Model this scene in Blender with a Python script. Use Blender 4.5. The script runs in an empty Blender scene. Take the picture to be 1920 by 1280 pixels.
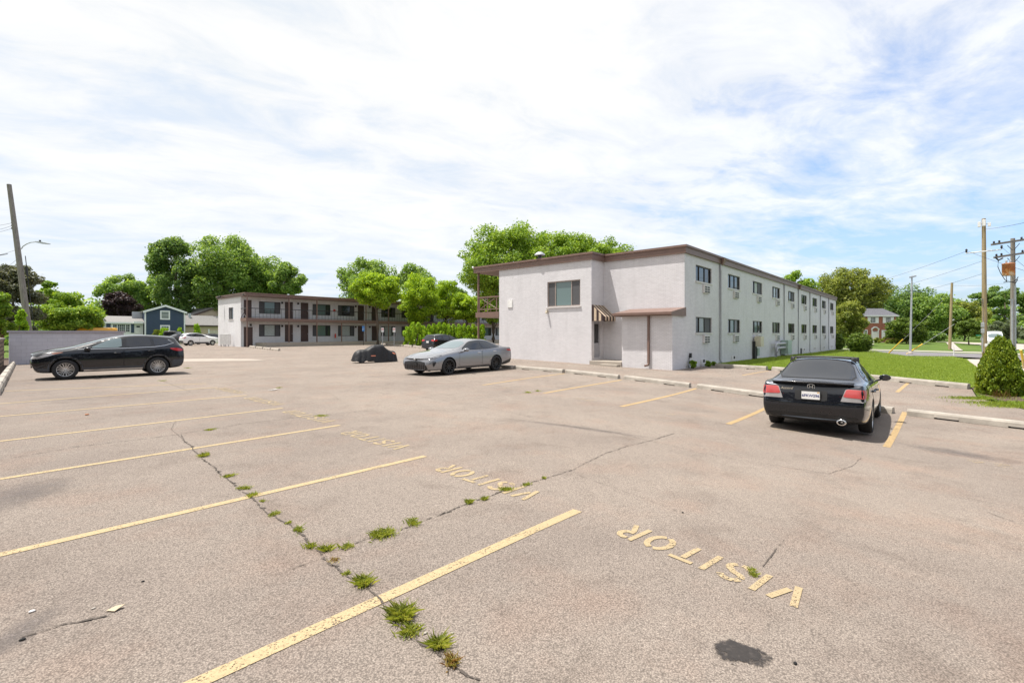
import bpy, bmesh, math, random
import numpy as np
from mathutils import Vector, Matrix
from mathutils.bvhtree import BVHTree

SC = bpy.context.scene
COL = SC.collection
R = math.radians
random.seed(7)

# ------------------------------------------------------------------ frame of the place
HEAD = R(41.6)                       # the camera looks 41.6 deg from +X, the direction of the long walls
FX, FY = math.cos(HEAD), math.sin(HEAD)
RX, RY = math.sin(HEAD), -math.cos(HEAD)
FPX, HOR, CAMZ = 906.7, 626.0, 1.62

def sstep(t):
    t = min(1.0, max(0.0, t))
    return t * t * (3 - 2 * t)

def pw(x, pts):
    if x <= pts[0][0]: return pts[0][1]
    for (a, va), (b, vb) in zip(pts, pts[1:]):
        if x <= b:
            return va + (vb - va) * sstep((x - a) / (b - a))
    return pts[-1][1]

def zg(X, Y):                        # the lot falls gently to the lawn side
    d = X * FX + Y * FY
    r = X * RX + Y * RY
    k = pw(d, [(10, 1.0), (24, 0.45), (32, 0.5), (56, 0.95), (66, 0.95), (105, 0.0)])
    z = -0.43 * sstep(r / 8.5) * k
    z += 0.16 * sstep((d - 38) / 25) * sstep((-r - 2) / 14)
    return z

def ray(px):
    k = (px - 960) / FPX
    return FX + k * RX, FY + k * RY

def G(px, py, dz=0.0):               # survey point of the photograph -> point on the terrain
    dx, dy = ray(px)
    d = 10.0
    for _ in range(40):
        h = CAMZ - zg(d * dx, d * dy) - dz
        d = 0.5 * d + 0.5 * min(400, h * FPX / (py - HOR))
    X, Y = d * dx, d * dy
    return Vector((X, Y, zg(X, Y) + dz))

def AT(px, d):                       # point on the terrain at forward distance d
    dx, dy = ray(px)
    return Vector((d * dx, d * dy, zg(d * dx, d * dy)))

def XY_Y(px, Y):                     # X where the sight line meets the wall plane Y
    dx, dy = ray(px); return Y / dy * dx
def XY_X(px, X):
    dx, dy = ray(px); return X / dx * dy
def ZAT(py, X, Y):
    d = X * FX + Y * FY
    return CAMZ - (py - HOR) * d / FPX

# ------------------------------------------------------------------ objects
def tag(o, label=None, cat=None, group=None, kind=None):
    if label: o['label'] = label
    if cat: o['category'] = cat
    if group: o['group'] = group
    if kind: o['kind'] = kind
    return o

def empty(name, loc=(0, 0, 0), rz=0.0, label=None, cat=None, group=None):
    o = bpy.data.objects.new(name, None); COL.objects.link(o)
    o.location = loc; o.rotation_euler = (0, 0, rz)
    o.empty_display_size = 0.1
    return tag(o, label, cat, group)

def copy_tree(o, parent=None):
    c = o.copy(); COL.objects.link(c); c.parent = parent
    for ch in list(o.children):
        copy_tree(ch, c)
    return c

def link_mesh(name, me, parent=None):
    o = bpy.data.objects.new(name, me); COL.objects.link(o)
    if parent: o.parent = parent
    return o

class MB:
    """collects shapes and links them as ONE mesh object"""
    def __init__(s):
        s.v = []; s.f = []; s.m = []; s.sm = []
    def add(s, verts, faces, mi=0, smooth=False):
        b = len(s.v)
        s.v += [tuple(v) for v in verts]
        for f in faces:
            s.f.append(tuple(b + i for i in f)); s.m.append(mi); s.sm.append(smooth)
        return s
    def box(s, x0, x1, y0, y1, z0, z1, mi=0, M=None):
        vs = [(x0,y0,z0),(x1,y0,z0),(x1,y1,z0),(x0,y1,z0),(x0,y0,z1),(x1,y0,z1),(x1,y1,z1),(x0,y1,z1)]
        if M is not None: vs = [M @ Vector(v) for v in vs]
        return s.add(vs, [(0,3,2,1),(4,5,6,7),(0,1,5,4),(1,2,6,5),(2,3,7,6),(3,0,4,7)], mi)
    def quad(s, a, b, c, d, mi=0):
        return s.add([a, b, c, d], [(0, 1, 2, 3)], mi)
    def tube(s, pts, rad, n=8, mi=0, caps=True, smooth=True):
        pts = [Vector(p) for p in pts]
        if not isinstance(rad, (list, tuple)): rad = [rad] * len(pts)
        vs = []; fs = []
        for i, p in enumerate(pts):
            a = pts[max(0, i - 1)]; b = pts[min(len(pts) - 1, i + 1)]
            t = (b - a).normalized()
            u = t.cross(Vector((0, 0, 1)))
            if u.length < 1e-3: u = t.cross(Vector((1, 0, 0)))
            u.normalize(); w = t.cross(u)
            for k in range(n):
                an = 2 * math.pi * k / n
                vs.append(p + (u * math.cos(an) + w * math.sin(an)) * rad[i])
        for i in range(len(pts) - 1):
            for k in range(n):
                k2 = (k + 1) % n
                fs.append((i*n+k, i*n+k2, (i+1)*n+k2, (i+1)*n+k))
        s.add(vs, fs, mi, smooth)
        if caps:
            s.add(vs[:n], [tuple(range(n))[::-1]], mi); s.add(vs[-n:], [tuple(range(n))], mi)
        return s
    def lathe(s, prof, n=24, axis='Z', mi=0, M=None, smooth=True):
        vs = []; fs = []; m = len(prof)
        for k in range(n):
            a = 2 * math.pi * k / n
            for r, h in prof:
                if axis == 'Z': p = Vector((r * math.cos(a), r * math.sin(a), h))
                else: p = Vector((r * math.cos(a), h, r * math.sin(a)))
                vs.append(M @ p if M is not None else p)
        for k in range(n):
            k2 = (k + 1) % n
            for j in range(m - 1):
                fs.append((k*m+j, k2*m+j, k2*m+j+1, k*m+j+1))
        return s.add(vs, fs, mi, smooth)
    def prism(s, poly, z0, z1, mi=0):
        n = len(poly)
        vs = [(x, y, z0) for x, y in poly] + [(x, y, z1) for x, y in poly]
        fs = [tuple(range(n))[::-1], tuple(range(n, 2*n))]
        fs += [(i, (i+1) % n, n + (i+1) % n, n + i) for i in range(n)]
        return s.add(vs, fs, mi)
    def build(s, name, mats, parent=None, bevel=0, recalc=True):
        me = bpy.data.meshes.new(name)
        me.from_pydata(s.v, [], s.f)
        if not isinstance(mats, (list, tuple)): mats = [mats]
        for m in mats: me.materials.append(m)
        me.polygons.foreach_set('material_index', s.m)
        me.polygons.foreach_set('use_smooth', s.sm)
        if recalc or bevel:
            bm = bmesh.new(); bm.from_mesh(me)
            if recalc: bmesh.ops.recalc_face_normals(bm, faces=bm.faces)
            if bevel:
                bmesh.ops.bevel(bm, geom=[e for e in bm.edges if len(e.link_faces) == 2 and e.calc_face_angle(0) > 0.6],
                                offset=bevel, segments=2, profile=0.6, affect='EDGES', clamp_overlap=True)
            bm.to_mesh(me); bm.free()
        me.update()
        return link_mesh(name, me, parent)

def poly_cut(poly, step, xs=None, ys=None):
    """flat polygon cut along a grid; returns a bmesh in the XY plane"""
    bm = bmesh.new()
    bm.faces.new([bm.verts.new((x, y, 0)) for x, y in poly])
    x0 = min(p[0] for p in poly); x1 = max(p[0] for p in poly)
    y0 = min(p[1] for p in poly); y1 = max(p[1] for p in poly)
    if xs is None: xs = np.arange(math.floor(x0 / step) * step + step, x1 - 1e-6, step)
    if ys is None: ys = np.arange(math.floor(y0 / step) * step + step, y1 - 1e-6, step)
    for x in xs:
        if x0 + 1e-5 < x < x1 - 1e-5:
            bmesh.ops.bisect_plane(bm, geom=bm.verts[:] + bm.edges[:] + bm.faces[:], plane_co=(x, 0, 0), plane_no=(1, 0, 0), dist=1e-6)
    for y in ys:
        if y0 + 1e-5 < y < y1 - 1e-5:
            bmesh.ops.bisect_plane(bm, geom=bm.verts[:] + bm.edges[:] + bm.faces[:], plane_co=(0, y, 0), plane_no=(0, 1, 0), dist=1e-6)
    return bm

def drape(name, polys, dz, mat, step=1.0, kind='structure', parent=None, xs=None, ys=None):
    me = bpy.data.meshes.new(name); out = bmesh.new()
    for poly in polys:
        bm = poly_cut(poly, step, xs, ys)
        for v in bm.verts: v.co.z = zg(v.co.x, v.co.y) + dz
        tmp = bpy.data.meshes.new('tmp'); bm.to_mesh(tmp); bm.free()
        out.from_mesh(tmp); bpy.data.meshes.remove(tmp)
    bmesh.ops.triangulate(out, faces=[f for f in out.faces if len(f.verts) > 4])
    for f in out.faces:
        f.smooth = True
        if f.normal.z < 0: f.normal_flip()
    out.to_mesh(me); out.free()
    me.materials.append(mat)
    o = link_mesh(name, me, parent)
    if kind: o['kind'] = kind
    return o

# ------------------------------------------------------------------ materials
class NT:
    def __init__(s, name):
        s.m = bpy.data.materials.new(name); s.m.use_nodes = True
        s.t = s.m.node_tree; s.n = s.t.nodes; s.l = s.t.links
        s.b = s.n['Principled BSDF']; s.out = s.n['Material Output']
    def node(s, typ, **kw):
        nd = s.n.new(typ)
        for k, v in kw.items():
            if k.startswith('i_'):
                nd.inputs[k[2:].replace('_', ' ')].default_value = v
            else: setattr(nd, k, v)
        return nd
    def link(s, a, b): s.l.new(a, b)
    def coords(s, kind='Object'):
        return s.node('ShaderNodeTexCoord').outputs[kind]
    def noise(s, scale, detail=4, rough=0.55, vec=None, dist=0.0):
        nd = s.node('ShaderNodeTexNoise'); nd.inputs['Scale'].default_value = scale
        nd.inputs['Detail'].default_value = detail; nd.inputs['Roughness'].default_value = rough
        nd.inputs['Distortion'].default_value = dist
        if vec is not None: s.link(vec, nd.inputs['Vector'])
        return nd.outputs['Fac']
    def ramp(s, fac, stops, interp='LINEAR'):
        nd = s.node('ShaderNodeValToRGB'); nd.color_ramp.interpolation = interp
        e = nd.color_ramp.elements
        while len(e) < len(stops): e.new(0.5)
        for el, (p, c) in zip(e, stops):
            el.position = p
            el.color = (c, c, c, 1) if isinstance(c, (int, float)) else (*c, 1)
        s.link(fac, nd.inputs[0]); return nd.outputs[0]
    def mix(s, fac, a, b, mode='MIX'):
        nd = s.node('ShaderNodeMix', data_type='RGBA', blend_type=mode)
        for sock, val in ((nd.inputs[0], fac), (nd.inputs[6], a), (nd.inputs[7], b)):
            if isinstance(val, (int, float)): sock.default_value = val
            elif isinstance(val, tuple): sock.default_value = (*val, 1)
            else: s.link(val, sock)
        return nd.outputs[2]
    def math(s, op, a, b=None, c=None, clamp=False):
        nd = s.node('ShaderNodeMath', operation=op); nd.use_clamp = clamp
        for i, v in enumerate((a, b, c)):
            if v is None: continue
            if isinstance(v, (int, float)): nd.inputs[i].default_value = v
            else: s.link(v, nd.inputs[i])
        return nd.outputs[0]
    def bump(s, h, strength=0.3, dist=0.02):
        nd = s.node('ShaderNodeBump'); nd.inputs['Strength'].default_value = strength
        nd.inputs['Distance'].default_value = dist
        s.link(h, nd.inputs['Height']); s.link(nd.outputs[0], s.b.inputs['Normal'])
    def set(s, color=None, rough=None, metal=None, spec=None, coat=None, ior=None):
        b = s.b.inputs
        if color is not None:
            if isinstance(color, tuple): b['Base Color'].default_value = (*color, 1)
            else: s.link(color, b['Base Color'])
        if rough is not None:
            if isinstance(rough, (int, float)): b['Roughness'].default_value = rough
            else: s.link(rough, b['Roughness'])
        if metal is not None: b['Metallic'].default_value = metal
        if spec is not None: b['Specular IOR Level'].default_value = spec
        if coat is not None: b['Coat Weight'].default_value = coat; b['Coat Roughness'].default_value = 0.03
        if ior is not None: b['IOR'].default_value = ior
        return s.m

def simple(name, c, rough=0.6, metal=0.0, var=0.12, scale=6.0, bump=0.0, spec=0.5, coat=None, grime=0.0):
    t = NT(name); vec = t.coords()
    n = t.noise(scale, 5, 0.6, vec)
    lo = tuple(x * (1 - var) for x in c); hi = tuple(min(1, x * (1 + var)) for x in c)
    col = t.ramp(n, [(0.3, lo), (0.7, hi)])
    if grime:
        g = t.ramp(t.noise(scale * 0.35, 8, 0.7, vec), [(0.45, 0.0), (0.75, 1.0)])
        col = t.mix(t.math('MULTIPLY', g, grime), col, tuple(x * 0.45 for x in c))
    if bump: t.bump(t.noise(scale * 8, 4, 0.6, vec), bump, 0.01)
    return t.set(col, rough, metal, spec, coat)

M = {}
# asphalt with worn pinkish exposed aggregate
def mk_asphalt():
    t = NT('asphalt'); v = t.coords()
    vo = t.node('ShaderNodeTexVoronoi'); vo.inputs['Scale'].default_value = 112; t.link(v, vo.inputs['Vector'])
    vo2 = t.node('ShaderNodeTexVoronoi'); vo2.inputs['Scale'].default_value = 215; t.link(v, vo2.inputs['Vector'])
    sep = t.node('ShaderNodeSeparateColor'); t.link(vo.outputs['Color'], sep.inputs[0])
    sep2 = t.node('ShaderNodeSeparateColor'); t.link(vo2.outputs['Color'], sep2.inputs[0])
    stone = t.ramp(sep.outputs[0], [(0.0, (0.205, 0.172, 0.146)), (0.3, (0.280, 0.235, 0.200)), (0.6, (0.325, 0.272, 0.230)), (0.85, (0.37, 0.31, 0.262)), (1.0, (0.51, 0.445, 0.38))])
    stone2 = t.ramp(sep2.outputs[1], [(0.0, (0.18, 0.152, 0.13)), (0.5, (0.30, 0.252, 0.215)), (1.0, (0.45, 0.385, 0.33))])
    col = t.mix(0.22, t.mix(0.5, stone, stone2), (0.298, 0.250, 0.211))
    gap = t.ramp(vo.outputs['Distance'], [(0.25, 1.0), (0.75, 0.50)])
    col = t.mix(1.0, col, gap, 'MULTIPLY')
    big = t.noise(0.35, 6, 0.6, v)
    col = t.mix(t.ramp(big, [(0.40, 0.0), (0.68, 0.75)]), col, t.mix(1.0, col, (0.76, 0.75, 0.765), 'MULTIPLY'))
    mid = t.noise(1.7, 7, 0.65, v, 0.5)
    col = t.mix(t.ramp(mid, [(0.52, 0.0), (0.72, 0.55)]), col, t.mix(1.0, col, (0.66, 0.63, 0.62), 'MULTIPLY'))
    red = t.noise(0.9, 5, 0.6, v)
    col = t.mix(t.ramp(red, [(0.5, 0.0), (0.7, 0.55)]), col, t.mix(1.0, col, (1.06, 0.92, 0.86), 'MULTIPLY'))
    col = t.mix(1.0, col, (1.04, 1.03, 1.015), 'MULTIPLY')
    # the stalls at the strip are greyer and more worn than the aisle
    sx = t.node('ShaderNodeSeparateXYZ'); t.link(v, sx.inputs[0])
    bay = t.ramp(t.math('DIVIDE', t.math('ADD', sx.outputs[0], t.math('MULTIPLY', t.noise(0.8, 5, 0.6, v), 3.0)), 10.0), [(0.40, 1.0), (0.72, 0.0)])
    col = t.mix(t.math('MULTIPLY', bay, 0.55), col, t.mix(1.0, col, (0.80, 0.805, 0.83), 'MULTIPLY'))
    t.bump(t.math('ADD', t.math('MULTIPLY', vo.outputs['Distance'], -1.0), t.math('MULTIPLY', t.noise(9, 5, 0.7, v), 0.5)), 0.5, 0.006)
    t.set(col, 0.92, spec=0.25); return t
_ta = mk_asphalt(); M['asphalt'] = _ta.m
def mk_paint(name, c, wear):
    t = NT(name); v = t.coords()
    n = t.noise(60, 7, 0.8, v); n2 = t.noise(3.0, 5, 0.65, v)
    col = t.ramp(n2, [(0.3, tuple(x * 0.82 for x in c)), (0.7, c)])
    hole = t.math('GREATER_THAN', t.math('ADD', n, t.math('MULTIPLY', n2, 0.35)), wear)
    col2 = t.mix(t.ramp(t.noise(95, 3, 0.6, v), [(0.42, 0.35), (0.6, 0.0)]), col, tuple(x * 0.5 for x in c))
    tr = t.node('ShaderNodeBsdfTransparent'); mx = t.node('ShaderNodeMixShader')
    t.set(col2, 0.8, spec=0.3)
    t.link(hole, mx.inputs[0]); t.link(t.b.outputs[0], mx.inputs[1]); t.link(tr.outputs[0], mx.inputs[2])
    t.link(mx.outputs[0], t.out.inputs['Surface']); return t.m
M['yellow_paint'] = mk_paint('worn yellow road paint', (0.46, 0.355, 0.205), 0.755)
M['yellow_fresh'] = mk_paint('yellow road paint', (0.47, 0.33, 0.165), 0.74)
M['stencil_paint'] = mk_paint('worn stencil paint', (0.44, 0.34, 0.20), 0.735)
M['stencil_faint'] = mk_paint('rubbed stencil paint', (0.44, 0.345, 0.205), 0.72)
M['faint_paint'] = mk_paint('nearly gone road paint', (0.47, 0.36, 0.22), 0.63)

def mk_brick(name, c, cm, bw=0.2, bh=0.0677, bump=0.6, mortar=0.008, var=0.1):
    t = NT(name); v = t.coords()
    sp = t.node('ShaderNodeSeparateXYZ'); t.link(v, sp.inputs[0])
    cb = t.node('ShaderNodeCombineXYZ'); t.link(t.math('ADD', sp.outputs[0], sp.outputs[1]), cb.inputs[0]); t.link(sp.outputs[2], cb.inputs[1])
    br = t.node('ShaderNodeTexBrick'); br.inputs['Scale'].default_value = 1.0
    br.inputs['Brick Width'].default_value = bw; br.inputs['Row Height'].default_value = bh
    br.inputs['Mortar Size'].default_value = mortar; br.inputs['Mortar Smooth'].default_value = 0.35
    br.inputs['Color1'].default_value = (*c, 1); br.inputs['Color2'].default_value = (*[x * (1 - var) for x in c], 1)
    br.inputs['Mortar'].default_value = (*cm, 1); t.link(cb.outputs[0], br.inputs['Vector'])
    st = t.ramp(t.noise(0.7, 7, 0.65, v), [(0.35, 1.0), (0.75, 0.9)])
    # rain streaks: stretched vertically
    mp = t.node('ShaderNodeMapping'); mp.inputs['Scale'].default_value = (2.2, 2.2, 0.16); t.link(v, mp.inputs['Vector'])
    st2 = t.ramp(t.noise(1.0, 6, 0.7, mp.outputs[0]), [(0.5, 1.0), (0.8, 0.88)])
    col = t.mix(1.0, t.mix(1.0, br.outputs['Color'], st, 'MULTIPLY'), st2, 'MULTIPLY')
    h = t.math('ADD', t.math('MULTIPLY', br.outputs['Fac'], -1.0), t.math('MULTIPLY', t.noise(30, 4, 0.7, v), 0.12))
    t.bump(h, bump, 0.012)
    return t.set(col, 0.75, spec=0.3)
M['white_brick'] = mk_brick('white painted brick', (0.735, 0.715, 0.735), (0.56, 0.545, 0.56), bump=0.38, mortar=0.010)
M['wing_brick'] = mk_brick('white painted brick of the wing', (0.76, 0.75, 0.765), (0.6, 0.59, 0.6), bump=0.5)
M['grey_block'] = mk_brick('grey painted block', (0.50, 0.49, 0.53), (0.42, 0.41, 0.45), 0.4, 0.2, 0.4, 0.01, 0.05)
M['red_brick'] = mk_brick('red brick', (0.40, 0.115, 0.07), (0.42, 0.27, 0.2), 0.22, 0.075, 0.4, 0.01, 0.3)
M['tan_brick'] = mk_brick('tan screen block', (0.42, 0.31, 0.22), (0.12, 0.09, 0.07), 0.2, 0.2, 0.8, 0.04, 0.2)

M['brown_trim'] = simple('brown trim paint', (0.185, 0.115, 0.092), 0.5, var=0.10, scale=2.5, grime=0.15)
M['brown_dark'] = simple('dark brown paint', (0.075, 0.042, 0.036), 0.5, var=0.1, grime=0.2)
M['bronze'] = simple('dark bronze aluminium', (0.045, 0.038, 0.035), 0.4, 0.3)
M['taupe_frame'] = simple('taupe window frame', (0.33, 0.27, 0.24), 0.5)
M['screen'] = simple('insect screen', (0.085, 0.085, 0.09), 0.7, scale=40)
M['curtain'] = simple('drawn pale curtain', (0.42, 0.47, 0.45), 0.8, scale=12, var=0.2)
M['concrete'] = simple('weathered concrete', (0.37, 0.335, 0.29), 0.9, var=0.18, scale=4, bump=0.4, grime=0.5)
M['concrete_pale'] = simple('pale concrete', (0.37, 0.325, 0.275), 0.9, var=0.1, scale=3, bump=0.3, grime=0.2)
M['apron'] = simple('worn apron concrete', (0.325, 0.28, 0.237), 0.9, var=0.1, scale=2, grime=0.25)
M['sidewalk'] = simple('sidewalk concrete', (0.37, 0.325, 0.285), 0.9, var=0.1, scale=2, grime=0.15)
M['road'] = simple('grey road asphalt', (0.16, 0.15, 0.155), 0.9, var=0.12, scale=1.5)
M['dirt'] = simple('brown mulch', (0.085, 0.055, 0.04), 0.95, var=0.4, scale=9, bump=0.8)
M['roofing'] = simple('flat roof felt', (0.16, 0.15, 0.15), 0.9)
M['galv'] = simple('galvanised metal', (0.46, 0.47, 0.49), 0.45, 0.5, var=0.15)
M['pipe_grey'] = simple('grey painted pipe', (0.40, 0.40, 0.43), 0.5)
M['white_metal'] = simple('white enamel', (0.78, 0.77, 0.75), 0.45, grime=0.15)
M['black'] = simple('black plastic', (0.016, 0.016, 0.017), 0.55, var=0.2)
M['void'] = simple('dark opening', (0.008, 0.008, 0.008), 0.9)
M['cream'] = simple('cream enamel', (0.60, 0.53, 0.42), 0.5, grime=0.15)
M['green_box'] = simple('pale green enamel', (0.33, 0.42, 0.38), 0.5, grime=0.2)
def mk_wood(name, c, sc=1.0):
    t = NT(name); v = t.coords()
    mp = t.node('ShaderNodeMapping'); mp.inputs['Scale'].default_value = (14 * sc, 14 * sc, 0.7); t.link(v, mp.inputs['Vector'])
    n = t.noise(1.0, 7, 0.7, mp.outputs[0], 0.4)
    col = t.ramp(n, [(0.25, tuple(x * 0.45 for x in c)), (0.5, c), (0.8, tuple(min(1, x * 1.35) for x in c))])
    t.bump(n, 0.6, 0.02)
    return t.set(col, 0.85, spec=0.2)
M['pole_wood'] = mk_wood('weathered pole wood', (0.25, 0.225, 0.20))
M['pole_wood_tan'] = mk_wood('tan pole wood', (0.33, 0.255, 0.15))
M['fence_wood'] = mk_wood('brown fence wood', (0.13, 0.065, 0.045))
M['bark'] = mk_wood('bark', (0.115, 0.090, 0.07), 0.5)
M['rust'] = None
def mk_rust():
    t = NT('rusting grey paint'); v = t.coords('Generated')
    n = t.noise(3.5, 6, 0.65, v)
    sp = t.node('ShaderNodeSeparateXYZ'); t.link(v, sp.inputs[0])
    f = t.math('ADD', n, t.math('MULTIPLY', t.math('SUBTRACT', 0.6, sp.outputs[2]), 0.35))
    col = t.ramp(f, [(0.40, (0.42, 0.17, 0.07)), (0.50, (0.36, 0.10, 0.03)), (0.62, (0.55, 0.22, 0.06)), (0.75, (0.66, 0.48, 0.33))])
    return t.set(col, 0.7)
M['rust'] = mk_rust()
def mk_glass(name, c, rough=0.03, ior=1.55):
    t = NT(name); v = t.coords()
    n = t.noise(1.3, 3, 0.5, v)
    t.bump(n, 0.06, 0.05)
    return t.set(c, rough, spec=0.6, ior=ior)
M['win_glass'] = mk_glass('window glass', (0.035, 0.045, 0.048), 0.04, 1.7)
M['win_dark'] = mk_glass('dark window glass', (0.014, 0.016, 0.018), 0.05, 1.6)
M['win_teal'] = mk_glass('window glass over pale curtain', (0.13, 0.19, 0.185), 0.05, 1.6)
M['win_green'] = mk_glass('window glass over drawn curtain', (0.22, 0.25, 0.24), 0.06, 1.55)
M['car_glass'] = mk_glass('tinted car glass', (0.016, 0.018, 0.022), 0.015, 1.6)
M['car_glass_pale'] = mk_glass('clear car glass', (0.13, 0.17, 0.18), 0.015, 1.6)  # opaque; view through and reflected sky put into the pale colour
def mk_carpaint(name, c, metal=0.0, rough=0.3, flake=0.0):
    t = NT(name); v = t.coords()
    n = t.noise(2.0, 5, 0.6, v)
    col = t.ramp(n, [(0.3, tuple(x * 0.98 for x in c)), (0.7, c)])
    dust = t.ramp(t.noise(9.0, 6, 0.7, v), [(0.45, rough), (0.8, rough + (0.12 if metal < 0.5 else 0.02))])
    t.b.inputs['Coat IOR'].default_value = 1.5
    if metal > 0.5: return t.set(c, rough, metal, 0.25, 1.0)
    return t.set(col, dust, metal, 0.25, 1.0)
M['paint_black'] = mk_carpaint('black car paint', (0.006, 0.007, 0.011), 0.0, 0.2)
M['paint_navy'] = mk_carpaint('blue-black car paint', (0.010, 0.013, 0.020), 0.35, 0.22)
M['paint_silver'] = mk_carpaint('silver grey car paint', (0.265, 0.265, 0.28), 0.6, 0.27)
M['pillar'] = mk_carpaint('gloss black pillar trim', (0.006, 0.006, 0.007), 0.0, 0.25)
M['paint_white'] = mk_carpaint('white car paint', (0.75, 0.75, 0.76), 0.0, 0.3)
M['paint_maroon'] = mk_carpaint('dark car paint', (0.014, 0.012, 0.016), 0.0, 0.3)
M['paint_olive'] = mk_carpaint('dark olive car paint', (0.03, 0.03, 0.025), 0.0, 0.4)
M['paint_yellow'] = mk_carpaint('yellow vehicle paint', (0.72, 0.36, 0.02), 0.0, 0.4)
M['cladding'] = simple('grey-black cladding', (0.050, 0.053, 0.062), 0.6, var=0.15)
M['tyre'] = simple('tyre rubber', (0.022, 0.022, 0.023), 0.85, var=0.25, scale=20)
M['rim_silver'] = simple('machined alloy', (0.62, 0.62, 0.62), 0.3, 0.85, var=0.05)
M['rim_black'] = simple('gloss black alloy', (0.012, 0.012, 0.014), 0.25, 0.3)
M['chrome'] = simple('chrome', (0.72, 0.72, 0.72), 0.12, 1.0, var=0.03)
M['red_lens'] = mk_carpaint('red lamp lens', (0.50, 0.025, 0.025), 0.0, 0.15)
M['pink_lens'] = mk_carpaint('faded red lamp lens', (0.46, 0.07, 0.07), 0.0, 0.2)
M['clear_lens'] = mk_carpaint('clear lamp lens', (0.38, 0.36, 0.36), 0.2, 0.1)
M['dark_lens'] = mk_carpaint('smoked lamp lens', (0.07, 0.07, 0.08), 0.3, 0.1)
M['amber_lens'] = mk_carpaint('amber lamp lens', (0.50, 0.24, 0.17), 0.0, 0.15)
def mk_cloth():
    t = NT('black cover cloth'); v = t.coords()
    n = t.noise(5.0, 5, 0.6, v, 1.2)
    t.bump(n, 0.5, 0.05)
    return t.set(t.ramp(n, [(0.3, (0.009, 0.009, 0.010)), (0.7, (0.016, 0.016, 0.018))]), 0.55, spec=0.4)
M['cover'] = mk_cloth()
M['reflective'] = simple('orange reflective strip', (0.75, 0.25, 0.14), 0.4)
M['awning_tan'] = simple('tan awning cloth', (0.56, 0.44, 0.32), 0.8)
M['awning_dark'] = simple('dark brown awning cloth', (0.035, 0.018, 0.018), 0.8)
M['shingle_grey'] = simple('grey shingles', (0.21, 0.20, 0.19), 0.9, var=0.25, scale=8, bump=0.5)
M['shingle_dark'] = simple('dark slate shingles', (0.10, 0.10, 0.115), 0.9, var=0.3, scale=5, bump=0.5)
def mk_siding(name, c):
    t = NT(name); v = t.coords()
    sp = t.node('ShaderNodeSeparateXYZ'); t.link(v, sp.inputs[0])
    fr = t.math('FRACT', t.math('MULTIPLY', sp.outputs[2], 5.5))
    t.bump(fr, 0.5, 0.03)
    col = t.ramp(t.noise(1.5, 4, 0.6, v), [(0.3, tuple(x * 0.9 for x in c)), (0.7, c)])
    return t.set(col, 0.6)
M['navy_siding'] = mk_siding('navy siding', (0.045, 0.070, 0.125))
M['beige_siding'] = mk_siding('beige siding', (0.60, 0.47, 0.33))
M['white_trim'] = simple('white trim paint', (0.80, 0.80, 0.80), 0.5, var=0.04)
M['grey_siding'] = mk_siding('grey siding', (0.38, 0.40, 0.42))
M['sign_blue'] = simple('blue sign', (0.03, 0.20, 0.55), 0.4)
M['sign_white'] = simple('white sign', (0.80, 0.79, 0.78), 0.4, var=0.03)
M['sign_red'] = simple('red sign ink', (0.60, 0.07, 0.05), 0.4)
M['sign_green'] = simple('green street sign', (0.01, 0.22, 0.12), 0.4)
M['yellow_guard'] = simple('yellow guy guard', (0.80, 0.52, 0.03), 0.5)
M['wire'] = simple('cable', (0.03, 0.03, 0.033), 0.7)
M['paper'] = simple('scrap paper', (0.42, 0.345, 0.24), 0.8)
M['oil'] = None
def mk_stain(name, c, thr, soft=0.0):
    t = NT(name); v = t.coords()
    n = t.noise(26, 5, 0.7, v)
    sp = t.node('ShaderNodeSeparateColor')
    vo = t.node('ShaderNodeTexVoronoi'); vo.inputs['Scale'].default_value = 62; t.link(v, vo.inputs['Vector'])
    t.link(vo.outputs['Color'], sp.inputs[0])
    col = t.ramp(sp.outputs[0], [(0.0, c), (0.88, tuple(x * 1.4 for x in c)), (0.97, tuple(x * 2.2 for x in c))])
    tr = t.node('ShaderNodeBsdfTransparent'); mx = t.node('ShaderNodeMixShader')
    t.set(col, 0.75)
    at = t.node('ShaderNodeAttribute', attribute_name='fade')
    f = t.math('GREATER_THAN', t.math('ADD', at.outputs['Fac'], t.math('MULTIPLY', t.math('SUBTRACT', n, 0.5), 1.1)), thr)
    if soft:
        f = t.math('MULTIPLY', t.ramp(t.math('ADD', at.outputs['Fac'], t.math('MULTIPLY', t.math('SUBTRACT', t.noise(5 if soft < 0.6 else 13, 6, 0.7, v), 0.5), 1.2 if soft < 0.6 else 2.3)), [(0.15, 0.0), (0.95, 1.0)] if soft < 0.6 else [(0.12, 0.0), (0.42, 1.0)]), soft)
    t.link(f, mx.inputs[0]); t.link(t.b.outputs[0], mx.inputs[2]); t.link(tr.outputs[0], mx.inputs[1])
    t.link(mx.outputs[0], t.out.inputs['Surface']); return t.m
M['oil'] = mk_stain('oil stain', (0.022, 0.018, 0.016), 0.42, 0.93)
M['scuff_shade'] = mk_stain('tyre scuff', (0.10, 0.085, 0.08), 0.62, 0.5)  # also colours the shadow painted at the lot edge
M['crack'] = mk_paint('crack filled with grit', (0.095, 0.078, 0.066), 0.735)

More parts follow.
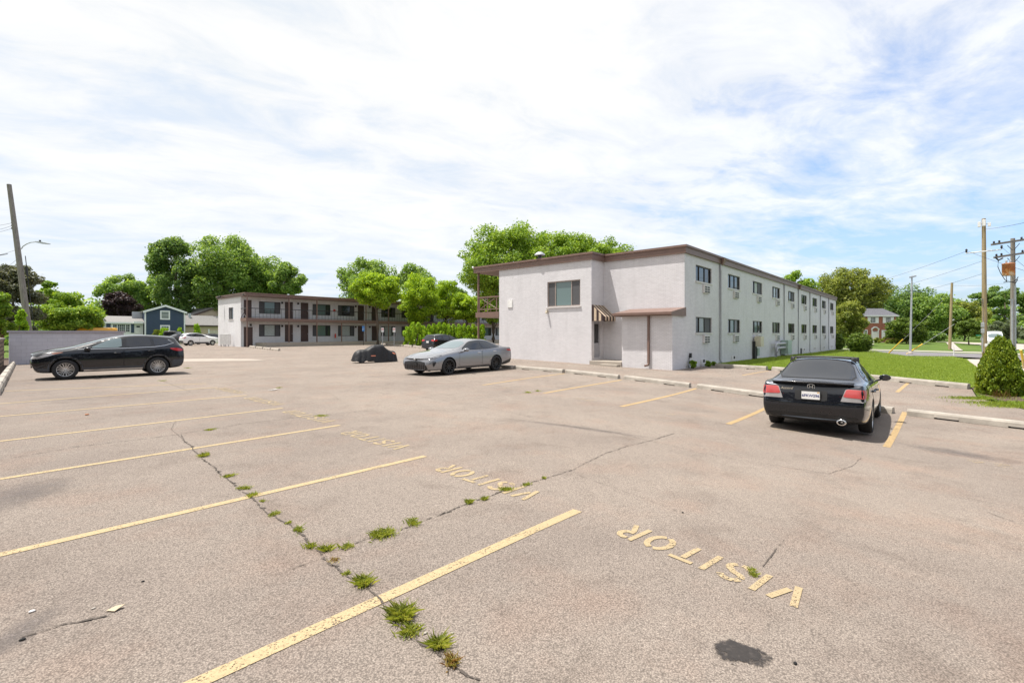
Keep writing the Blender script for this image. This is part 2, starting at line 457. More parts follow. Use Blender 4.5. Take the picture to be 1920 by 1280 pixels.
def mk_grass(name, a, b, c):
    t = NT(name); v = t.coords()
    n = t.noise(0.22, 5, 0.6, v); n2 = t.noise(14, 5, 0.7, v)
    col = t.ramp(t.math('ADD', t.math('MULTIPLY', n, 0.5), t.math('MULTIPLY', n2, 0.5)), [(0.35, a), (0.5, b), (0.65, c)])
    t.bump(n2, 0.8, 0.05)
    return t.set(col, 0.9, spec=0.15)
M['grass'] = mk_grass('lawn turf', (0.09, 0.125, 0.03), (0.13, 0.18, 0.045), (0.17, 0.225, 0.06))
M['grass_far'] = mk_grass('rough grass', (0.06, 0.10, 0.018), (0.085, 0.135, 0.025), (0.13, 0.17, 0.04))

def mk_leaf(name, dark, mid, light, trans=0.5, sc=0.5):
    t = NT(name)
    gi = t.node('ShaderNodeNewGeometry')
    v = t.coords()
    cl = t.noise(sc, 3, 0.5, v)
    f = t.math('ADD', t.math('MULTIPLY', gi.outputs['Random Per Island'], 0.6), t.math('MULTIPLY', cl, 0.55))
    col = t.ramp(f, [(0.25, dark), (0.55, mid), (0.9, light)])
    t.set(col, 0.55, spec=0.3)
    tl = t.node('ShaderNodeBsdfTranslucent'); mx = t.node('ShaderNodeMixShader'); mx.inputs[0].default_value = trans
    t.link(t.mix(1.0, col, (1.5, 1.4, 0.65), 'MULTIPLY'), tl.inputs['Color'])
    t.link(t.b.outputs[0], mx.inputs[1]); t.link(tl.outputs[0], mx.inputs[2]); t.link(mx.outputs[0], t.out.inputs['Surface'])
    return t.m
M['leaf_maple'] = mk_leaf('maple leaves', (0.087, 0.164, 0.042), (0.182, 0.296, 0.070), (0.354, 0.470, 0.130))
M['leaf_dark'] = mk_leaf('dark leaves', (0.062, 0.121, 0.038), (0.128, 0.224, 0.064), (0.273, 0.377, 0.109))
M['leaf_lime'] = mk_leaf('yellow-green locust leaves', (0.127, 0.227, 0.018), (0.256, 0.395, 0.028), (0.450, 0.585, 0.045), 0.45)
M['leaf_green'] = mk_leaf('fresh green leaves', (0.092, 0.179, 0.022), (0.198, 0.325, 0.035), (0.358, 0.470, 0.060), 0.4)
M['leaf_olive'] = mk_leaf('olive leaves', (0.097, 0.127, 0.024), (0.193, 0.242, 0.043), (0.347, 0.367, 0.069), 0.35)
M['leaf_plum'] = mk_leaf('plum leaves', (0.024, 0.014, 0.019), (0.043, 0.024, 0.029), (0.084, 0.054, 0.054), 0.2)
M['leaf_grey'] = mk_leaf('grey-green leaves with reddish cast', (0.060, 0.068, 0.040), (0.115, 0.128, 0.075), (0.22, 0.22, 0.15), 0.3)
M['leaf_thuja'] = mk_leaf('arborvitae sprays', (0.125, 0.240, 0.013), (0.263, 0.457, 0.021), (0.457, 0.600, 0.042), 0.3, 2.5)
M['leaf_thuja_gold'] = mk_leaf('bright arborvitae sprays', (0.066, 0.111, 0.005), (0.144, 0.216, 0.012), (0.265, 0.320, 0.022), 0.3, 2.5)
M['leaf_box'] = mk_leaf('boxwood leaves', (0.047, 0.084, 0.011), (0.102, 0.167, 0.022), (0.190, 0.257, 0.041), 0.3, 2.0)
M['leaf_added_wood'] = mk_leaf('shaded woodland leaves', (0.012, 0.016, 0.009), (0.022, 0.028, 0.016), (0.04, 0.048, 0.028), 0.2)  # dark and neutral so the added wood reflects without green in car paint
M['leaf_willow'] = mk_leaf('silvery willow leaves', (0.085, 0.12, 0.06), (0.14, 0.18, 0.10), (0.21, 0.25, 0.15), 0.35)
M['blade'] = mk_leaf('grass blades', (0.18, 0.255, 0.04), (0.275, 0.375, 0.062), (0.38, 0.46, 0.10), 0.35, 3.0)
M['weed'] = mk_leaf('weed blades', (0.12, 0.155, 0.02), (0.215, 0.265, 0.04), (0.38, 0.38, 0.10), 0.35, 6.0)
M['weed_dry'] = mk_leaf('dry weed stems', (0.20, 0.10, 0.04), (0.30, 0.20, 0.06), (0.30, 0.30, 0.07), 0.2, 6.0)

# ------------------------------------------------------------------ camera, sun, sky
cam = bpy.data.cameras.new('camera'); co = bpy.data.objects.new('camera', cam); COL.objects.link(co)
co.location = (0, 0, CAMZ); co.rotation_euler = (R(90), 0, HEAD - R(90))
cam.sensor_width = 36; cam.lens = 36 * FPX / 1920; cam.shift_y = -14 / 1920
cam.clip_start = 0.05; cam.clip_end = 3000
SC.camera = co
SUNV = Vector((0.22, -0.26, -1.0)).normalized()       # the way the light travels
sl = bpy.data.lights.new('sun', 'SUN'); so = bpy.data.objects.new('sun', sl); COL.objects.link(so)
sl.energy = 3.6; sl.angle = R(0.9); sl.color = (1.0, 0.955, 0.89)
so.rotation_euler = SUNV.to_track_quat('-Z', 'Y').to_euler(); so.location = (0, 0, 60)
elev = math.asin(-SUNV.z); azim = math.atan2(-SUNV.x, -SUNV.y)   # clockwise from +Y

W = bpy.data.worlds.new('World'); SC.world = W; W.use_nodes = True
wt = W.node_tree; wn = wt.nodes; wl = wt.links; wn.clear()
def wnode(t, **kw):
    n = wn.new(t)
    for k, v in kw.items(): setattr(n, k, v)
    return n
def wmath(op, a, b=None, clamp=False):
    n = wnode('ShaderNodeMath', operation=op); n.use_clamp = clamp
    for i, v in enumerate((a, b)):
        if v is None: continue
        if isinstance(v, (int, float)): n.inputs[i].default_value = v
        else: wl.new(v, n.inputs[i])
    return n.outputs[0]
def wramp(f, stops):
    n = wnode('ShaderNodeValToRGB'); e = n.color_ramp.elements
    while len(e) < len(stops): e.new(0.5)
    for el, (p, c) in zip(e, stops):
        el.position = p; el.color = (c, c, c, 1) if isinstance(c, (int, float)) else (*c, 1)
    wl.new(f, n.inputs[0]); return n.outputs[0]
sky = wnode('ShaderNodeTexSky', sky_type='NISHITA')
sky.sun_disc = False; sky.sun_elevation = elev; sky.sun_rotation = azim
sky.air_density = 1.0; sky.dust_density = 2.2; sky.ozone_density = 1.6
tc = wnode('ShaderNodeTexCoord'); sep = wnode('ShaderNodeSeparateXYZ'); wl.new(tc.outputs['Generated'], sep.inputs[0])
zc = wmath('ADD', wmath('MAXIMUM', sep.outputs[2], 0.0), 0.10)
cx = wmath('DIVIDE', sep.outputs[0], zc); cy = wmath('DIVIDE', sep.outputs[1], zc)
# cloud-layer coordinates turned so that streaks run across the view
ca, sa = math.cos(HEAD + 0.45), math.sin(HEAD + 0.45)
u_ = wmath('ADD', wmath('MULTIPLY', cx, ca), wmath('MULTIPLY', cy, sa))
v_ = wmath('SUBTRACT', wmath('MULTIPLY', cy, ca), wmath('MULTIPLY', cx, sa))
cmb = wnode('ShaderNodeCombineXYZ'); wl.new(wmath('MULTIPLY', u_, 1.0), cmb.inputs[0]); wl.new(wmath('MULTIPLY', v_, 0.6), cmb.inputs[1])
def wnoise(scale, detail, rough, dist=0.0, off=0.0):
    mp = wnode('ShaderNodeMapping'); mp.inputs['Location'].default_value = (off, off * 0.7, off * 0.3)
    wl.new(cmb.outputs[0], mp.inputs[0])
    n = wnode('ShaderNodeTexNoise'); n.inputs['Scale'].default_value = scale; n.inputs['Detail'].default_value = detail
    n.inputs['Roughness'].default_value = rough; n.inputs['Distortion'].default_value = dist
    wl.new(mp.outputs[0], n.inputs['Vector']); return n.outputs['Fac']
n1 = wnoise(0.55, 9, 0.62, 0.6, 3.1); n2 = wnoise(3.4, 8, 0.62, 0.5, 9.7); n3 = wnoise(9.0, 6, 0.6, 0.4, 1.7)
# more cloud to the left of the view, open blue to the right
lat = wmath('ADD', wmath('MULTIPLY', sep.outputs[0], RX), wmath('MULTIPLY', sep.outputs[1], RY))
fwd = wmath('ADD', wmath('MULTIPLY', sep.outputs[0], FX), wmath('MULTIPLY', sep.outputs[1], FY))
cov = wramp(wmath('ADD', wmath('MULTIPLY', lat, 0.5), 0.5), [(0.28, 0.24), (0.52, 0.20), (0.66, 0.08), (0.78, -0.0), (1.0, 0.0)])
low = wramp(sep.outputs[2], [(0.0, 0.0), (0.14, 0.0), (0.45, 0.12)])
dens = wmath('ADD', wmath('ADD', wmath('MULTIPLY', n1, 0.50), wmath('MULTIPLY', n2, 0.36)), wmath('MULTIPLY', n3, 0.14))
dens = wmath('ADD', wmath('ADD', dens, cov), low)
CLOUD = wramp(dens, [(0.49, 0.0), (0.57, 0.45), (0.65, 0.86), (0.80, 1.0)])
ctone = wramp(wmath('ADD', wmath('MULTIPLY', n2, 0.6), wmath('MULTIPLY', n1, 0.4)), [(0.36, (0.82, 0.88, 0.95)), (0.47, (0.98, 0.99, 1.0)), (0.66, (1.14, 1.14, 1.14))])
skym = wnode('ShaderNodeMix', data_type='RGBA', blend_type='MULTIPLY'); skym.inputs[0].default_value = 1.0
wl.new(sky.outputs[0], skym.inputs[6]); skym.inputs[7].default_value = (0.95, 1.12, 1.32, 1)
cloudc = wnode('ShaderNodeMix', data_type='RGBA', blend_type='MULTIPLY'); cloudc.inputs[0].default_value = 1.0
CLOUD_L = 5.05
wl.new(ctone, cloudc.inputs[6]); cloudc.inputs[7].default_value = (CLOUD_L, CLOUD_L, CLOUD_L, 1)
cm = wnode('ShaderNodeMix', data_type='RGBA'); wl.new(CLOUD, cm.inputs[0]); wl.new(skym.outputs[2], cm.inputs[6]); wl.new(cloudc.outputs[2], cm.inputs[7])
# thin bright haze towards the horizon
hz = wramp(sep.outputs[2], [(0.0, 0.55), (0.10, 0.34), (0.30, 0.10), (0.6, 0.0)])
hm = wnode('ShaderNodeMix', data_type='RGBA'); wl.new(hz, hm.inputs[0]); wl.new(cm.outputs[2], hm.inputs[6])
hm.inputs[7].default_value = (CLOUD_L * 0.74, CLOUD_L * 0.86, CLOUD_L * 1.0, 1)
bg = wnode('ShaderNodeBackground'); bg.inputs['Strength'].default_value = 0.1
wo = wnode('ShaderNodeOutputWorld'); wl.new(hm.outputs[2], bg.inputs[0]); wl.new(bg.outputs[0], wo.inputs[0])

SC.view_settings.view_transform = 'Standard'; SC.view_settings.look = 'None'
SC.view_settings.exposure = 0.98; SC.view_settings.gamma = 1.0
SC.cycles.max_bounces = 6; SC.cycles.transparent_max_bounces = 12
# ================================================================== GROUND
def P2(px, py):
    g = G(px, py); return (g.x, g.y)
gx = sorted(set(list(np.arange(-12, 112, 2.0)) + list(np.arange(-40, 160, 4.0)) + list(np.arange(-400, 700, 40.0)) + [-700, 900, 1400]))
drape('ground', [[(-700, -700), (1500, -700), (1500, 1500), (-700, 1500)]], -0.07, M['grass_far'], xs=gx, ys=gx)
lot = [(-9, -10), (16, -10), P2(2150, 822), P2(1920, 767), P2(1832, 746), P2(1822, 729), P2(1660, 712), P2(1440, 694), P2(1343, 685),
       (31, 10.4), (31, 24.4), (60, 40), (80, 57), (22, 57.6), (21.2, 60), (21, 67.5), (27, 84), (15, 92), (4, 80), (1.6, 40), (0.42, 19), (0.1, 12), (-9, 11)]
gl = list(np.arange(-9, 24, 0.5)) + list(np.arange(24, 96, 1.5))
drape('parking_lot', [lot], 0.0, M['asphalt'], xs=gl, ys=gl)
lawn = [P2(1822, 728), P2(1660, 711), P2(1440, 693), P2(1343, 684), (29.5, 10.2), (73.2, 10.2), P2(1575, 656.5), P2(1640, 658.5), P2(1700, 668.5), P2(1788, 669.5), P2(1812, 675), P2(1850, 705), P2(2000, 742), P2(2150, 800), P2(1920, 765), P2(1832, 744)]
drape('lawn', [lawn], 0.035, M['grass'], step=1.5)
# concrete apron across the lot by the block wall
apron = [P2(338, 678), P2(338, 672.5), P2(420, 672), P2(470, 672.6), P2(496, 675.2), P2(470, 676)]
drape('concrete_apron', [apron], 0.004, M['apron'], step=2)
road = [P2(1571, 655.6), P2(1700, 659.5), P2(1841, 664), P2(1920, 668), P2(2150, 684), P2(2150, 697), P2(1920, 677), P2(1788, 669.2), P2(1700, 668), P2(1640, 661), P2(1571, 657.5)]
drape('road', [road], 0.05, M['road'], step=3)
kerbs = [[P2(1571, 654.4), P2(1700, 657.6), P2(1841, 661.6), P2(1920, 665), P2(1920, 667.6), P2(1841, 663.6), P2(1700, 659.2), P2(1571, 655.4)]]
drape('road_kerb', kerbs, 0.10, M['sidewalk'], step=3)
side = [[P2(1774, 642), P2(1787, 642), P2(1806, 657), P2(1788, 657)],
        [P2(1742, 640), P2(1920, 645), P2(1920, 655), P2(1868, 655), P2(1835, 646), P2(1790, 642.5)]]
drape('side_street', side, 0.01, M['sidewalk'], step=3)
drape('side_road_added', [[(20, -8), (62, -5.6), (75, -45), (20, -45)]], 0.03, M['road'], step=4)  # unseen road added to cut the green bounce onto the long wall
path = [[P2(1811, 674.5), P2(1862, 674.5), P2(1930, 690), P2(1930, 701), P2(1833, 692)], [P2(1580, 641), P2(1640, 645), P2(1634, 647), P2(1580, 644)]]
drape('sidewalk', path, 0.05, M['sidewalk'], step=2)
mulch = [P2(1822, 730), P2(1838, 724), P2(1900, 738), P2(1925, 756), P2(1880, 755), P2(1836, 742)]
drape('mulch_bed', [mulch], 0.055, M['dirt'], step=1)
strip = [(-6, 10), (0.05, 12), (0.42, 19), (1.62, 37.2), (2.4, 37.5), (2.4, 47), (-6, 47)]
drape('planting_strip', [strip], 0.01, M['dirt'], step=2)

# ------------------------------------------------------------------ paint on the lot
def line_strip(bm_list, a, b, w):
    a = Vector(a[:2]); b = Vector(b[:2]); t = (b - a).normalized(); n = Vector((-t.y, t.x)) * w / 2
    bm_list.append([tuple(a - n), tuple(b - n), tuple(b + n), tuple(a + n)])
left_lines = [((370, 1280), (1083, 957)), ((0, 1040), (797, 855)), ((0, 898), (637, 797)), ((0, 827), (530, 765)), ((0, 780.7), (463, 741)), ((0, 756.7), (408, 726)), ((10, 733), (387, 719))]
ls = []
for i, (a, b) in enumerate(left_lines):
    A = G(*a); B = G(*b)
    if i == 0: A = A + (A - B).normalized() * 2.0
    line_strip(ls, A, B, 0.095)
drape('stall_lines', ls, 0.004, M['yellow_paint'], step=0.5)
rs = []
for a, b in [((905, 722), (1059, 700)), ((1020, 737), (1165, 712)), ((1165, 762), (1305, 728)), ((1365, 795), (1437, 764)), ((1662, 838), (1697, 772)), ((1682, 735), (1703, 717.5)), ((1392, 703.5), (1441, 695))]:
    line_strip(rs, G(*a), G(*b), 0.11)
drape('stall_stripes', rs, 0.004, M['yellow_fresh'], step=0.5)
fs_ = []
for a, b in [((822, 707), (962, 692.5)), ((30, 723), (330, 707)), ((28, 716), (180, 712))]:
    line_strip(fs_, G(*a), G(*b), 0.10)
drape('faded_stall_lines', fs_, 0.004, M['faint_paint'], step=0.5)

# stencilled lettering: strokes in a 0..w by 0..1 box with stencil bridges
def arc(cx, cy, rx, ry, a0, a1, n=8):
    return [(cx + rx * math.cos(R(a0 + (a1 - a0) * i / n)), cy + ry * math.sin(R(a0 + (a1 - a0) * i / n))) for i in range(n + 1)]
STENCIL = {
    'V': (0.66, [[(0.08, 1.0), (0.30, 0.04)], [(0.58, 1.0), (0.40, 0.30)]]),
    'I': (0.22, [[(0.11, 0.0), (0.11, 1.0)]]),
    'S': (0.62, [arc(0.31, 0.74, 0.23, 0.20, 20, 165), arc(0.31, 0.74, 0.23, 0.20, 185, 262) + [(0.40, 0.48)], arc(0.31, 0.26, 0.23, 0.20, 70, -60), arc(0.31, 0.26, 0.23, 0.20, -85, -165)]),
    'T': (0.62, [[(0.0, 0.92), (0.62, 0.92)], [(0.31, 0.80), (0.31, 0.0)]]),
    'O': (0.72, [arc(0.36, 0.5, 0.29, 0.42, 100, 260), arc(0.36, 0.5, 0.29, 0.42, -80, 80)]),
    'R': (0.64, [[(0.10, 0.0), (0.10, 1.0)], [(0.24, 0.92), (0.36, 0.92)] + arc(0.36, 0.72, 0.20, 0.20, 80, -80) + [(0.26, 0.52)], [(0.34, 0.44), (0.56, 0.0)]]),
    '2': (0.6, [arc(0.3, 0.72, 0.22, 0.22, 160, -20) + [(0.10, 0.08)], [(0.10, 0.08), (0.55, 0.08)]]),
    '6': (0.6, [arc(0.3, 0.30, 0.22, 0.24, 0, 340, 12), [(0.10, 0.36), (0.36, 0.95)]]),
}
def ribbon(pts, w):
    out = []
    pts = [Vector(p) for p in pts]
    for i in range(len(pts) - 1):
        a, b = pts[i], pts[i + 1]; t = (b - a).normalized(); n = Vector((-t.y, t.x)) * w / 2
        def nn(k):
            if 0 < k < len(pts) - 1:
                t2 = (pts[k + 1] - pts[k - 1]).normalized(); return Vector((-t2.y, t2.x)) * w / 2
            return n
        na, nb = nn(i), nn(i + 1)
        out.append([a - na, b - nb, b + nb, a + na])
    return out
def stencil_word(word, origin, right, up, length, height, sw=0.17):
    tot = sum(STENCIL[c][0] for c in word) + 0.17 * (len(word) - 1)
    sx = length / tot; polys = []; x = 0.0
    for c in word:
        w, strokes = STENCIL[c]
        for s in strokes:
            for q in ribbon([(p[0] * sx, p[1] * height) for p in s], sw * min(sx, height) * 1.0 if len(s) > 2 else sw * sx * 0.9):
                polys.append([tuple(origin + right * (p.x + x * sx) + up * p.y) for p in q])
        x += w + 0.17
    return polys
words = []; words2 = []
for (v, r) in [((1497, 1140), (1150, 1000)), ((985, 938), (812, 880)), ((742, 843), (636, 812)), ((606, 793), (527, 772)), ((513, 760), (455, 746.5)), ((444, 738), (402, 728.5))]:
    V_, R_ = G(*v), G(*r)
    o = Vector((V_.x, V_.y)); e = Vector((R_.x, R_.y)); ri = (e - o).normalized(); up = Vector((-ri.y, ri.x))
    (words if v[1] > 900 else words2).extend(stencil_word('VISITOR', o + up * -0.30, ri, up, (e - o).length, 0.31))
drape('visitor_stencils', words, 0.005, M['stencil_paint'], step=0.5)
drape('rubbed_visitor_stencils', words2, 0.005, M['stencil_faint'], step=0.5)
nums = []
for px, py in [(1250, 774), (1100, 748), (1470, 805), (1850, 866), (960, 727)]:
    o = G(px, py); nums += stencil_word('26', Vector((o.x, o.y - 0.3)), Vector((0, 1)), Vector((-1, 0)), 0.55, 0.26)
drape('stall_numbers', nums, 0.005, M['faint_paint'], step=0.5)

# cracks: jagged ribbons of dark grit
def crack_path(pix, jag=0.035, seg=0.05):
    pts = [G(*p) for p in pix]; out = []
    for a, b in zip(pts, pts[1:]):
        L = (b - a).length; n = max(2, min(160, int(L / seg)))
        t = (b - a).normalized(); nn = Vector((-t.y, t.x, 0))
        off = 0
        for i in range(n):
            off = off * 0.8 + random.uniform(-jag, jag) * 0.75 if i else 0
            out.append(a + (b - a) * (i / n) + nn * off)
    out.append(pts[-1]); return out
cracks = [
    ([(340, 815), (370, 850), (405, 880), (450, 920), (480, 940), (510, 965), (555, 995), (600, 1035), (640, 1075), (690, 1105), (720, 1140), (760, 1180), (810, 1215), (850, 1245), (900, 1275)], 0.030),
    ([(0, 862), (140, 838), (250, 825), (335, 814), (450, 795), (580, 780), (700, 769)], 0.026),
    ([(640, 1030), (690, 1010), (760, 990), (800, 974), (850, 955), (900, 936), (955, 917), (1020, 898), (1080, 878), (1130, 852), (1180, 835), (1215, 827), (1265, 812)], 0.022),
    ([(715, 730), (800, 745), (850, 753), (930, 768), (1000, 782), (1100, 800), (1200, 822), (1300, 845)], 0.018),
    ([(850, 752), (920, 744), (1000, 736), (1060, 726), (1115, 712)], 0.022),
    ([(800, 821), (860, 808), (930, 796), (1000, 786)], 0.014),
    ([(1290, 845), (1400, 865), (1500, 880), (1555, 888), (1595, 875), (1615, 858)], 0.016),
    ([(1555, 888), (1700, 905), (1820, 935), (1920, 955)], 0.010),
    ([(1300, 800), (1450, 822), (1600, 850), (1750, 868), (1920, 900)], 0.012),
    ([(283, 706), (320, 720), (358, 735), (300, 742), (240, 746)], 0.02),
    ([(330, 790), (320, 805), (345, 825)], 0.015),
    ([(560, 710), (580, 716), (565, 726), (620, 738), (640, 752)], 0.014),
    ([(1430, 1062), (1452, 1035), (1470, 1012)], 0.016),
    ([(1000, 742), (1100, 756), (1200, 772), (1340, 792), (1450, 812)], 0.016),
    ([(1080, 890), (1180, 925), (1290, 965)], 0.008),
    ([(500, 1082), (560, 1062), (610, 1045)], 0.010),
    ([(1850, 960), (1920, 985)], 0.015), ([(200, 1155), (120, 1170), (40, 1195)], 0.02),
    ([(480, 676), (560, 673), (640, 670), (700, 672)], 0.05), ([(395, 690), (520, 700), (620, 690)], 0.03), ([(490, 728), (540, 725), (640, 720), (700, 716)], 0.015),
    ([(560, 690), (700, 705), (790, 725)], 0.015),
]
cp = []
for pix, w in cracks:
    w *= 0.72; pts = crack_path(pix, jag=w * 0.75)
    for i in range(len(pts) - 1):
        t = (pts[i + 1] - pts[i]).normalized(); n = Vector((-t.y, t.x, 0))
        if random.random() < 0.08: continue
        w0 = w * random.uniform(0.05, 0.5) * random.choice([1, 1, 1, 1.6]); w1 = w * random.uniform(0.05, 0.5)
        if random.random() < 0.10 and w > 0.015:      # crumbled edge beside the crack
            sd = random.choice([-1, 1]); q0 = pts[i] + n * sd * w * 0.6; q1 = pts[i + 1] + n * sd * w * random.uniform(0.7, 1.8)
            cp.append([pts[i], pts[i + 1], q1, q0] if sd > 0 else [q0, q1, pts[i + 1], pts[i]])
        cp.append([pts[i] - n * w0, pts[i + 1] - n * w1, pts[i + 1] + n * w1, pts[i] + n * w0])
mb = MB()
for q in cp:
    mb.add([(p.x, p.y, zg(p.x, p.y) + 0.0065) for p in q], [(0, 1, 2, 3)])
o = mb.build('pavement_cracks', M['crack']); o['kind'] = 'structure'

def stain(name, pix_c, rx, ry, rot, mat, n=24, rings=6):
    c = G(*pix_c); vs = []; fs = []; fade = []
    ca_, sa_ = math.cos(rot), math.sin(rot)
    vs.append((c.x, c.y)); fade.append(1.0)
    for k in range(1, rings + 1):
        for i in range(n):
            a = 2 * math.pi * i / n; u = rx * k / rings * math.cos(a); w = ry * k / rings * math.sin(a)
            vs.append((c.x + u * ca_ - w * sa_, c.y + u * sa_ + w * ca_)); fade.append(1.0 - k / rings)
    for i in range(n): fs.append((0, 1 + i, 1 + (i + 1) % n))
    for k in range(rings - 1):
        for i in range(n):
            a = 1 + k * n + i; b = 1 + k * n + (i + 1) % n
            fs.append((a, a + n, b + n, b))
    me = bpy.data.meshes.new(name); me.from_pydata([(x, y, zg(x, y) + 0.0035) for x, y in vs], [], fs)
    at = me.attributes.new('fade', 'FLOAT', 'POINT'); at.data.foreach_set('value', fade)
    me.materials.append(mat); o = link_mesh(name, me); o['kind'] = 'structure'; return o
stain('oil_stain', (1384, 1223), 0.165, 0.115, 2.2, M['oil'])
stain('tyre_scuff', (1090, 802), 1.7, 0.16, -0.55 + math.pi / 2 + 0.75, M['scuff_shade'])
stain('dirty_patch', (40, 925), 0.8, 0.5, 1.2, M['scuff_shade'])  # shadow cast from out of frame, painted as a soft dark stain
stain('dirty_patch', (30, 1190), 0.35, 0.16, 0.9, M['scuff_shade'])
stain('dirty_patch', (1800, 850), 1.0, 0.45, 1.4, M['scuff_shade'])

# ================================================================== BUILDINGS
SHIFT = None
def B(mb, name, mats, parent, root, bevel=0):
    o = mb.build(name, mats, parent, bevel)
    o.data.transform(Matrix.Translation(-root.location)); return o

def wall_holes(mb, O, u, nrm, L, z0, z1, holes, reveal=0.1, mi=0):
    O = Vector(O); u = Vector(u); nrm = Vector(nrm)
    us = sorted(set([0, L] + [h[0] for h in holes] + [h[1] for h in holes]))
    zs = sorted(set([z0, z1] + [h[2] for h in holes] + [h[3] for h in holes]))
    pt = lambda a, z, dep=0: O + u * a + Vector((0, 0, z)) - nrm * dep
    for a, b in zip(us, us[1:]):
        for c, d in zip(zs, zs[1:]):
            if any(h[0] <= (a + b) / 2 <= h[1] and h[2] <= (c + d) / 2 <= h[3] for h in holes): continue
            mb.quad(pt(a, c), pt(b, c), pt(b, d), pt(a, d), mi)
    for a, b, c, d in holes:
        mb.quad(pt(a, c), pt(a, d), pt(a, d, reveal), pt(a, c, reveal), mi)
        mb.quad(pt(b, c), pt(b, d), pt(b, d, reveal), pt(b, c, reveal), mi)
        mb.quad(pt(a, d), pt(b, d), pt(b, d, reveal), pt(a, d, reveal), mi)
        mb.quad(pt(a, c), pt(b, c), pt(b, c, reveal), pt(a, c, reveal), mi)

def obox(mb, O, u, nrm, a0, a1, d0, d1, z0, z1, mi=0):
    """box on a wall: a along the wall, d outwards"""
    O = Vector(O); u = Vector(u); nrm = Vector(nrm)
    vs = []
    for z in (z0, z1):
        for a, d in ((a0, d0), (a1, d0), (a1, d1), (a0, d1)):
            vs.append(O + u * a + nrm * d + Vector((0, 0, z)))
    mb.add(vs, [(0,3,2,1),(4,5,6,7),(0,1,5,4),(1,2,6,5),(2,3,7,6),(3,0,4,7)], mi)

def window_part(root, O, u, nrm, a0, a1, z0, z1, splits, panes, frame, rv=0.1, fw=0.05, sill=True, hbar=False, sillmat=None):
    f = MB(); d0, d1 = -rv - 0.02, -rv + 0.04
    obox(f, O, u, nrm, a0, a1, d0, d1, z0, z0 + fw); obox(f, O, u, nrm, a0, a1, d0, d1, z1 - fw, z1)
    obox(f, O, u, nrm, a0, a0 + fw, d0, d1, z0 + fw, z1 - fw); obox(f, O, u, nrm, a1 - fw, a1, d0, d1, z0 + fw, z1 - fw)
    W_ = a1 - a0
    for s in splits[1:-1]:
        obox(f, O, u, nrm, a0 + W_ * s - fw * 0.45, a0 + W_ * s + fw * 0.45, d0, d1 - 0.005, z0 + fw, z1 - fw)
    if hbar: obox(f, O, u, nrm, a0 + fw, a1 - fw, d0, d1 - 0.008, (z0 + z1) / 2 - 0.02, (z0 + z1) / 2 + 0.02)
    w = B(f, 'window', frame, root, root)
    p = MB(); mats = []
    Ov = Vector(O); uv = Vector(u); nv = Vector(nrm)
    for s0, s1, m in zip(splits, splits[1:], panes):
        if m not in mats: mats.append(m)
        dep = -rv + (0.012 if m in (M['screen'],) else -0.005)
        q = [Ov + uv * (a0 + W_ * s) + nv * dep + Vector((0, 0, z)) for s, z in ((s0, z0), (s1, z0), (s1, z1), (s0, z1))]
        p.quad(*q, mats.index(m))
    B(p, 'pane', mats, w, root)
    if sill:
        s = MB(); obox(s, O, u, nrm, a0 - 0.07, a1 + 0.07, -rv, 0.06, z0 - 0.07, z0 - 0.002)
        B(s, 'sill', sillmat or M['sill'], w, root)
    return w
M['sill'] = simple('white painted sill', (0.66, 0.63, 0.62), 0.7, var=0.08)

# ------------------------------------------------------------------ main motel block
mr = empty('motel_block', (24.95, 16, -0.2), 0, 'white painted brick two-storey motel block with brown fascia and striped awning', 'building')
w = MB()
EZ0, EZ1 = -1.0, 5.86
wall_holes(w, (23.6, 22.1, 0), (0, -1, 0), (-1, 0, 0), 7.2, EZ0, EZ1, [(4.04, 6.44, 3.26, 4.79)], 0.09)
wall_holes(w, (23.6, 14.9, 0), (1, 0, 0), (0, -1, 0), 1.35, EZ0, EZ1, [(0.28, 1.0, 0.26, 2.37)], 0.12)
wall_holes(w, (24.95, 14.9, 0), (0, -1, 0), (-1, 0, 0), 4.84, EZ0, EZ1, [], 0.1)
cs = [27.72 + 5.35 * i for i in range(9)]
holes = []
for c in cs:
    holes += [(c - 1.22 - 24.95, c + 1.22 - 24.95, 4.53, 5.42), (c - 1.22 - 24.95, c + 1.22 - 24.95, 1.69, 2.56)]
wall_holes(w, (24.95, 10.06, 0), (1, 0, 0), (0, -1, 0), 48.55, EZ0, EZ1, holes, 0.1)
wall_holes(w, (73.5, 10.06, 0), (0, 1, 0), (1, 0, 0), 12.04, EZ0, EZ1, [])
wall_holes(w, (73.5, 22.1, 0), (-1, 0, 0), (0, 1, 0), 49.9, EZ0, EZ1, [])
B(w, 'wall', M['white_brick'], mr, mr)
s = MB()
wall_holes(s, (23.4, 12.86, 0), (0, -1, 0), (-1, 0, 0), 2.8, EZ0, 2.55, [])
wall_holes(s, (23.4, 10.06, 0), (1, 0, 0), (0, -1, 0), 1.55, EZ0, 2.55, [])
wall_holes(s, (24.95, 12.86, 0), (-1, 0, 0), (0, 1, 0), 1.55, EZ0, 2.55, [])
B(s, 'entry_shed', M['white_brick'], mr, mr)
def outline_band(name, out, z0, z1, mat, root, top=True, parent=None):
    m = MB(); m.prism(out, z0, z1); return B(m, name, mat, parent or root, root)
out1 = [(23.50, 24.46), (23.50, 14.79), (24.84, 14.79), (24.84, 9.95), (73.6, 9.95), (73.6, 24.46)]
out2 = [(23.44, 24.52), (23.44, 14.73), (24.78, 14.73), (24.78, 9.89), (73.66, 9.89), (73.66, 24.52)]
outline_band('fascia', out1, 5.862, 6.17, M['brown_trim'], mr)
outline_band('roof', out2, 6.17, 6.285, [M['brown_trim']], mr)
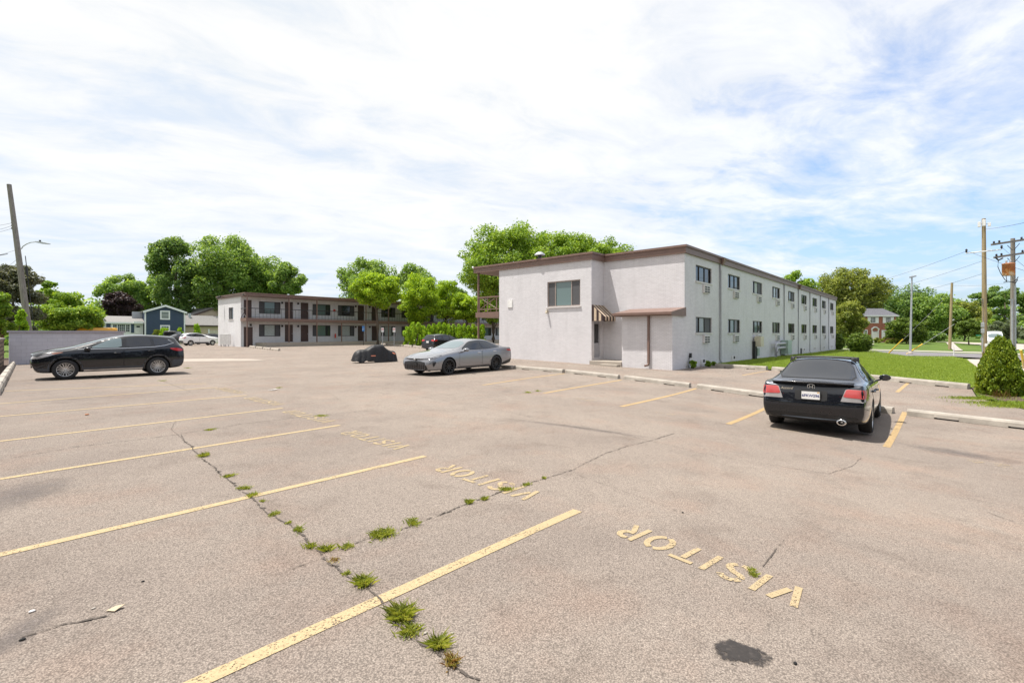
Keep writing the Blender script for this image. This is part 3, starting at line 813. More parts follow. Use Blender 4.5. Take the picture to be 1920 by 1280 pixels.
sh = MB(); sh.add([(23.1, 9.97, 2.55), (23.1, 13.2, 2.55), (24.94, 13.2, 2.55), (24.94, 9.97, 2.55), (23.1, 9.97, 2.73), (23.1, 13.2, 2.73), (24.94, 13.2, 3.02), (24.94, 9.97, 3.02)],
                 [(0,3,2,1),(4,5,6,7),(0,1,5,4),(1,2,6,5),(2,3,7,6),(3,0,4,7)])
B(sh, 'shed_roof', M['brown_trim'], mr, mr)
gt = MB(); gt.box(22.99, 23.097, 9.93, 13.26, 2.60, 2.71); B(gt, 'gutter', M['brown_trim'], mr, mr)
ds = MB(); ds.box(23.29, 23.39, 11.25, 11.35, 0.1, 2.60); ds.tube([(23.34, 11.3, 0.12), (23.30, 11.32, 0.02), (23.15, 11.42, -0.02)], 0.055, 8)
B(ds, 'downspout', M['brown_trim'], mr, mr)
window_part(mr, (23.6, 22.1, 0), (0, -1, 0), (-1, 0, 0), 4.04, 6.44, 3.26, 4.79, [0, .24, .73, 1], [M['screen'], M['win_teal'], M['screen']], M['taupe_frame'], 0.09, 0.06)
UX, NY = (1, 0, 0), (0, -1, 0)
OL = (24.95, 10.06, 0)
random.seed(3)
for i, c in enumerate(cs):
    for z0, z1, up in ((4.53, 5.42, 1), (1.69, 2.56, 0)):
        g = M['win_glass'] if up else (M['win_teal'] if i < 4 else M['win_glass'])
        g2 = random.choice([M['win_dark'], M['screen'], M['win_glass']]); g = random.choice([g, g, M['curtain'] if up else g, M['win_green'] if i % 3 == 0 else g])
        window_part(mr, OL, UX, NY, c - 1.22 - 24.95, c + 1.22 - 24.95, z0, z1, [0, .27, .62, 1], [M['win_dark'], g, g2], M['bronze'], 0.1, 0.05)
        a0 = c - 0.2 - 24.95; zt = z0 - 0.13
        m = MB(); obox(m, OL, UX, NY, a0, a0 + 0.86, 0.002, 0.11, zt - 0.46, zt)
        for q in range(2):
            pass
        ac = B(m, 'air_conditioner', M['sill'], mr, mr, 0.012)
        gr = MB()
        for r_ in range(3):
            for q in range(2):
                obox(gr, OL, UX, NY, a0 + 0.06 + q * 0.40, a0 + 0.40 + q * 0.40, 0.111, 0.118, zt - 0.43 + r_ * 0.13, zt - 0.34 + r_ * 0.13)
        B(gr, 'grille', M['screen'], ac, mr)
    v = MB(); obox(v, OL, UX, NY, c - 0.55 - 24.95, c + 0.25 - 24.95, 0.002, 0.03, -0.12, 0.22)
    bv = B(v, 'basement_vent', M['sill'], mr, mr)
    v = MB(); obox(v, OL, UX, NY, c - 0.22 - 24.95, c + 0.05 - 24.95, 0.031, 0.036, 0.02, 0.18); B(v, 'vent_opening', M['void'], bv, mr)
for x in (30.25, 46.2, 51.7, 57.0, 62.7, 68.0):
    p = MB(); p.tube([(x, 10.0, 5.84), (x, 10.0, -0.2 if x > 31 else 0.05), (x + 0.02, 9.9, -0.28 if x > 31 else -0.1)], 0.045, 8)
    if x < 31: p.tube([(x + 0.2, 10.02, 5.5), (x + 0.2, 10.02, -0.1)], 0.03, 6)
    B(p, 'downspout', M['pipe_grey'], mr, mr)
for x in (30.35, 51.7):
    p = MB(); p.add([(x - .22, 9.72, 6.2), (x + .22, 9.72, 6.2), (x + .22, 9.88, 6.2), (x - .22, 9.88, 6.2), (x - .10, 9.86, 5.78), (x + .10, 9.86, 5.78), (x + .10, 9.94, 5.78), (x - .10, 9.94, 5.78)],
                    [(0,1,2,3),(4,7,6,5),(0,4,5,1),(1,5,6,2),(2,6,7,3),(3,7,4,0)])
    B(p, 'rain_head', M['brown_trim'], mr, mr)
# meters and cabinets on the long wall
m = MB(); obox(m, OL, UX, NY, 12.2, 13.0, 0.12, 0.55, 0.72, 1.45); B(m, 'utility_box', M['cream'], mr, mr, 0.02)
m = MB(); obox(m, OL, UX, NY, 12.1, 12.35, 0.02, 0.2, -0.2, 1.1); m.tube([(37.45, 9.9, 0.9), (37.45, 9.9, -0.25)], 0.05, 8); B(m, 'conduit', M['black'], mr, mr)
m = MB(); obox(m, OL, UX, NY, 12.6, 13.1, 0.02, 0.25, 0.05, 0.6); B(m, 'gas_meter', M['green_box'], mr, mr, 0.02)
m = MB(); obox(m, OL, UX, NY, 20.1, 21.4, 0.05, 0.6, -0.05, 1.1); B(m, 'electric_cabinet', M['green_box'], mr, mr, 0.02)
for k in range(2):
    z = 0.85 - 0.35 * k
    m = MB(); m.tube([(42.0 + 0.25 * k, 9.7, -0.3), (42.0 + 0.25 * k, 9.7, z - 0.25), (42.1 + 0.25 * k, 9.7, z - 0.07), (42.3 + 0.25 * k, 9.7, z), (45.05, 9.7, z)], 0.10, 10); B(m, 'conduit', M['pipe_grey'], mr, mr)
m = MB(); obox(m, OL, UX, NY, 27.8, 28.4, 0.003, 0.02, -0.35, 0.25); B(m, 'access_hatch', M['void'], mr, mr)
m = MB(); obox(m, OL, UX, NY, 0.6, 0.75, 0.002, 0.1, 0.35, 0.6); m.tube([(25.4, 10.0, 0.5), (25.4, 10.0, -0.2)], 0.02, 6); B(m, 'outlet_box', M['black'], mr, mr)
# entry: door, awning, landing
m = MB(); m.box(23.9, 24.58, 15.0, 15.03, 0.27, 2.36); d_ = B(m, 'door', M['pipe_grey'], mr, mr)
m = MB(); m.box(23.98, 24.5, 14.992, 14.999, 1.1, 2.2); B(m, 'door_glass', M['win_dark'], d_, mr)
m = MB(); m.box(24.42, 24.46, 14.93, 14.999, 1.2, 1.3); B(m, 'handle', M['galv'], d_, mr)
aw = MB()
n = 8; x0, x1 = 23.61, 24.93
for i in range(n):
    a = x0 + (x1 - x0) * i / n; b = x0 + (x1 - x0) * (i + 1) / n; mi = i % 2
    aw.add([(a, 14.89, 3.29), (b, 14.89, 3.29), (b, 14.12, 2.60), (a, 14.12, 2.60), (b, 14.12, 2.36), (a, 14.12, 2.36)], [(0, 1, 2, 3), (3, 2, 4, 5)], 1 - mi)
for X_, fl in ((x0, 0), (x1, 1)):
    for i in range(5):
        a = 14.89 - 0.77 * i / 5; b = 14.89 - 0.77 * (i + 1) / 5
        za = 3.29 - 0.69 * i / 5; zb_ = 3.29 - 0.69 * (i + 1) / 5
        aw.add([(X_, a, 2.36), (X_, b, 2.36), (X_, b, zb_), (X_, a, za)], [(0, 1, 2, 3)], 1 - i % 2)
B(aw, 'awning', [M['awning_tan'], M['awning_dark']], mr, mr)
st = MB(); st.box(23.35, 24.94, 12.87, 14.88, -0.8, 0.12); B(st, 'entry_step', M['concrete_pale'], mr, mr, 0.015)
st = MB(); st.box(23.0, 23.34, 12.95, 14.0, -0.8, -0.03); B(st, 'entry_step', M['concrete_pale'], mr, mr, 0.015)
Yp = XY_X(957, 23.6)
m = MB(); m.box(23.56, 23.598, Yp - 0.2, Yp + 0.22, 3.35, 3.85); B(m, 'wall_plaque', M['white_metal'], mr, mr)
Yp = XY_X(1027, 23.6)
m = MB(); m.box(23.45, 23.598, Yp - 0.05, Yp + 0.05, 2.93, 3.08); m.lathe([(0, 0), (0.05, 0.02), (0.07, 0.1), (0, 0.1)], 10, M=Matrix.Translation((23.45, Yp, 2.85))); B(m, 'wall_lamp', M['cream'], mr, mr)
Yp = XY_X(1012, 23.9)
def vent(px, X, z, mat, s=1.0):
    Y = XY_X(px, X); m = MB(); m.lathe([(0.11 * s, 0), (0.11 * s, 0.22 * s)], 12, M=Matrix.Translation((X, Y, z)))
    o = B(m, 'roof_vent', M['bronze'], mr, mr)
    m = MB(); m.lathe([(0.30 * s, 0.20 * s), (0.28 * s, 0.28 * s), (0.13 * s, 0.38 * s), (0.0, 0.40 * s)], 14, M=Matrix.Translation((X, Y, z))); B(m, 'vent_cap', mat, o, mr)
vent(1012, 23.65, 6.285, M['galv'], 1.1); vent(1293, 26.6, 6.285, M['galv'], 0.6)
for X in (40, 52): 
    m = MB(); m.lathe([(0.1, 0), (0.1, 0.3), (0.2, 0.32), (0.0, 0.42)], 10, M=Matrix.Translation((X, 11.0, 6.285))); B(m, 'roof_vent', M['galv'], mr, mr)
# balcony on the court side
b = MB(); b.box(23.58, 73.4, 22.11, 24.34, 2.76, 3.12); B(b, 'balcony', M['brown_trim'], mr, mr)
rl = MB()
rl.box(23.62, 23.70, 22.12, 24.12, 4.10, 4.19); rl.box(23.63, 23.69, 22.12, 24.12, 3.28, 3.34)
for y in (22.35, 23.2, 24.0): rl.box(23.635, 23.685, y, y + 0.05, 3.12, 4.10)
rl.tube([(23.66, 22.4, 3.34), (23.66, 23.95, 4.1)], 0.025, 6); rl.tube([(23.66, 23.95, 3.34), (23.66, 22.4, 4.1)], 0.025, 6)
for x in np.arange(23.8, 73, 0.6): rl.box(x, x + 0.03, 24.26, 24.29, 3.12, 4.10)
rl.box(23.7, 73.3, 24.24, 24.31, 4.10, 4.17)
B(rl, 'railing', M['brown_trim'], mr, mr)
for x in [23.72] + list(np.arange(28.5, 73, 4.6)):
    m = MB(); m.box(x - 0.06, x + 0.06, 24.14, 24.24, -0.4, 5.86); B(m, 'post', M['brown_trim'], mr, mr)
mm = MB(); mm.tube([(23.45, 24.4, 6.2), (23.35, 24.4, 6.28)], 0.06, 8); B(mm, 'security_camera', M['white_metal'], mr, mr)

# ------------------------------------------------------------------ motel block across the lot
nr = empty('motel_wing', (21, 60.6, 0.1), 0, 'long two-storey motel wing with brown balcony, doors and picture windows', 'building')
w = MB()
LX0, LX1 = 21.0, 92.0
wins = [(23.0, 25.5)]; dors = [(26.02, 27.03), (28.0, 29.0)]
for k in range(6):
    wins += [(29.54 + 10.22 * k, 32.0 + 10.22 * k), (33.05 + 10.22 * k, 35.5 + 10.22 * k)]
    dors += [(36.0 + 10.22 * k, 37.0 + 10.22 * k), (38.2 + 10.22 * k, 39.2 + 10.22 * k)]
hl = []
for a, c in wins: hl += [(a - LX0, c - LX0, 4.06, 5.5), (a - LX0, c - LX0, 1.33, 2.76)]
for a, c in dors: hl += [(a - LX0, c - LX0, 3.50, 5.6), (a - LX0, c - LX0, 0.66, 2.78)]
hl += [(0.32, 1.2, 3.50, 5.6), (0.32, 1.32, 0.1, 2.45)]
ON = (LX0, 60.6, 0)
wall_holes(w, ON, UX, NY, LX1 - LX0, -0.3, 5.97, hl, 0.12)
wall_holes(w, (LX0, 68.2, 0), (0, -1, 0), (-1, 0, 0), 7.6, -0.3, 5.97, [(3.7, 5.2, 3.38, 4.79)], 0.1)
wall_holes(w, (LX1, 60.6, 0), (0, 1, 0), (1, 0, 0), 7.6, -0.3, 5.97, [])
wall_holes(w, (LX1, 68.2, 0), (-1, 0, 0), (0, 1, 0), LX1 - LX0, -0.3, 5.97, [])
B(w, 'wall', M['wing_brick'], nr, nr)
o1 = [(20.85, 58.75), (92.1, 58.75), (92.1, 68.3), (20.85, 68.3)]; o2 = [(20.78, 58.68), (92.2, 58.68), (92.2, 68.4), (20.78, 68.4)]
outline_band('fascia', o1, 5.972, 6.22, M['brown_trim'], nr); outline_band('roof', o2, 6.22, 6.33, M['brown_trim'], nr)
b = MB(); b.box(20.95, 92, 58.80, 60.59, 3.10, 3.46); B(b, 'balcony', M['brown_trim'], nr, nr)
b = MB(); b.box(22.6, 92, 57.7, 60.59, -0.2, 0.60); B(b, 'walkway', M['concrete_pale'], nr, nr)
window_part(nr, (LX0, 68.2, 0), (0, -1, 0), (-1, 0, 0), 3.7, 5.2, 3.38, 4.79, [0, .5, 1], [M['screen'], M['win_glass']], M['bronze'], 0.1, 0.06)
random.seed(11)
for k, (a, c) in enumerate(wins):
    flip = k % 2 == 0
    for z0, z1 in ((4.06, 5.5), (1.33, 2.76)):
        dark = k >= 2 and z0 > 3
        mid = M['win_dark'] if dark else random.choice([M['win_green'], M['win_teal'], M['curtain']])
        window_part(nr, ON, UX, NY, a - LX0, c - LX0, z0, z1, [0, .25, .75, 1], [M['screen'], mid, M['screen'] if flip or dark else M['win_glass']], M['bronze'], 0.12, 0.07, sill=False)
for a, c in dors:
    for z0, z1 in ((3.50, 5.6), (0.66, 2.78)):
        m = MB(); obox(m, ON, UX, NY, a - LX0 + 0.004, c - LX0 - 0.004, -0.10, -0.06, z0 + 0.01, z1 - 0.004)
        for q in range(2):
            for r_ in range(3): obox(m, ON, UX, NY, a - LX0 + 0.14 + q * 0.40, a - LX0 + 0.44 + q * 0.40, -0.059, -0.045, z0 + 0.2 + r_ * 0.62, z0 + 0.68 + r_ * 0.62)
        d_ = B(m, 'door', M['brown_dark'], nr, nr)
        m = MB(); m.lathe([(0, 0), (0.04, 0.01), (0.04, 0.05), (0, 0.07)], 8, 'Y', M=Matrix.Translation((c - 0.1, 60.58, z0 + 1.0))); B(m, 'handle', M['galv'], d_, nr)
        m = MB(); obox(m, ON, UX, NY, a - LX0 - 0.45, a - LX0 - 0.25, 0.002, 0.14, z0 + 1.82, z0 + 2.06); B(m, 'wall_lamp', M['bronze'], nr, nr)
m = MB(); obox(m, ON, UX, NY, 0.33, 1.19, -0.1, -0.06, 3.51, 5.59); obox(m, ON, UX, NY, 0.33, 1.31, -0.1, -0.06, 0.11, 2.44); B(m, 'door', M['brown_dark'], nr, nr)
m = MB(); obox(m, ON, UX, NY, 0.95, 1.15, 0.002, 0.14, 2.55, 2.8); B(m, 'wall_lamp', M['bronze'], nr, nr)
rl = MB()
rl.box(21.0, 92, 58.84, 58.90, 4.52, 4.60); rl.box(21.0, 92, 58.85, 58.89, 3.55, 3.59)
for x in np.arange(21.1, 92, 0.42): rl.box(x, x + 0.022, 58.86, 58.882, 3.46, 4.52)
rl.box(20.98, 21.04, 58.9, 60.58, 4.52, 4.60); rl.tube([(21.0, 58.95, 3.5), (21.0, 60.5, 4.5)], 0.03, 6); rl.tube([(21.0, 60.5, 3.5), (21.0, 58.95, 4.5)], 0.03, 6)
B(rl, 'railing', M['bronze'], nr, nr)
for x in [21.05, 25.76, 29.25] + list(np.arange(32.6, 92, 3.6)):
    m = MB(); m.box(x - 0.055, x + 0.055, 58.79, 58.90, 0.0 if x < 22 else 0.6, 5.97 if x < 31 or x > 36 else 3.1); B(m, 'post', M['brown_trim'], nr, nr)
for x, z in ((36.3 - 3.95, 4.75), (36.3 - 3.9, 1.2), (32.45, 4.7)):
    pass
m = MB(); m.lathe([(0, 0), (0.16, 0.0), (0.16, 0.1), (0, 0.12)], 14, 'Y', M=Matrix.Translation((32.5, 60.47, 4.75))); B(m, 'alarm_bell', M['sign_red'], nr, nr)
m = MB(); m.lathe([(0.1, 0), (0.1, 0.5), (0.04, 0.58), (0, 0.6)], 12, M=Matrix.Translation((32.6, 60.45, 1.1))); B(m, 'fire_extinguisher', M['sign_red'], nr, nr)
m = MB(); m.box(20.8, 20.9, 59.2, 59.5, 6.0, 6.15); m.tube([(20.7, 66.3, 6.2), (20.4, 66.6, 6.05)], 0.12, 8); B(m, 'flood_lamp', M['bronze'], nr, nr)

# ------------------------------------------------------------------ block wall, screen wall, fence at the lot edge
bw = MB(); bw.box(1.45, 6.2, 36.5, 36.75, -0.2, 1.70); bw.box(5.95, 6.2, 36.75, 40, -0.2, 1.70)
o = bw.build('block_wall', M['grey_block']); tag(o, 'low grey painted block wall behind the black SUV at the lot edge', 'wall')
bc = MB(); bc.prism([(1.38, 36.42), (6.27, 36.42), (6.27, 40.05), (5.88, 40.05), (5.88, 36.82), (1.38, 36.82)], 1.702, 1.80)
bc.build('coping', simple('grey wall coping', (0.33, 0.31, 0.34), 0.8), o)
sw = MB()
pa, pb = Vector((0.62, 28.5)), Vector((1.20, 36.3))
t_ = (pb - pa).normalized(); n_ = Vector((-t_.y, t_.x))
L_ = (pb - pa).length
for i in range(int(L_ / 0.4)):
    for j in range(6):
        a = pa + t_ * (i * 0.4 + (0.2 if j % 2 else 0)); 
        Mx = Matrix.Translation((a.x, a.y, 0)) @ Matrix.Rotation(math.atan2(t_.y, t_.x), 4, 'Z')
        sw.box(0, 0.28, -0.07, 0.08, 0.02 + j * 0.22, 0.02 + j * 0.22 + 0.205, 0, Mx)
Mx = Matrix.Translation((pa.x, pa.y, 0)) @ Matrix.Rotation(math.atan2(t_.y, t_.x), 4, 'Z')
o = sw.build('screen_wall', M['tan_brick']); tag(o, 'tan openwork screen block wall running along the planting strip', 'wall')
cpm = MB(); cpm.box(-0.1, L_, -0.11, 0.12, 1.345, 1.42, 0, Mx); cpm.build('coping', M['concrete'], o)
fr = empty('plank_fence', (-4, 45, 0), 0.0, 'dark brown plank fence behind the tan screen wall', 'fence')
fm = MB()
for i in range(36):
    x = i * 0.155; fm.box(x, x + 0.14, -0.012, 0.012, 0, 2.05 + random.uniform(-0.02, 0.02))
fm.build('fence_boards', M['fence_wood'], fr)
for z in (0.4, 1.6):
    fm = MB(); fm.box(0, 5.6, 0.013, 0.06, z, z + 0.1); fm.build('fence_rail', M['fence_wood'], fr)

# ------------------------------------------------------------------ wheel stops
def stop_mesh(L, name='wheel_stop'):
    m = MB(); h = L / 2
    prof = lambda zb: [(-0.115, zb), (-0.10, 0.11), (-0.065, 0.155), (0.065, 0.155), (0.10, 0.11), (0.115, zb)]
    cuts = [(-h, -h * 0.62, 0), (-h * 0.62, -h * 0.30, 0.035), (-h * 0.30, h * 0.28, 0), (h * 0.28, h * 0.60, 0.035), (h * 0.60, h, 0)]
    vs = []; stations = []
    for a, b_, zb in cuts: stations += [(a, zb), (b_, zb)]
    for y, zb in stations: vs += [(x + random.uniform(-.004, .004), y, z) for x, z in prof(zb)]
    fs = []
    for i in range(len(stations) - 1):
        for j in range(6):
            fs.append((i*6+j, i*6+(j+1) % 6, (i+1)*6+(j+1) % 6, (i+1)*6+j))
    fs += [tuple(range(6)), tuple(range((len(stations)-1)*6, len(stations)*6))]
    m.add(vs, fs)
    return m
def wheel_stop(a, b, label, group, mat='concrete', hs=1.0):
    a = Vector(a); b = Vector(b); c = (a + b) / 2; t = b - a
    m = stop_mesh(t.length); o = m.build('wheel_stop', M[mat], None, 0)
    za, zb_ = zg(a.x, a.y), zg(b.x, b.y)
    o.location = (c.x, c.y, (za + zb_) / 2 + 0.001)
    o.rotation_euler = (math.atan2(zb_ - za, t.length), 0, math.atan2(t.y, t.x) - R(90)); o.scale.z = hs
    tag(o, label, 'wheel stop', group); return o
g1 = 'concrete wheel stops along the stalls by the motel block'
for a, b, lb in [((16.95, 17.9), (16.92, 15.0), 'concrete wheel stop behind the rear wheel of the silver sedan'),
                 ((16.92, 14.85), (16.88, 12.05), 'worn concrete wheel stop next after the one behind the silver sedan'),
                 ((16.98, 11.95), (16.90, 9.42), 'concrete wheel stop in front of the striped awning entrance'),
                 ((17.0, 9.2), (16.90, 6.62), 'concrete wheel stop in front of the shed with brown downspout'),
                 ((16.95, 6.35), (16.4, 3.55), 'concrete wheel stop ending behind the boot of the black sedan'),
                 ((16.3, 3.4), (15.75, 0.92), 'shaded concrete wheel stop at the front wheels of the black sedan'),
                 ((15.68, 0.62), (14.95, -2.1), 'long chipped concrete wheel stop beside the black sedan, towards the arborvitae')]:
    wheel_stop(a, b, lb, g1)
g2 = 'concrete kerb blocks at the lawn edge'
for a, b, lb in [((27.3, 9.25), (26.65, 6.55), 'concrete kerb block between the white brick wall and the lawn'),
                 ((26.55, 6.25), (25.55, 4.1), 'concrete kerb block half hidden behind the black sedan roof'),
                 ((25.5, 3.95), (24.5, 1.72), 'concrete kerb block at the mirror of the black sedan'),
                 ((24.46, 1.62), (23.3, -0.72), 'concrete kerb block ending at the big arborvitae')]:
    wheel_stop(a, b, lb, g2, hs=1.25)
g3 = 'concrete wheel stops along the planting strip'
loc3 = ['nearest to the camera', 'second from the frame edge', 'third from the frame edge', 'fourth from the frame edge', 'third before the block wall', 'second before the block wall', 'touching the corner of the block wall']
for i in range(7):
    y0 = 18.6 + i * 2.52; xx = lambda y: 0.48 + 0.0625 * (y - 18.76)
    wheel_stop((xx(y0), y0), (xx(y0 + 2.3), y0 + 2.3), 'grey wheel stop along the planting strip, ' + loc3[i], g3, hs=1.3)
g4 = 'pale wheel stops by the motel wing'
for i, lb in enumerate(['pale wheel stop nearest the brown corner door of the motel wing', 'pale wheel stop second from the corner door of the motel wing', 'pale wheel stop third from the corner door of the motel wing', 'pale wheel stop at the free end of the row by the wing']):
    f0 = i / 4; f1 = (i + 0.86) / 4
    A = Vector((21.1, 58.0)); C = Vector((19.35, 46.0))
    wheel_stop(A.lerp(C, f0), A.lerp(C, f1), lb, g4, 'concrete_pale', 1.3)
for i, lb in enumerate(['pale wheel stop under the blue sign', 'pale wheel stop left of the two white signs', 'pale wheel stop under the second white sign', 'pale wheel stop at the near end of the hedge', 'pale wheel stop beside the dark SUV by the hedge']):
    A = Vector((37.6, 57.3)); C = Vector((33.1, 42.2))
    wheel_stop(A.lerp(C, i / 5), A.lerp(C, (i + 0.82) / 5), lb, 'pale wheel stops before the hedge', 'concrete_pale', 1.3)

# ------------------------------------------------------------------ houses
HR = HEAD - R(90)                    # local x runs across the view, y away from it
def gable_house(): pass
def hx(px, pc, d): return (px - pc) * d / FPX
def hz_(py, d, zb): return CAMZ + (HOR - py) * d / FPX - zb

def house_root(name, pc, d, label, rot=0.0, dz=0.0):
    p = AT(pc, d); p.z += dz
    return empty(name, p, HR + rot, label, 'house')
def hwindow(root, x0, x1, z0, z1, y, frame, pane, nx=2, nz=2, trim=0.12, sh=None):
    f = MB(); 
    f.box(x0 - trim, x0, y - 0.06, y + 0.02, z0 - trim, z1 + trim); f.box(x1, x1 + trim, y - 0.06, y + 0.02, z0 - trim, z1 + trim)
    f.box(x0, x1, y - 0.06, y + 0.02, z1, z1 + trim); f.box(x0, x1, y - 0.06, y + 0.02, z0 - trim, z0)
    for i in range(1, nx): xx = x0 + (x1 - x0) * i / nx; f.box(xx - 0.02, xx + 0.02, y - 0.045, y, z0, z1)
    for i in range(1, nz): zz = z0 + (z1 - z0) * i / nz; f.box(x0, x1, y - 0.043, y + 0.001, zz - 0.02, zz + 0.02)
    w = f.build('window', frame, root)
    p = MB(); p.quad((x0, y - 0.012, z0), (x1, y - 0.012, z0), (x1, y - 0.012, z1), (x0, y - 0.012, z1)); p.build('pane', pane, w)
    if sh:
        for a in (x0 - trim - 0.55, x1 + trim + 0.03):
            q = MB(); q.box(a, a + 0.52, y - 0.05, y - 0.003, z0 - trim, z1 + trim); q.build('shutter', sh, w)
    return w
def gable(root, x0, x1, yf, yb, z0, ze, zr, wall, roofm, trim, along_y=True, over=0.35, name=('wall', 'roof')):
    """ridge along y (gable faces the viewer) or along x"""
    m = MB()
    if along_y:
        xm = (x0 + x1) / 2
        m.add([(x0, yf, z0), (x1, yf, z0), (x1, yf, ze), (xm, yf, zr), (x0, yf, ze), (x0, yb, z0), (x1, yb, z0), (x1, yb, ze), (xm, yb, zr), (x0, yb, ze)],
              [(0, 1, 2, 3, 4), (5, 9, 8, 7, 6), (0, 4, 9, 5), (1, 6, 7, 2)])
        m.build('wall', wall, root)
        r = MB(); t = 0.14; s = (zr - ze) / (xm - x0)
        xa, xb = x0 - over, x1 + over; za = ze - over * s
        for (xe, sg) in ((xa, 1), (xb, 1)):
            r.add([(xe, yf - over, za + 0.02), (xm, yf - over, zr + 0.02), (xm, yb + over, zr + 0.02), (xe, yb + over, za + 0.02),
                   (xe, yf - over, za + t), (xm, yf - over, zr + t), (xm, yb + over, zr + t), (xe, yb + over, za + t)],
                  [(0,3,2,1),(4,5,6,7),(0,1,5,4),(1,2,6,5),(2,3,7,6),(3,0,4,7)])
        ro = r.build('roof', roofm, root)
        q = MB()
        for xe in (xa, xb):
            q.add([(xe, yf - over - 0.03, za - 0.2), (xm, yf - over - 0.03, zr - 0.2), (xm, yf - over - 0.03, zr + t), (xe, yf - over - 0.03, za + t),
                   (xe, yf - over - 0.003, za - 0.2), (xm, yf - over - 0.003, zr - 0.2), (xm, yf - over - 0.003, zr + t), (xe, yf - over - 0.003, za + t)],
                  [(0,3,2,1),(4,5,6,7),(0,1,5,4),(1,2,6,5),(2,3,7,6),(3,0,4,7)])
        q.build('bargeboard', trim, ro)
    else:
        ym = (yf + yb) / 2
        m.add([(x0, yf, z0), (x0, yb, z0), (x0, yb, ze), (x0, ym, zr), (x0, yf, ze), (x1, yf, z0), (x1, yb, z0), (x1, yb, ze), (x1, ym, zr), (x1, yf, ze)],
              [(0, 1, 2, 3, 4), (5, 9, 8, 7, 6), (0, 4, 9, 5), (1, 6, 7, 2)])
        m.build('wall', wall, root)
        r = MB(); t = 0.14; s = (zr - ze) / (ym - yf)
        for ye in (yf - over, yb + over):
            za = ze - over * s
            r.add([(x0 - over, ye, za + 0.02), (x0 - over, ym, zr + 0.02), (x1 + over, ym, zr + 0.02), (x1 + over, ye, za + 0.02),
                   (x0 - over, ye, za + t), (x0 - over, ym, zr + t), (x1 + over, ym, zr + t), (x1 + over, ye, za + t)],
                  [(0,3,2,1),(4,5,6,7),(0,1,5,4),(1,2,6,5),(2,3,7,6),(3,0,4,7)])
        ro = r.build('roof', roofm, root)
        q = MB(); za = ze - over * s
        q.box(x0 - over, x1 + over, yf - over - 0.08, yf - over - 0.003, za - 0.12, za + t); q.build('gutter', trim, ro)
    return ro
# navy house
d = 84; pc = 311
hr = house_root('navy_house', pc, d, 'two-storey navy house with white trim and a low grey-roofed wing', R(43))
zb = hr.location.z
X = lambda px: hx(px, pc, d) * 0.83
Z = lambda py: hz_(py, d, zb)
gable(hr, X(274), X(346), 0, 8, -0.5, Z(584), Z(573), M['navy_siding'], M['shingle_grey'], M['white_trim'])
for xa_, xb_ in ((272.5, 275), (345, 347.5)):
    q = MB(); q.box(X(xa_), X(xb_), -0.06, 0.05, -0.5, Z(584)); q.build('corner_board', M['white_trim'], hr)
hwindow(hr, X(303), X(316), Z(597), Z(584.5), -0.01, M['white_trim'], M['win_green'], 1, 2, 0.2)
hwindow(hr, X(303), X(316), Z(630), Z(611.5), -0.01, M['white_trim'], M['win_teal'], 3, 3, 0.2)
gable(hr, X(207), X(272), 1.5, 9, -0.5, Z(605), Z(594), M['white_trim'], M['shingle_grey'], M['white_trim'], along_y=False)
for a, c in ((220, 226), (228, 240), (242, 248)): hwindow(hr, X(a), X(c), Z(622), Z(609), 1.49, M['white_trim'], M['win_glass'], 2 if c - a < 8 else 4, 3, 0.1)
for a, c in ((208.5, 216), (250.5, 256)):
    q = MB(); q.box(X(a), X(c), 1.42, 1.495, Z(624), Z(607)); q.build('shutter', M['navy_siding'], hr)
q = MB(); q.box(X(257), X(268), 1.43, 1.495, -0.2, Z(609)); dd = q.build('door', M['white_metal'], hr)
q = MB(); q.box(X(260), X(266), 1.42, 1.43, Z(614), Z(611)); q.build('door_light', M['win_glass'], dd)
q = MB(); q.box(X(254), X(271), 0.6, 1.5, Z(607), Z(603)); q.build('porch_roof', M['white_trim'], hr)
q = MB(); q.box(X(197), X(205), 2.0, 3.2, -0.5, Z(588)); q.build('chimney', M['white_trim'], hr)
q = MB(); q.box(X(200.5), X(203.5), 1.95, 2.0, -0.5, Z(589)); q.build('chimney_panel', M['navy_siding'], hr)
gable(hr, X(165), X(197), 6, 12, -0.5, Z(612), Z(604), M['navy_siding'], M['shingle_grey'], M['white_trim'], along_y=False)
q = MB(); q.box(X(255), X(273), 4.0, 4.1, Z(600), Z(584)); q.build('side_dormer', M['grey_siding'], hr)
# beige house with garage
d = 92; pc = 376
br_ = house_root('beige_house', pc, d, 'beige sided house with grey roof and garage beside the motel wing', R(56))
zb = br_.location.z
gable(br_, -2.6, 8.4, 0, 5.6, -0.5, hz_(609, d, zb), hz_(592, d, zb), M['beige_siding'], M['shingle_grey'], M['brown_dark'], along_y=False, over=0.3)
q = MB(); q.box(1.6, 5.6, -0.06, -0.003, -0.3, 2.15); g = q.build('garage_door', M['cream'], br_)
q = MB(); q.box(1.3, 1.58, -0.08, -0.003, -0.3, 2.4); q.box(5.62, 5.9, -0.08, -0.003, -0.3, 2.4); q.build('door_frame', M['white_trim'], br_)
gable(br_, 1.5, 9, 6.5, 14, -0.5, hz_(588, d, zb), hz_(573, d, zb), M['beige_siding'], M['shingle_grey'], M['brown_dark'], over=0.35)
hwindow(br_, 3.0, 3.9, 3.6, 4.5, 6.49, M['white_trim'], M['win_dark'], 1, 2)
q = MB(); q.box(-1.2, -0.8, 2.0, 2.4, 3.0, 5.4); q.build('chimney', M['galv'], br_)
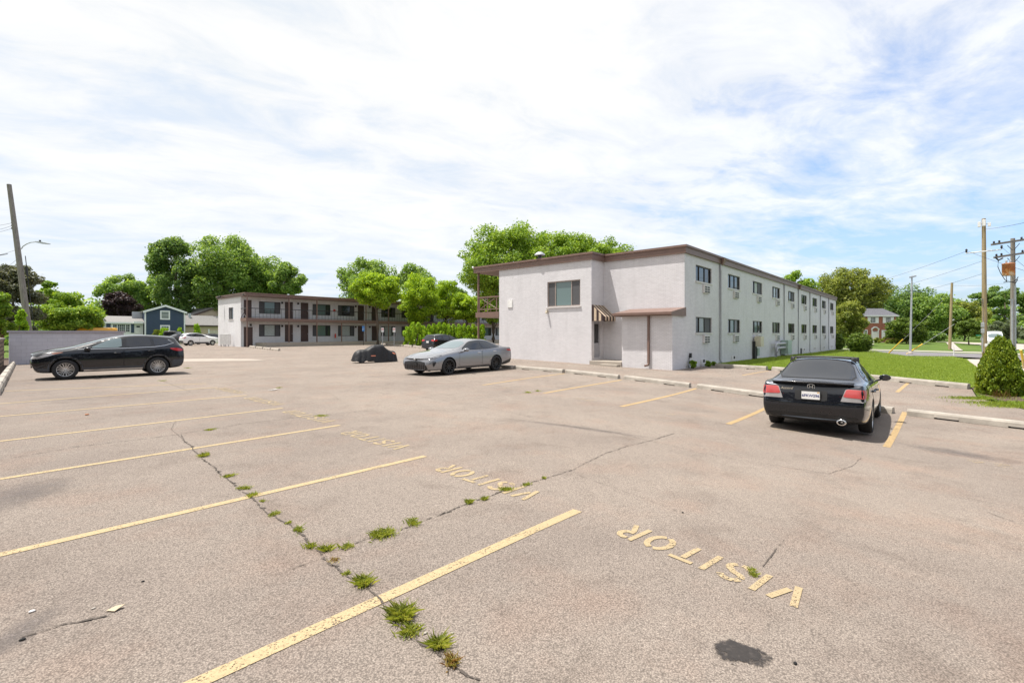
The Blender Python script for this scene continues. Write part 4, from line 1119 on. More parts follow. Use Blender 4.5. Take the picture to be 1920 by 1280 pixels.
# red brick house
d = 100; pc = 1640
rr = house_root('brick_house', pc, d, 'red brick colonial house with white shutters and dark roof across the road', 0.0, -0.1)
zb = rr.location.z
X = lambda px: hx(px, pc, d)
Z = lambda py: hz_(py, d, zb)
gable(rr, X(1566), X(1680), 0, 8, -0.5, Z(591), Z(577.5), M['red_brick'], M['shingle_dark'], M['white_trim'], along_y=False)
for a, c in ((1632.5, 1641), (1661, 1669.5), (1590, 1597)): hwindow(rr, X(a), X(c), Z(604.5), Z(595), -0.02, M['white_trim'], M['win_dark'], 3, 4, 0.12, M['white_trim'])
hwindow(rr, X(1659), X(1671), Z(632.5), Z(620), -0.02, M['white_trim'], M['win_dark'], 4, 4, 0.15, M['white_trim'])
hwindow(rr, X(1620.5), X(1625), Z(626), Z(619.5), -0.02, M['white_trim'], M['win_dark'], 2, 2, 0.15)
q = MB(); q.box(X(1633.5), X(1635), -0.15, -0.003, -0.2, Z(618)); q.box(X(1645.5), X(1647), -0.15, -0.003, -0.2, Z(618))
q.tube([(X(1633) + (X(1647.5) - X(1633)) * i / 10, -0.1, Z(618) + 0.55 * math.sin(math.pi * i / 10)) for i in range(11)], 0.14, 6)
q.build('door_surround', M['white_trim'], rr)
q = MB(); q.box(X(1635.5), X(1645), -0.08, -0.003, -0.2, Z(620.5)); dd = q.build('door', M['white_metal'], rr)
q = MB(); q.box(X(1637), X(1643.5), -0.09, -0.081, Z(622), Z(620.8)); q.build('transom', M['win_dark'], dd)
q = MB(); q.box(X(1630), X(1652), -1.3, -0.003, -0.3, 0.05); q.build('step', M['sidewalk'], rr)
# ================================================================== PLANTS
RNG = np.random.default_rng(5)
def unit(v): return v / np.maximum(1e-6, np.linalg.norm(v, axis=1, keepdims=True))
def leaf_object(name, c, nrm, size, mat, parent=None, elong=1.5, tdir=None):
    n = len(c)
    r = RNG.normal(size=(n, 3)) if tdir is None else tdir + RNG.normal(size=(n, 3)) * 0.25
    nrm = unit(nrm); t = unit(r - nrm * np.sum(r * nrm, axis=1, keepdims=True)); b = np.cross(nrm, t)
    s = size[:, None] * 0.5
    bend = nrm * s * 0.25
    v = np.empty((n, 4, 3)); v[:, 0] = c + t * s * elong; v[:, 1] = c + b * s + bend; v[:, 2] = c - t * s * elong; v[:, 3] = c - b * s + bend
    me = bpy.data.meshes.new(name)
    me.vertices.add(n * 4); me.vertices.foreach_set('co', v.reshape(-1).astype(np.float32))
    me.loops.add(n * 4); me.loops.foreach_set('vertex_index', np.arange(n * 4, dtype=np.int32))
    me.polygons.add(n); me.polygons.foreach_set('loop_start', np.arange(0, n * 4, 4, dtype=np.int32))
    me.materials.append(mat); me.update(calc_edges=True); me.validate()
    return link_mesh(name, me, parent)

def clump_leaves(cc, cr, n, size, zsq=0.75, up=0.5, shell=(0.55, 1.05)):
    """leaves spread through clumps at cc with radii cr"""
    w = cr ** 2; idx = RNG.choice(len(cc), n, p=w / w.sum())
    dr = unit(RNG.normal(size=(n, 3)))
    rad = RNG.uniform(shell[0], shell[1], n) ** 0.8
    p = cc[idx] + dr * (cr[idx] * rad)[:, None] * np.array([1, 1, zsq])
    # ragged edge: push part of the leaves outwards along twigs
    k = RNG.random(n) < 0.12
    p[k] += dr[k] * (cr[idx[k]] * RNG.uniform(0.0, 0.35, k.sum()))[:, None]
    nn = dr * 0.6 + RNG.normal(size=(n, 3)) * 0.6 + np.array([0, 0, up])
    return p, nn, size * RNG.uniform(0.65, 1.3, n)

def tree(name, label, px, d, ytop, wpx, ybot, leaf, n_leaf=7000, size=0.3, nc=26, group=None, flat=0.75, cat='tree', trunk=True, lean=0.0, crown_name='crown', rc=(0.2, 0.36), taper=0.0, bark='bark', rtr=0.2):
    base = AT(px, d)
    H = CAMZ + (HOR - ytop) * d / FPX - base.z
    zb = max(0.4, CAMZ + (HOR - ybot) * d / FPX - base.z)
    Rr = wpx / 2 * d / FPX
    root = empty(name, base, RNG.uniform(0, 6.28), label, cat, group)
    nc = int(nc * 2.3); rc = (rc[0] * 0.72, rc[1] * 0.80)
    hh = (H - zb) / 2; cz = (H + zb) / 2
    dr = unit(RNG.normal(size=(nc, 3))); rad = RNG.uniform(0.12, 1.0, nc) ** 0.42
    cr = RNG.uniform(rc[0], rc[1], nc) * min(Rr, hh * 1.2)
    cc = dr * rad[:, None]
    cc[:, 0] *= (Rr - cr * 0.9); cc[:, 1] *= (Rr - cr * 0.9); cc[:, 2] *= np.maximum(0.2, hh - cr * flat * 0.9)
    if taper:
        f = 1 - taper * (cc[:, 2] / hh + 1) / 2; cc[:, 0] *= f; cc[:, 1] *= f
    cc[:, 0] += lean * (cc[:, 2] / hh + 1) * 0.5
    cc[:, 2] += cz
    p, nn, s = clump_leaves(cc, cr, int(n_leaf * 2.0), size * 0.74, flat)
    # loose foliage between the clumps softens the crown
    nf = int(n_leaf * 0.45); ia = RNG.integers(0, nc, nf); dd = np.linalg.norm(cc[:, None] - cc[None], axis=2)
    nb = np.argsort(dd, axis=1)[:, 1:6]; ib = nb[ia, RNG.integers(0, min(5, nb.shape[1]), nf)]
    tt = RNG.uniform(0.2, 0.8, nf)[:, None]
    pf_ = cc[ia] * tt + cc[ib] * (1 - tt) + np.clip(RNG.normal(size=(nf, 3)), -1.2, 1.2) * (cr[ia] * 0.42)[:, None]
    p = np.concatenate([p, pf_]); nn = np.concatenate([nn, RNG.normal(size=(nf, 3)) + np.array([0, 0, 0.6])]); s = np.concatenate([s, size * 0.74 * RNG.uniform(0.6, 1.2, nf)])
    leaf_object(crown_name, p, nn, s, M[leaf], root)
    if trunk:
        m = MB(); tz = zb + (H - zb) * 0.35
        wob = [Vector((RNG.normal() * 0.15, RNG.normal() * 0.15, 0)) for _ in range(4)]
        pts = [Vector((0, 0, -0.2)), wob[0] * 0.5 + Vector((0, 0, zb * 0.5)), wob[1] + Vector((0, 0, zb + 0.2)), wob[2] + Vector((0, 0, tz)), wob[3] + Vector((0, 0, H * 0.85))]
        r0 = rtr * H / 9
        m.tube(pts, [r0 * 1.25, r0, r0 * 0.85, r0 * 0.6, r0 * 0.15], 9)
        order = np.argsort(cc[:, 2])
        for i in order[:min(nc, 18)]:
            st = pts[2].lerp(pts[3], RNG.uniform(0, 1)); e = Vector(cc[i])
            mid = st.lerp(e, 0.5) + Vector((RNG.normal() * 0.2, RNG.normal() * 0.2, 0.25 * (e - st).length * 0.3))
            m.tube([st, mid, e], [r0 * 0.42, r0 * 0.28, r0 * 0.10], 6)
            for _ in range(2):
                e2 = e + Vector(RNG.normal(size=3)) * float(cr[i]) * 0.55
                m.tube([mid.lerp(e, 0.6), e2], [r0 * 0.14, r0 * 0.05], 4)
        m.build('trunk', M[bark], root)
    return root

T = tree
gl1 = 'trees behind the houses and block wall'
T('tree', 'bright yellow-green leafy tree cut by the frame above the plank fence', -6, 31, 538, 66, 640, 'leaf_green', 4200, 0.17, 22, gl1)
T('arborvitae', 'bright arborvitae between the plank fence and the leaning pole', 40, 40, 574, 30, 645, 'leaf_thuja', 4000, 0.14, 20, None, 1.2, 'shrub', taper=0.5)
T('tree', 'grey-green reddish tree behind the leaning pole', 28, 47, 488, 115, 640, 'leaf_grey', 8500, 0.22, 34, gl1, 0.6)
T('tree', 'pale green layered dogwood above the grey block wall', 128, 54, 541, 118, 640, 'leaf_green', 8500, 0.24, 30, gl1, 0.5)
T('tree', 'small fresh green tree showing between leaning pole and dogwood', 95, 85, 522, 60, 600, 'leaf_green', 3500, 0.36, 18, gl1)
T('purple_plum', 'dark purple plum tree behind the wing of the navy house', 226, 100, 546, 72, 610, 'leaf_plum', 5500, 0.36, 22, gl1, 0.7, 'tree')
T('tree', 'rounded green tree standing over the purple plum', 232, 118, 507, 95, 600, 'leaf_maple', 6500, 0.42, 26, gl1)
T('tree', 'green tree between the purple plum and the tall maples', 282, 122, 512, 80, 600, 'leaf_maple', 6000, 0.42, 24, gl1)
T('tree', 'tallest ragged dark maple above the navy house roof', 330, 100, 431, 110, 600, 'leaf_dark', 11000, 0.38, 34, gl1, 0.9, lean=0.6, rc=(0.16, 0.34))
T('tree', 'broad maple crown above the beige house', 420, 104, 429, 150, 600, 'leaf_maple', 15000, 0.40, 44, gl1, 0.8)
T('tree', 'maple over the corner of the motel wing', 478, 108, 462, 120, 575, 'leaf_maple', 11000, 0.40, 34, gl1, 0.8)
T('tree', 'low spreading maple showing over the motel wing roof', 535, 106, 490, 84, 560, 'leaf_maple', 6000, 0.38, 24, gl1, 0.7)
T('tree', 'dark tree in the gap between navy house and beige house', 372, 112, 520, 60, 630, 'leaf_dark', 4500, 0.45, 20, gl1)
gl2 = 'trees behind the motel wing'
T('tree', 'large green tree behind the motel wing roof, left of the lime trees', 690, 116, 478, 130, 600, 'leaf_maple', 11000, 0.42, 34, gl2)
T('tree', 'green tree rising behind the tallest lime tree', 775, 118, 492, 110, 600, 'leaf_maple', 9000, 0.42, 30, gl2)
T('tree', 'lower green tree behind the motel wing towards the balcony post', 845, 120, 520, 80, 600, 'leaf_dark', 5500, 0.42, 24, gl2)
gl3 = 'yellow-green locust trees before the motel wing'
T('locust_tree', 'widest lime-green locust tree in front of the motel wing', 708, 62, 505, 112, 585, 'leaf_lime', 9500, 0.21, 34, gl3, 0.55, 'tree', rtr=0.16)
T('locust_tree', 'tall lime-green locust tree rising behind the dark SUV', 784, 69, 509, 90, 612, 'leaf_lime', 7500, 0.21, 32, gl3, 0.6, 'tree', rtr=0.16)
T('locust_tree', 'thin lime-green locust tree with bare twigs above the hedge', 836, 73, 523, 76, 612, 'leaf_lime', 4800, 0.22, 28, gl3, 0.6, 'tree', rtr=0.15)
T('locust_tree', 'lime-green locust tree beside the balcony post', 880, 72, 540, 78, 612, 'leaf_lime', 6000, 0.22, 26, gl3, 0.6, 'tree', rtr=0.15)
gl4 = 'trees in the court behind the motel block'
T('locust_tree', 'tallest locust crown over the flat roof of the motel block', 955, 58, 411, 205, 580, 'leaf_green', 22000, 0.23, 80, gl4, 0.6, 'tree', rc=(0.15, 0.3))
T('locust_tree', 'middle locust crown over the motel block roof', 1050, 62, 427, 185, 560, 'leaf_green', 16000, 0.24, 64, gl4, 0.6, 'tree', rc=(0.15, 0.3))
T('locust_tree', 'lower locust crown near the roof corner of the motel block', 1130, 64, 443, 140, 560, 'leaf_green', 13000, 0.24, 54, gl4, 0.6, 'tree', rc=(0.15, 0.3))
T('tree', 'green tree seen through the balcony railing of the motel block', 925, 72, 480, 80, 625, 'leaf_green', 7000, 0.26, 26, gl4)
gl5 = 'trees across the road'
T('tree', 'bright green tree showing over the far roof of the motel block', 1495, 108, 506, 82, 600, 'leaf_green', 5500, 0.38, 24, gl5)
T('tree', 'tall olive tree over the brick house roof', 1592, 112, 498, 138, 600, 'leaf_olive', 14000, 0.38, 44, gl5, 0.85, rc=(0.18, 0.34))
T('tree', 'olive yellowing tree between motel block and brick house', 1588, 82, 560, 74, 636, 'leaf_olive', 8000, 0.25, 26, gl5, 0.8)
T('tree', 'dark wood tree behind the lamp post', 1700, 128, 531, 120, 640, 'leaf_dark', 9500, 0.44, 32, gl5)
T('tree', 'dark rounded tree between lamp post and short pole', 1752, 122, 546, 110, 640, 'leaf_maple', 9000, 0.42, 30, gl5)
T('tree', 'small spreading dark tree hiding the brick house corner', 1703, 90, 590, 90, 640, 'leaf_box', 8000, 0.26, 28, gl5, 0.6)
T('tree', 'olive tree between short pole and tall pole', 1808, 120, 562, 90, 645, 'leaf_olive', 7000, 0.42, 26, gl5)
T('tree', 'tall umbrella-shaped tree behind the transformer pole', 1885, 130, 532, 120, 612, 'leaf_dark', 9000, 0.42, 34, gl5, 0.5, rc=(0.14, 0.28))
T('willow', 'silvery rounded willow behind the transformer pole', 1905, 92, 596, 110, 652, 'leaf_willow', 9000, 0.24, 30, gl5, 0.7, 'tree')
T('tree', 'bright olive bush tree behind the white van', 1850, 108, 598, 80, 650, 'leaf_green', 6000, 0.36, 22, gl5)
T('tree', 'three-stemmed small tree on the verge by the street sign', 1817, 84, 596, 46, 634, 'leaf_box', 5000, 0.20, 22, gl5, 0.8)

# distant wood that reads as one mass
cc = []; cr = []
for px in np.arange(-120, 2060, 9):
    d = 165 + RNG.uniform(-8, 12); p = AT(px, d)
    hgt = RNG.uniform(6, 11) + (3 if px > 1650 or px < 350 else 0)
    for z in np.arange(1.5, hgt, 2.6):
        cc.append((p.x + RNG.normal() * 1.5, p.y + RNG.normal() * 1.5, z)); cr.append(RNG.uniform(1.6, 2.8))
p, nn, s = clump_leaves(np.array(cc), np.array(cr), 30000, 0.75, 0.8)
o = leaf_object('distant_wood', p, nn, s, M['leaf_maple']); tag(o, 'distant green wood closing the horizon behind all houses', 'wood', None, 'stuff')

# undergrowth behind the block wall and an added, unseen wood for the car paint to reflect
cc = []; cr = []
for px in np.arange(-140, 176, 5):
    p = AT(px, 66 + RNG.uniform(-4, 4)); cc.append((p.x, p.y, RNG.uniform(0.6, 2.2))); cr.append(RNG.uniform(0.8, 1.3))
p, nn, s = clump_leaves(np.array(cc), np.array(cr), 9000, 0.26, 0.9)
o = leaf_object('undergrowth', p, nn, s, M['leaf_dark']); tag(o, 'dark undergrowth below the trees behind the grey block wall', 'undergrowth', None, 'stuff')
cc = []; cr = []
for f in np.linspace(0, 0.45, 24):
    x = -34 + 120 * f; y = -16 - 30 * f + RNG.normal() * 2
    for z in np.arange(1.5, 10 + 3 * RNG.random(), 2.6): cc.append((x + RNG.normal(), y + RNG.normal(), z)); cr.append(RNG.uniform(1.5, 2.6))
for f in np.linspace(0, 1, 20):
    x = -14 - 4 * RNG.random(); y = -18 + 44 * f
    for z in np.arange(1.5, 8, 2.6): cc.append((x + RNG.normal(), y + RNG.normal(), z)); cr.append(RNG.uniform(1.5, 2.4))
p, nn, s = clump_leaves(np.array(cc), np.array(cr), 22000, 0.6, 0.9)
o = leaf_object('boundary_wood_added', p, nn, s, M['leaf_added_wood']); tag(o, 'dark wood added unseen behind the viewpoint for the car paint to reflect', 'wood', None, 'stuff')

# shrubs -------------------------------------------------------------
def shrub(name, label, base, w, h, leaf, n, size, group=None, shape='ball', cat='shrub', seed=1, up=0.25):
    root = empty(name, base, RNG.uniform(0, 6.28), label, cat, group)
    nc = max(16, int(n / 90)); dr = unit(RNG.normal(size=(nc, 3)))
    if shape == 'cone':          # narrow upright arborvitae
        z = RNG.uniform(0.02, 0.94, nc) ** 0.9; rr = w / 2 * np.clip(1.12 * (1 - z ** 2.1), 0.10, 1.0) * np.where(z < 0.12, 0.85, 1)
        a = RNG.uniform(0, 6.28, nc); cr = np.full(nc, w * 0.15) * RNG.uniform(0.7, 1.3, nc)
        cc = np.stack([np.cos(a) * (rr - cr * 0.4), np.sin(a) * (rr - cr * 0.4), z * h], 1)
        p, nn, s = clump_leaves(cc, cr, n, size, 2.2, 0.1)
        p[:, 2] = np.clip(p[:, 2], 0.02, h)
        td = np.tile(np.array([0, 0, 1.0]), (n, 1))
        leaf_object('foliage', p, nn * np.array([1, 1, 0.4]), s, M[leaf], root, 1.9, td)
    else:
        cc = dr * np.array([w / 2 * 0.70, w / 2 * 0.70, h / 2 * 0.74]) + np.array([0, 0, h / 2]); cr = np.full(nc, min(w, h) * 0.20)
        p, nn, s = clump_leaves(cc, cr, n, size, 0.9, up)
        p[:, 2] = np.maximum(p[:, 2], 0.02)
        leaf_object('foliage', p, nn, s, M[leaf], root)
    m = MB(); k = 5 if shape != 'cone' else 1
    for i in range(k):
        a = 6.28 * i / k; e = Vector((math.cos(a) * w * 0.22, math.sin(a) * w * 0.22, h * 0.7)) if k > 1 else Vector((0, 0, h * 0.9))
        m.tube([(0, 0, -0.05), e * 0.5, e], [0.03, 0.022, 0.008], 5)
    m.build('stem', M['bark'], root)
    return root
# a core so that no daylight shows through the clipped shrubs comes from the inner leaves
for i in range(16):
    f = i / 15; A = AT(764, 59.5); C = AT(905, 64)
    p = A.lerp(C, f); p.z = zg(p.x, p.y)
    lab = 'columnar arborvitae of the hedge behind the dark SUV'
    if i == 0: lab = 'columnar arborvitae at the sign end of the hedge'
    if i == 15: lab = 'columnar arborvitae at the balcony end of the hedge'
    shrub('hedge_arborvitae', lab, p, 1.15, 2.75 + RNG.uniform(-0.18, 0.25), 'leaf_thuja', 1700, 0.15, 'arborvitae hedge before the motel wing', 'cone')
    if i in (0, 15): bpy.data.objects
# three stems of the big arborvitae by the kerb
p = G(1874, 742); root = empty('arborvitae', p, 0.3, 'big dense arborvitae with split tops on the mulch bed beside the lawn', 'shrub')
def thuja_cols(cols, n, size):
    P_, N_, S_ = [], [], []
    for (x, y, w, h, sh) in cols:
        m_ = int(n * sh); nc = int(m_ / 55)
        z = RNG.uniform(0.01, 0.97, nc); rr = w / 2 * np.clip(1.06 * (1 - z ** 2.2), 0.05, 1.0) * np.where(z < 0.15, 0.85 + z, 1)
        a = RNG.uniform(0, 6.28, nc); cr = w * 0.07 * RNG.uniform(0.6, 1.35, nc)
        cc = np.stack([x + np.cos(a) * rr * 0.92, y + np.sin(a) * rr * 0.92, z * h], 1)
        q, nn, s = clump_leaves(cc, cr, m_, size, 1.7, 0.1)
        q[:, 2] = np.maximum(q[:, 2], 0.01); P_.append(q); N_.append(nn); S_.append(s)
    return np.concatenate(P_), np.concatenate(N_), np.concatenate(S_)
q, nn, s = thuja_cols([(0, 0, 1.10, 1.83, 0.56), (RX * .44, RY * .44, 0.60, 1.80, 0.24), (-RX * .28 - .1, -RY * .28, 0.66, 1.40, 0.20)], 62000, 0.038)
leaf_object('foliage', q, nn * np.array([1, 1, 0.5]), s, M['leaf_thuja_gold'], root, 1.7, np.tile(np.array([0, 0, 1.0]), (len(q), 1)))
m = MB()
for x, y, h in ((0, 0, 1.7), (0.25, 0.30, 1.4), (0.25, -0.46, 1.6)): m.tube([(x, y, -0.05), (x, y, h)], [0.05, 0.012], 6)
m.build('stem', M['bark'], root)
g6 = 'clipped shrubs at the far end of the motel block'
shrub('round_shrub', 'clipped round shrub on the lawn before the brick house', G(1611, 660.5), 2.45, 2.1, 'leaf_box', 7000, 0.13, g6)
shrub('box_shrub', 'dark clipped shrub against the far corner of the motel block', AT(1570, 62), 1.6, 2.1, 'leaf_box', 4500, 0.15, g6)
g7 = 'garden shrubs across the road'
for px, d, w, h, lf, lb in [(1597, 88, 3.0, 1.2, 'leaf_box', 'low dark shrub at the brick house entrance'), (1668, 92, 7.0, 1.1, 'leaf_olive', 'yellowish flower border under the brick house window'),
                            (1745, 100, 6.0, 2.2, 'leaf_dark', 'dark round shrub behind the guy wires'), (1720, 95, 3.0, 3.0, 'leaf_box', 'dense shrub beside the spreading dark tree'), (1585, 92, 2.0, 1.3, 'leaf_green', 'small light green shrub in the brick house garden')]:
    shrub('garden_shrub', lb, AT(px, d), w, h, lf, 3500, 0.22, g7)
for px, d, w, h, lf, lb in [(294, 80, 1.6, 2.0, 'leaf_olive', 'small golden conical shrub before the navy house'), (308, 80, 1.8, 2.3, 'leaf_thuja', 'green conical shrub under the navy house window'),
                            (337, 82, 1.2, 2.4, 'leaf_thuja', 'narrow green shrub at the corner of the navy house'), (369, 86, 1.3, 3.4, 'leaf_thuja', 'tall narrow arborvitae before the beige house')]:
    shrub('conical_shrub', lb, AT(px, d), w, h, lf, 2200, 0.2, 'conical shrubs before the houses', 'cone')
g8 = 'weeds at the foot of the white brick wall'
for px, py, h, lb in [(1302, 691, 0.42, 'leafy weed at the wall beside the black outlet box'), (1331, 688, 0.35, 'leafy weed between basement vent and downspout'), (1341, 686, 0.25, 'leafy weed at the foot of the pale downspout')]:
    shrub('wall_weed', lb, G(px, py) + Vector((0.15, 0.12, 0)), h * 1.1, h, 'leaf_green', 350, 0.07, g8, cat='weed')

# grass ---------------------------------------------------------------
def blades(name, pts, h, w, mat, lean=0.5, parent=None):
    n = len(pts); a = RNG.uniform(0, 6.28, n); hh = h * RNG.uniform(0.5, 1.25, n) if np.ndim(h) == 0 else h
    ln = RNG.uniform(0.1, 1.0, n) * lean * hh
    dx, dy = np.cos(a), np.sin(a); px_, py_ = -dy, dx
    v = np.empty((n, 5, 3)); z = pts[:, 2]
    for k, (s, t) in enumerate([(-1, 0), (1, 0), (0.7, 0.55), (0, 1.0), (-0.7, 0.55)]):
        v[:, k, 0] = pts[:, 0] + px_ * w * s * 0.5 + dx * ln * t ** 1.7; v[:, k, 1] = pts[:, 1] + py_ * w * s * 0.5 + dy * ln * t ** 1.7
        v[:, k, 2] = z + hh * t * (1 - 0.25 * (lean > 0.8) * t)
    me = bpy.data.meshes.new(name); me.vertices.add(n * 5); me.vertices.foreach_set('co', v.reshape(-1).astype(np.float32))
    me.loops.add(n * 5); me.loops.foreach_set('vertex_index', np.arange(n * 5, dtype=np.int32))
    me.polygons.add(n); me.polygons.foreach_set('loop_start', np.arange(0, n * 5, 5, dtype=np.int32))
    me.materials.append(mat); me.update(calc_edges=True); me.validate(); return link_mesh(name, me, parent)
def inpoly(x, y, poly):
    c = np.zeros(len(x), bool); n = len(poly)
    for i in range(n):
        (x1, y1), (x2, y2) = poly[i], poly[(i + 1) % n]
        k = ((y1 > y) != (y2 > y)) & (x < (x2 - x1) * (y - y1) / (y2 - y1 + 1e-9) + x1); c ^= k
    return c
x = RNG.uniform(15, 46, 330000); y = RNG.uniform(-6, 10.2, 330000)
k = inpoly(x, y, lawn) & (RNG.random(len(x)) < np.clip(24 / np.maximum(12, x * FX + y * FY), 0, 1) ** 1.5) & (y > -x * 0.0 - 4)
mu = inpoly(x, y, mulch) & (RNG.random(len(x)) < 0.9); k &= ~mu
x, y = x[k], y[k]; z = np.array([zg(a, b) for a, b in zip(x, y)]) + 0.03
xf = RNG.uniform(44, 75, 60000); yf = RNG.uniform(-8, 10.2, 60000); kf = inpoly(xf, yf, lawn); xf, yf = xf[kf], yf[kf]
zf_ = np.array([zg(a, b) for a, b in zip(xf, yf)]) + 0.03; nn_ = len(x)
x = np.concatenate([x, xf]); y = np.concatenate([y, yf]); z = np.concatenate([z, zf_])
hgt = np.concatenate([0.07 * RNG.uniform(0.5, 1.2, nn_), 0.10 * RNG.uniform(0.5, 1.2, len(xf))])
o = blades('lawn_grass', np.stack([x, y, z], 1), hgt, 0.018, M['blade'], 0.6); tag(o, 'short mown green grass of the lawn beyond the kerb blocks', 'grass', None, 'stuff')

# weeds in the cracks: every tuft a thing
def tuft(name, label, px, py, r, h, n, mat='weed', lean=0.9, group='weed tufts growing in the pavement cracks', ry=None, rot=0.0):
    c = G(px, py)
    q = RNG.normal(size=(n, 2)) * np.array([r, ry or r]) * 0.42
    cr, sr = math.cos(rot), math.sin(rot)
    xy = np.stack([q[:, 0] * cr - q[:, 1] * sr, q[:, 0] * sr + q[:, 1] * cr], 1)
    pts = np.concatenate([xy, np.zeros((n, 1)) + 0.002], 1)
    o = blades(name, pts, h, 0.006, M[mat], lean); o.location = c
    return tag(o, label, 'weed', group)
tufts = [
    (382, 855, .13, .09, 150, 'weed', 'low weed tuft where the long crack meets the third stall line'),
    (430, 893, .10, .06, 110, 'weed', 'flat weed tuft beyond the second stall line, topmost of three'),
    (458, 916, .11, .06, 130, 'weed', 'yellowish weed tuft just before the second stall line'),
    (474, 929, .10, .06, 130, 'weed', 'bright weed tuft growing through the second stall line'),
    (492, 940, .05, .04, 50, 'weed', 'tiny weed tuft at the near edge of the second stall line'),
    (515, 964, .09, .05, 100, 'weed', 'elongated weed tuft below the second stall line'),
    (540, 981, .05, .04, 40, 'weed', 'tiny dark weed sprig in the long crack'),
    (560, 995, .09, .06, 90, 'weed', 'pale weed tuft halfway down the long crack'),
    (581, 1026, .07, .07, 60, 'weed', 'small dark weed tuft above the crack junction'),
    (611, 1032, .06, .08, 70, 'weed', 'small bright weed tuft at the crack junction'),
    (626, 1050, .06, .03, 60, 'weed_dry', 'brownish weed tuft just below the crack junction'),
    (650, 1076, .04, .04, 45, 'weed', 'little round weed tuft above the green clump'),
    (682, 1095, .075, .10, 190, 'weed', 'dense green grass clump above the nearest stall line'),
    (756, 1158, .085, .13, 230, 'weed', 'largest bright grass clump below the nearest stall line'),
    (770, 1185, .09, .08, 120, 'weed', 'sprawling grass weed under the largest clump'),
    (823, 1214, .05, .12, 90, 'weed', 'thin upright grass tuft next to the frame bottom'),
    (848, 1243, .06, .08, 70, 'weed_dry', 'reddish dry weed at the frame bottom'),
    (650, 1026, .08, .06, 70, 'weed', 'spiky weed tuft right of the crack junction'),
    (718, 1003, .15, .08, 300, 'weed', 'wide sprawling grass weed on the cross crack'),
    (774, 981, .12, .07, 140, 'weed', 'leafy weed tuft on the cross crack beyond the sprawling one'),
    (880, 943, .07, .07, 130, 'weed', 'cushion weed tuft touching the second stencil, nearer one'),
    (909, 936, .06, .06, 110, 'weed', 'cushion weed tuft touching the second stencil, farther one'),
    (950, 919, .10, .07, 150, 'weed', 'weed tuft growing over the letters of the second stencil'),
    (988, 909, .09, .05, 100, 'weed', 'flat weed tuft beyond the second stencil'),
    (1020, 897, .05, .05, 50, 'weed', 'last small weed tuft on the cross crack'),
    (1410, 1070, .04, .05, 40, 'weed', 'leafy sprig on the nearest visitor stencil, upper leaf'),
    (1413, 1078, .05, .05, 60, 'weed', 'leafy sprig on the nearest visitor stencil, lower leaf'),
    (395, 806, .14, .06, 90, 'weed', 'small weed patch on the far diagonal crack'),
    (602, 780, .22, .06, 130, 'weed', 'weed patch beside the fourth visitor stencil'),
    (305, 714, .2, .06, 80, 'weed', 'weed patch behind the rear wheel of the black SUV'),
    (352, 690, .25, .08, 80, 'weed', 'weed patch on the lot between black SUV and concrete apron'),
    (990, 736, .25, .06, 120, 'weed', 'weed strip in the crack before the wheel stops'),
    (1008, 733, .2, .06, 90, 'weed', 'short weed strip right after the longer weed strip before the wheel stops'),
    (523, 727, .2, .05, 80, 'weed', 'weed line near the scrap of white paper'),
]
for px, py, r, h, n, mt, lb in tufts:
    near = py > 1000
    tuft('weed_tuft', lb, px, py, r * 0.7, h * 0.55, int(n * (1.5 if near else 1.2)), mt, 1.5, ry=r * (0.45 if not near else 0.65), rot=RNG.uniform(0, 3))
for i, (px, py, lb) in enumerate([(1842, 748, 'grass fringe along the mulch bed, beside the kerb end'), (1880, 757, 'grass fringe along the mulch bed under the arborvitae'), (1912, 763, 'grass fringe along the mulch bed at the frame edge')]):
    tuft('grass_fringe', lb, px, py, 1.1, 0.085, 1500, 'blade', 0.9, 'grass fringe around the mulch bed', 0.35, -1.0)
tuft('dry_weed', 'pale dry weed standing at the foot of the big arborvitae', 1880, 749, 0.30, 0.30, 40, 'weed_dry', 0.7, None)
# ================================================================== POLES, WIRES, SIGNS, LITTER
def pole_tube(m, base, top, r0, r1, n=14):
    pts = [Vector(base).lerp(Vector(top), i / 6) for i in range(7)]
    m.tube(pts, [r0 + (r1 - r0) * i / 6 for i in range(7)], n)
# leaning pole behind the block wall
d = 41.0
pb = AT(60, d); pt_ = AT(17, d); pt_.z = CAMZ + (HOR - 346) * d / FPX
lp = empty('utility_pole', pb, 0, 'leaning weathered utility pole with street lamp arm behind the grey block wall', 'utility pole')
tv = pt_ - pb
m = MB(); pole_tube(m, (0, 0, -0.3), tv, 0.25, 0.155); m.build('shaft', M['pole_wood'], lp)
def at_local(root, px, py, d): 
    q = AT(px, d); q.z = CAMZ + (HOR - py) * d / FPX; return q - root.location
m = MB(); a = at_local(lp, 41, 466, d)
pts = [at_local(lp, *q, d) for q in ((40, 467), (43, 462), (50, 457.5), (58, 454.5), (68, 453.5))]
m.tube(pts, 0.035, 8); arm = m.build('lamp_arm', M['galv'], lp)
h0, h1 = at_local(lp, 67, 453.5, d), at_local(lp, 92, 456.5, d)
m = MB(); t = (h1 - h0); u = t.normalized(); w_ = Vector((FX, FY, 0)) * 0.13; up = Vector((0, 0, 1))
m.add([h0 - w_ * .5 + up * .05, h0 + w_ * .5 + up * .05, h0 + w_ * .6 - up * .05, h0 - w_ * .6 - up * .05,
       h0 + t * .4 - w_ + up * .07, h0 + t * .4 + w_ + up * .07, h0 + t * .4 + w_ - up * .09, h0 + t * .4 - w_ - up * .09,
       h1 - w_ + up * .0, h1 + w_ + up * .0, h1 + w_ - up * .07, h1 - w_ - up * .07],
      [(0, 1, 2, 3), (0, 4, 5, 1), (1, 5, 6, 2), (2, 6, 7, 3), (3, 7, 4, 0), (4, 8, 9, 5), (5, 9, 10, 6), (6, 10, 11, 7), (7, 11, 8, 4), (8, 11, 10, 9)])
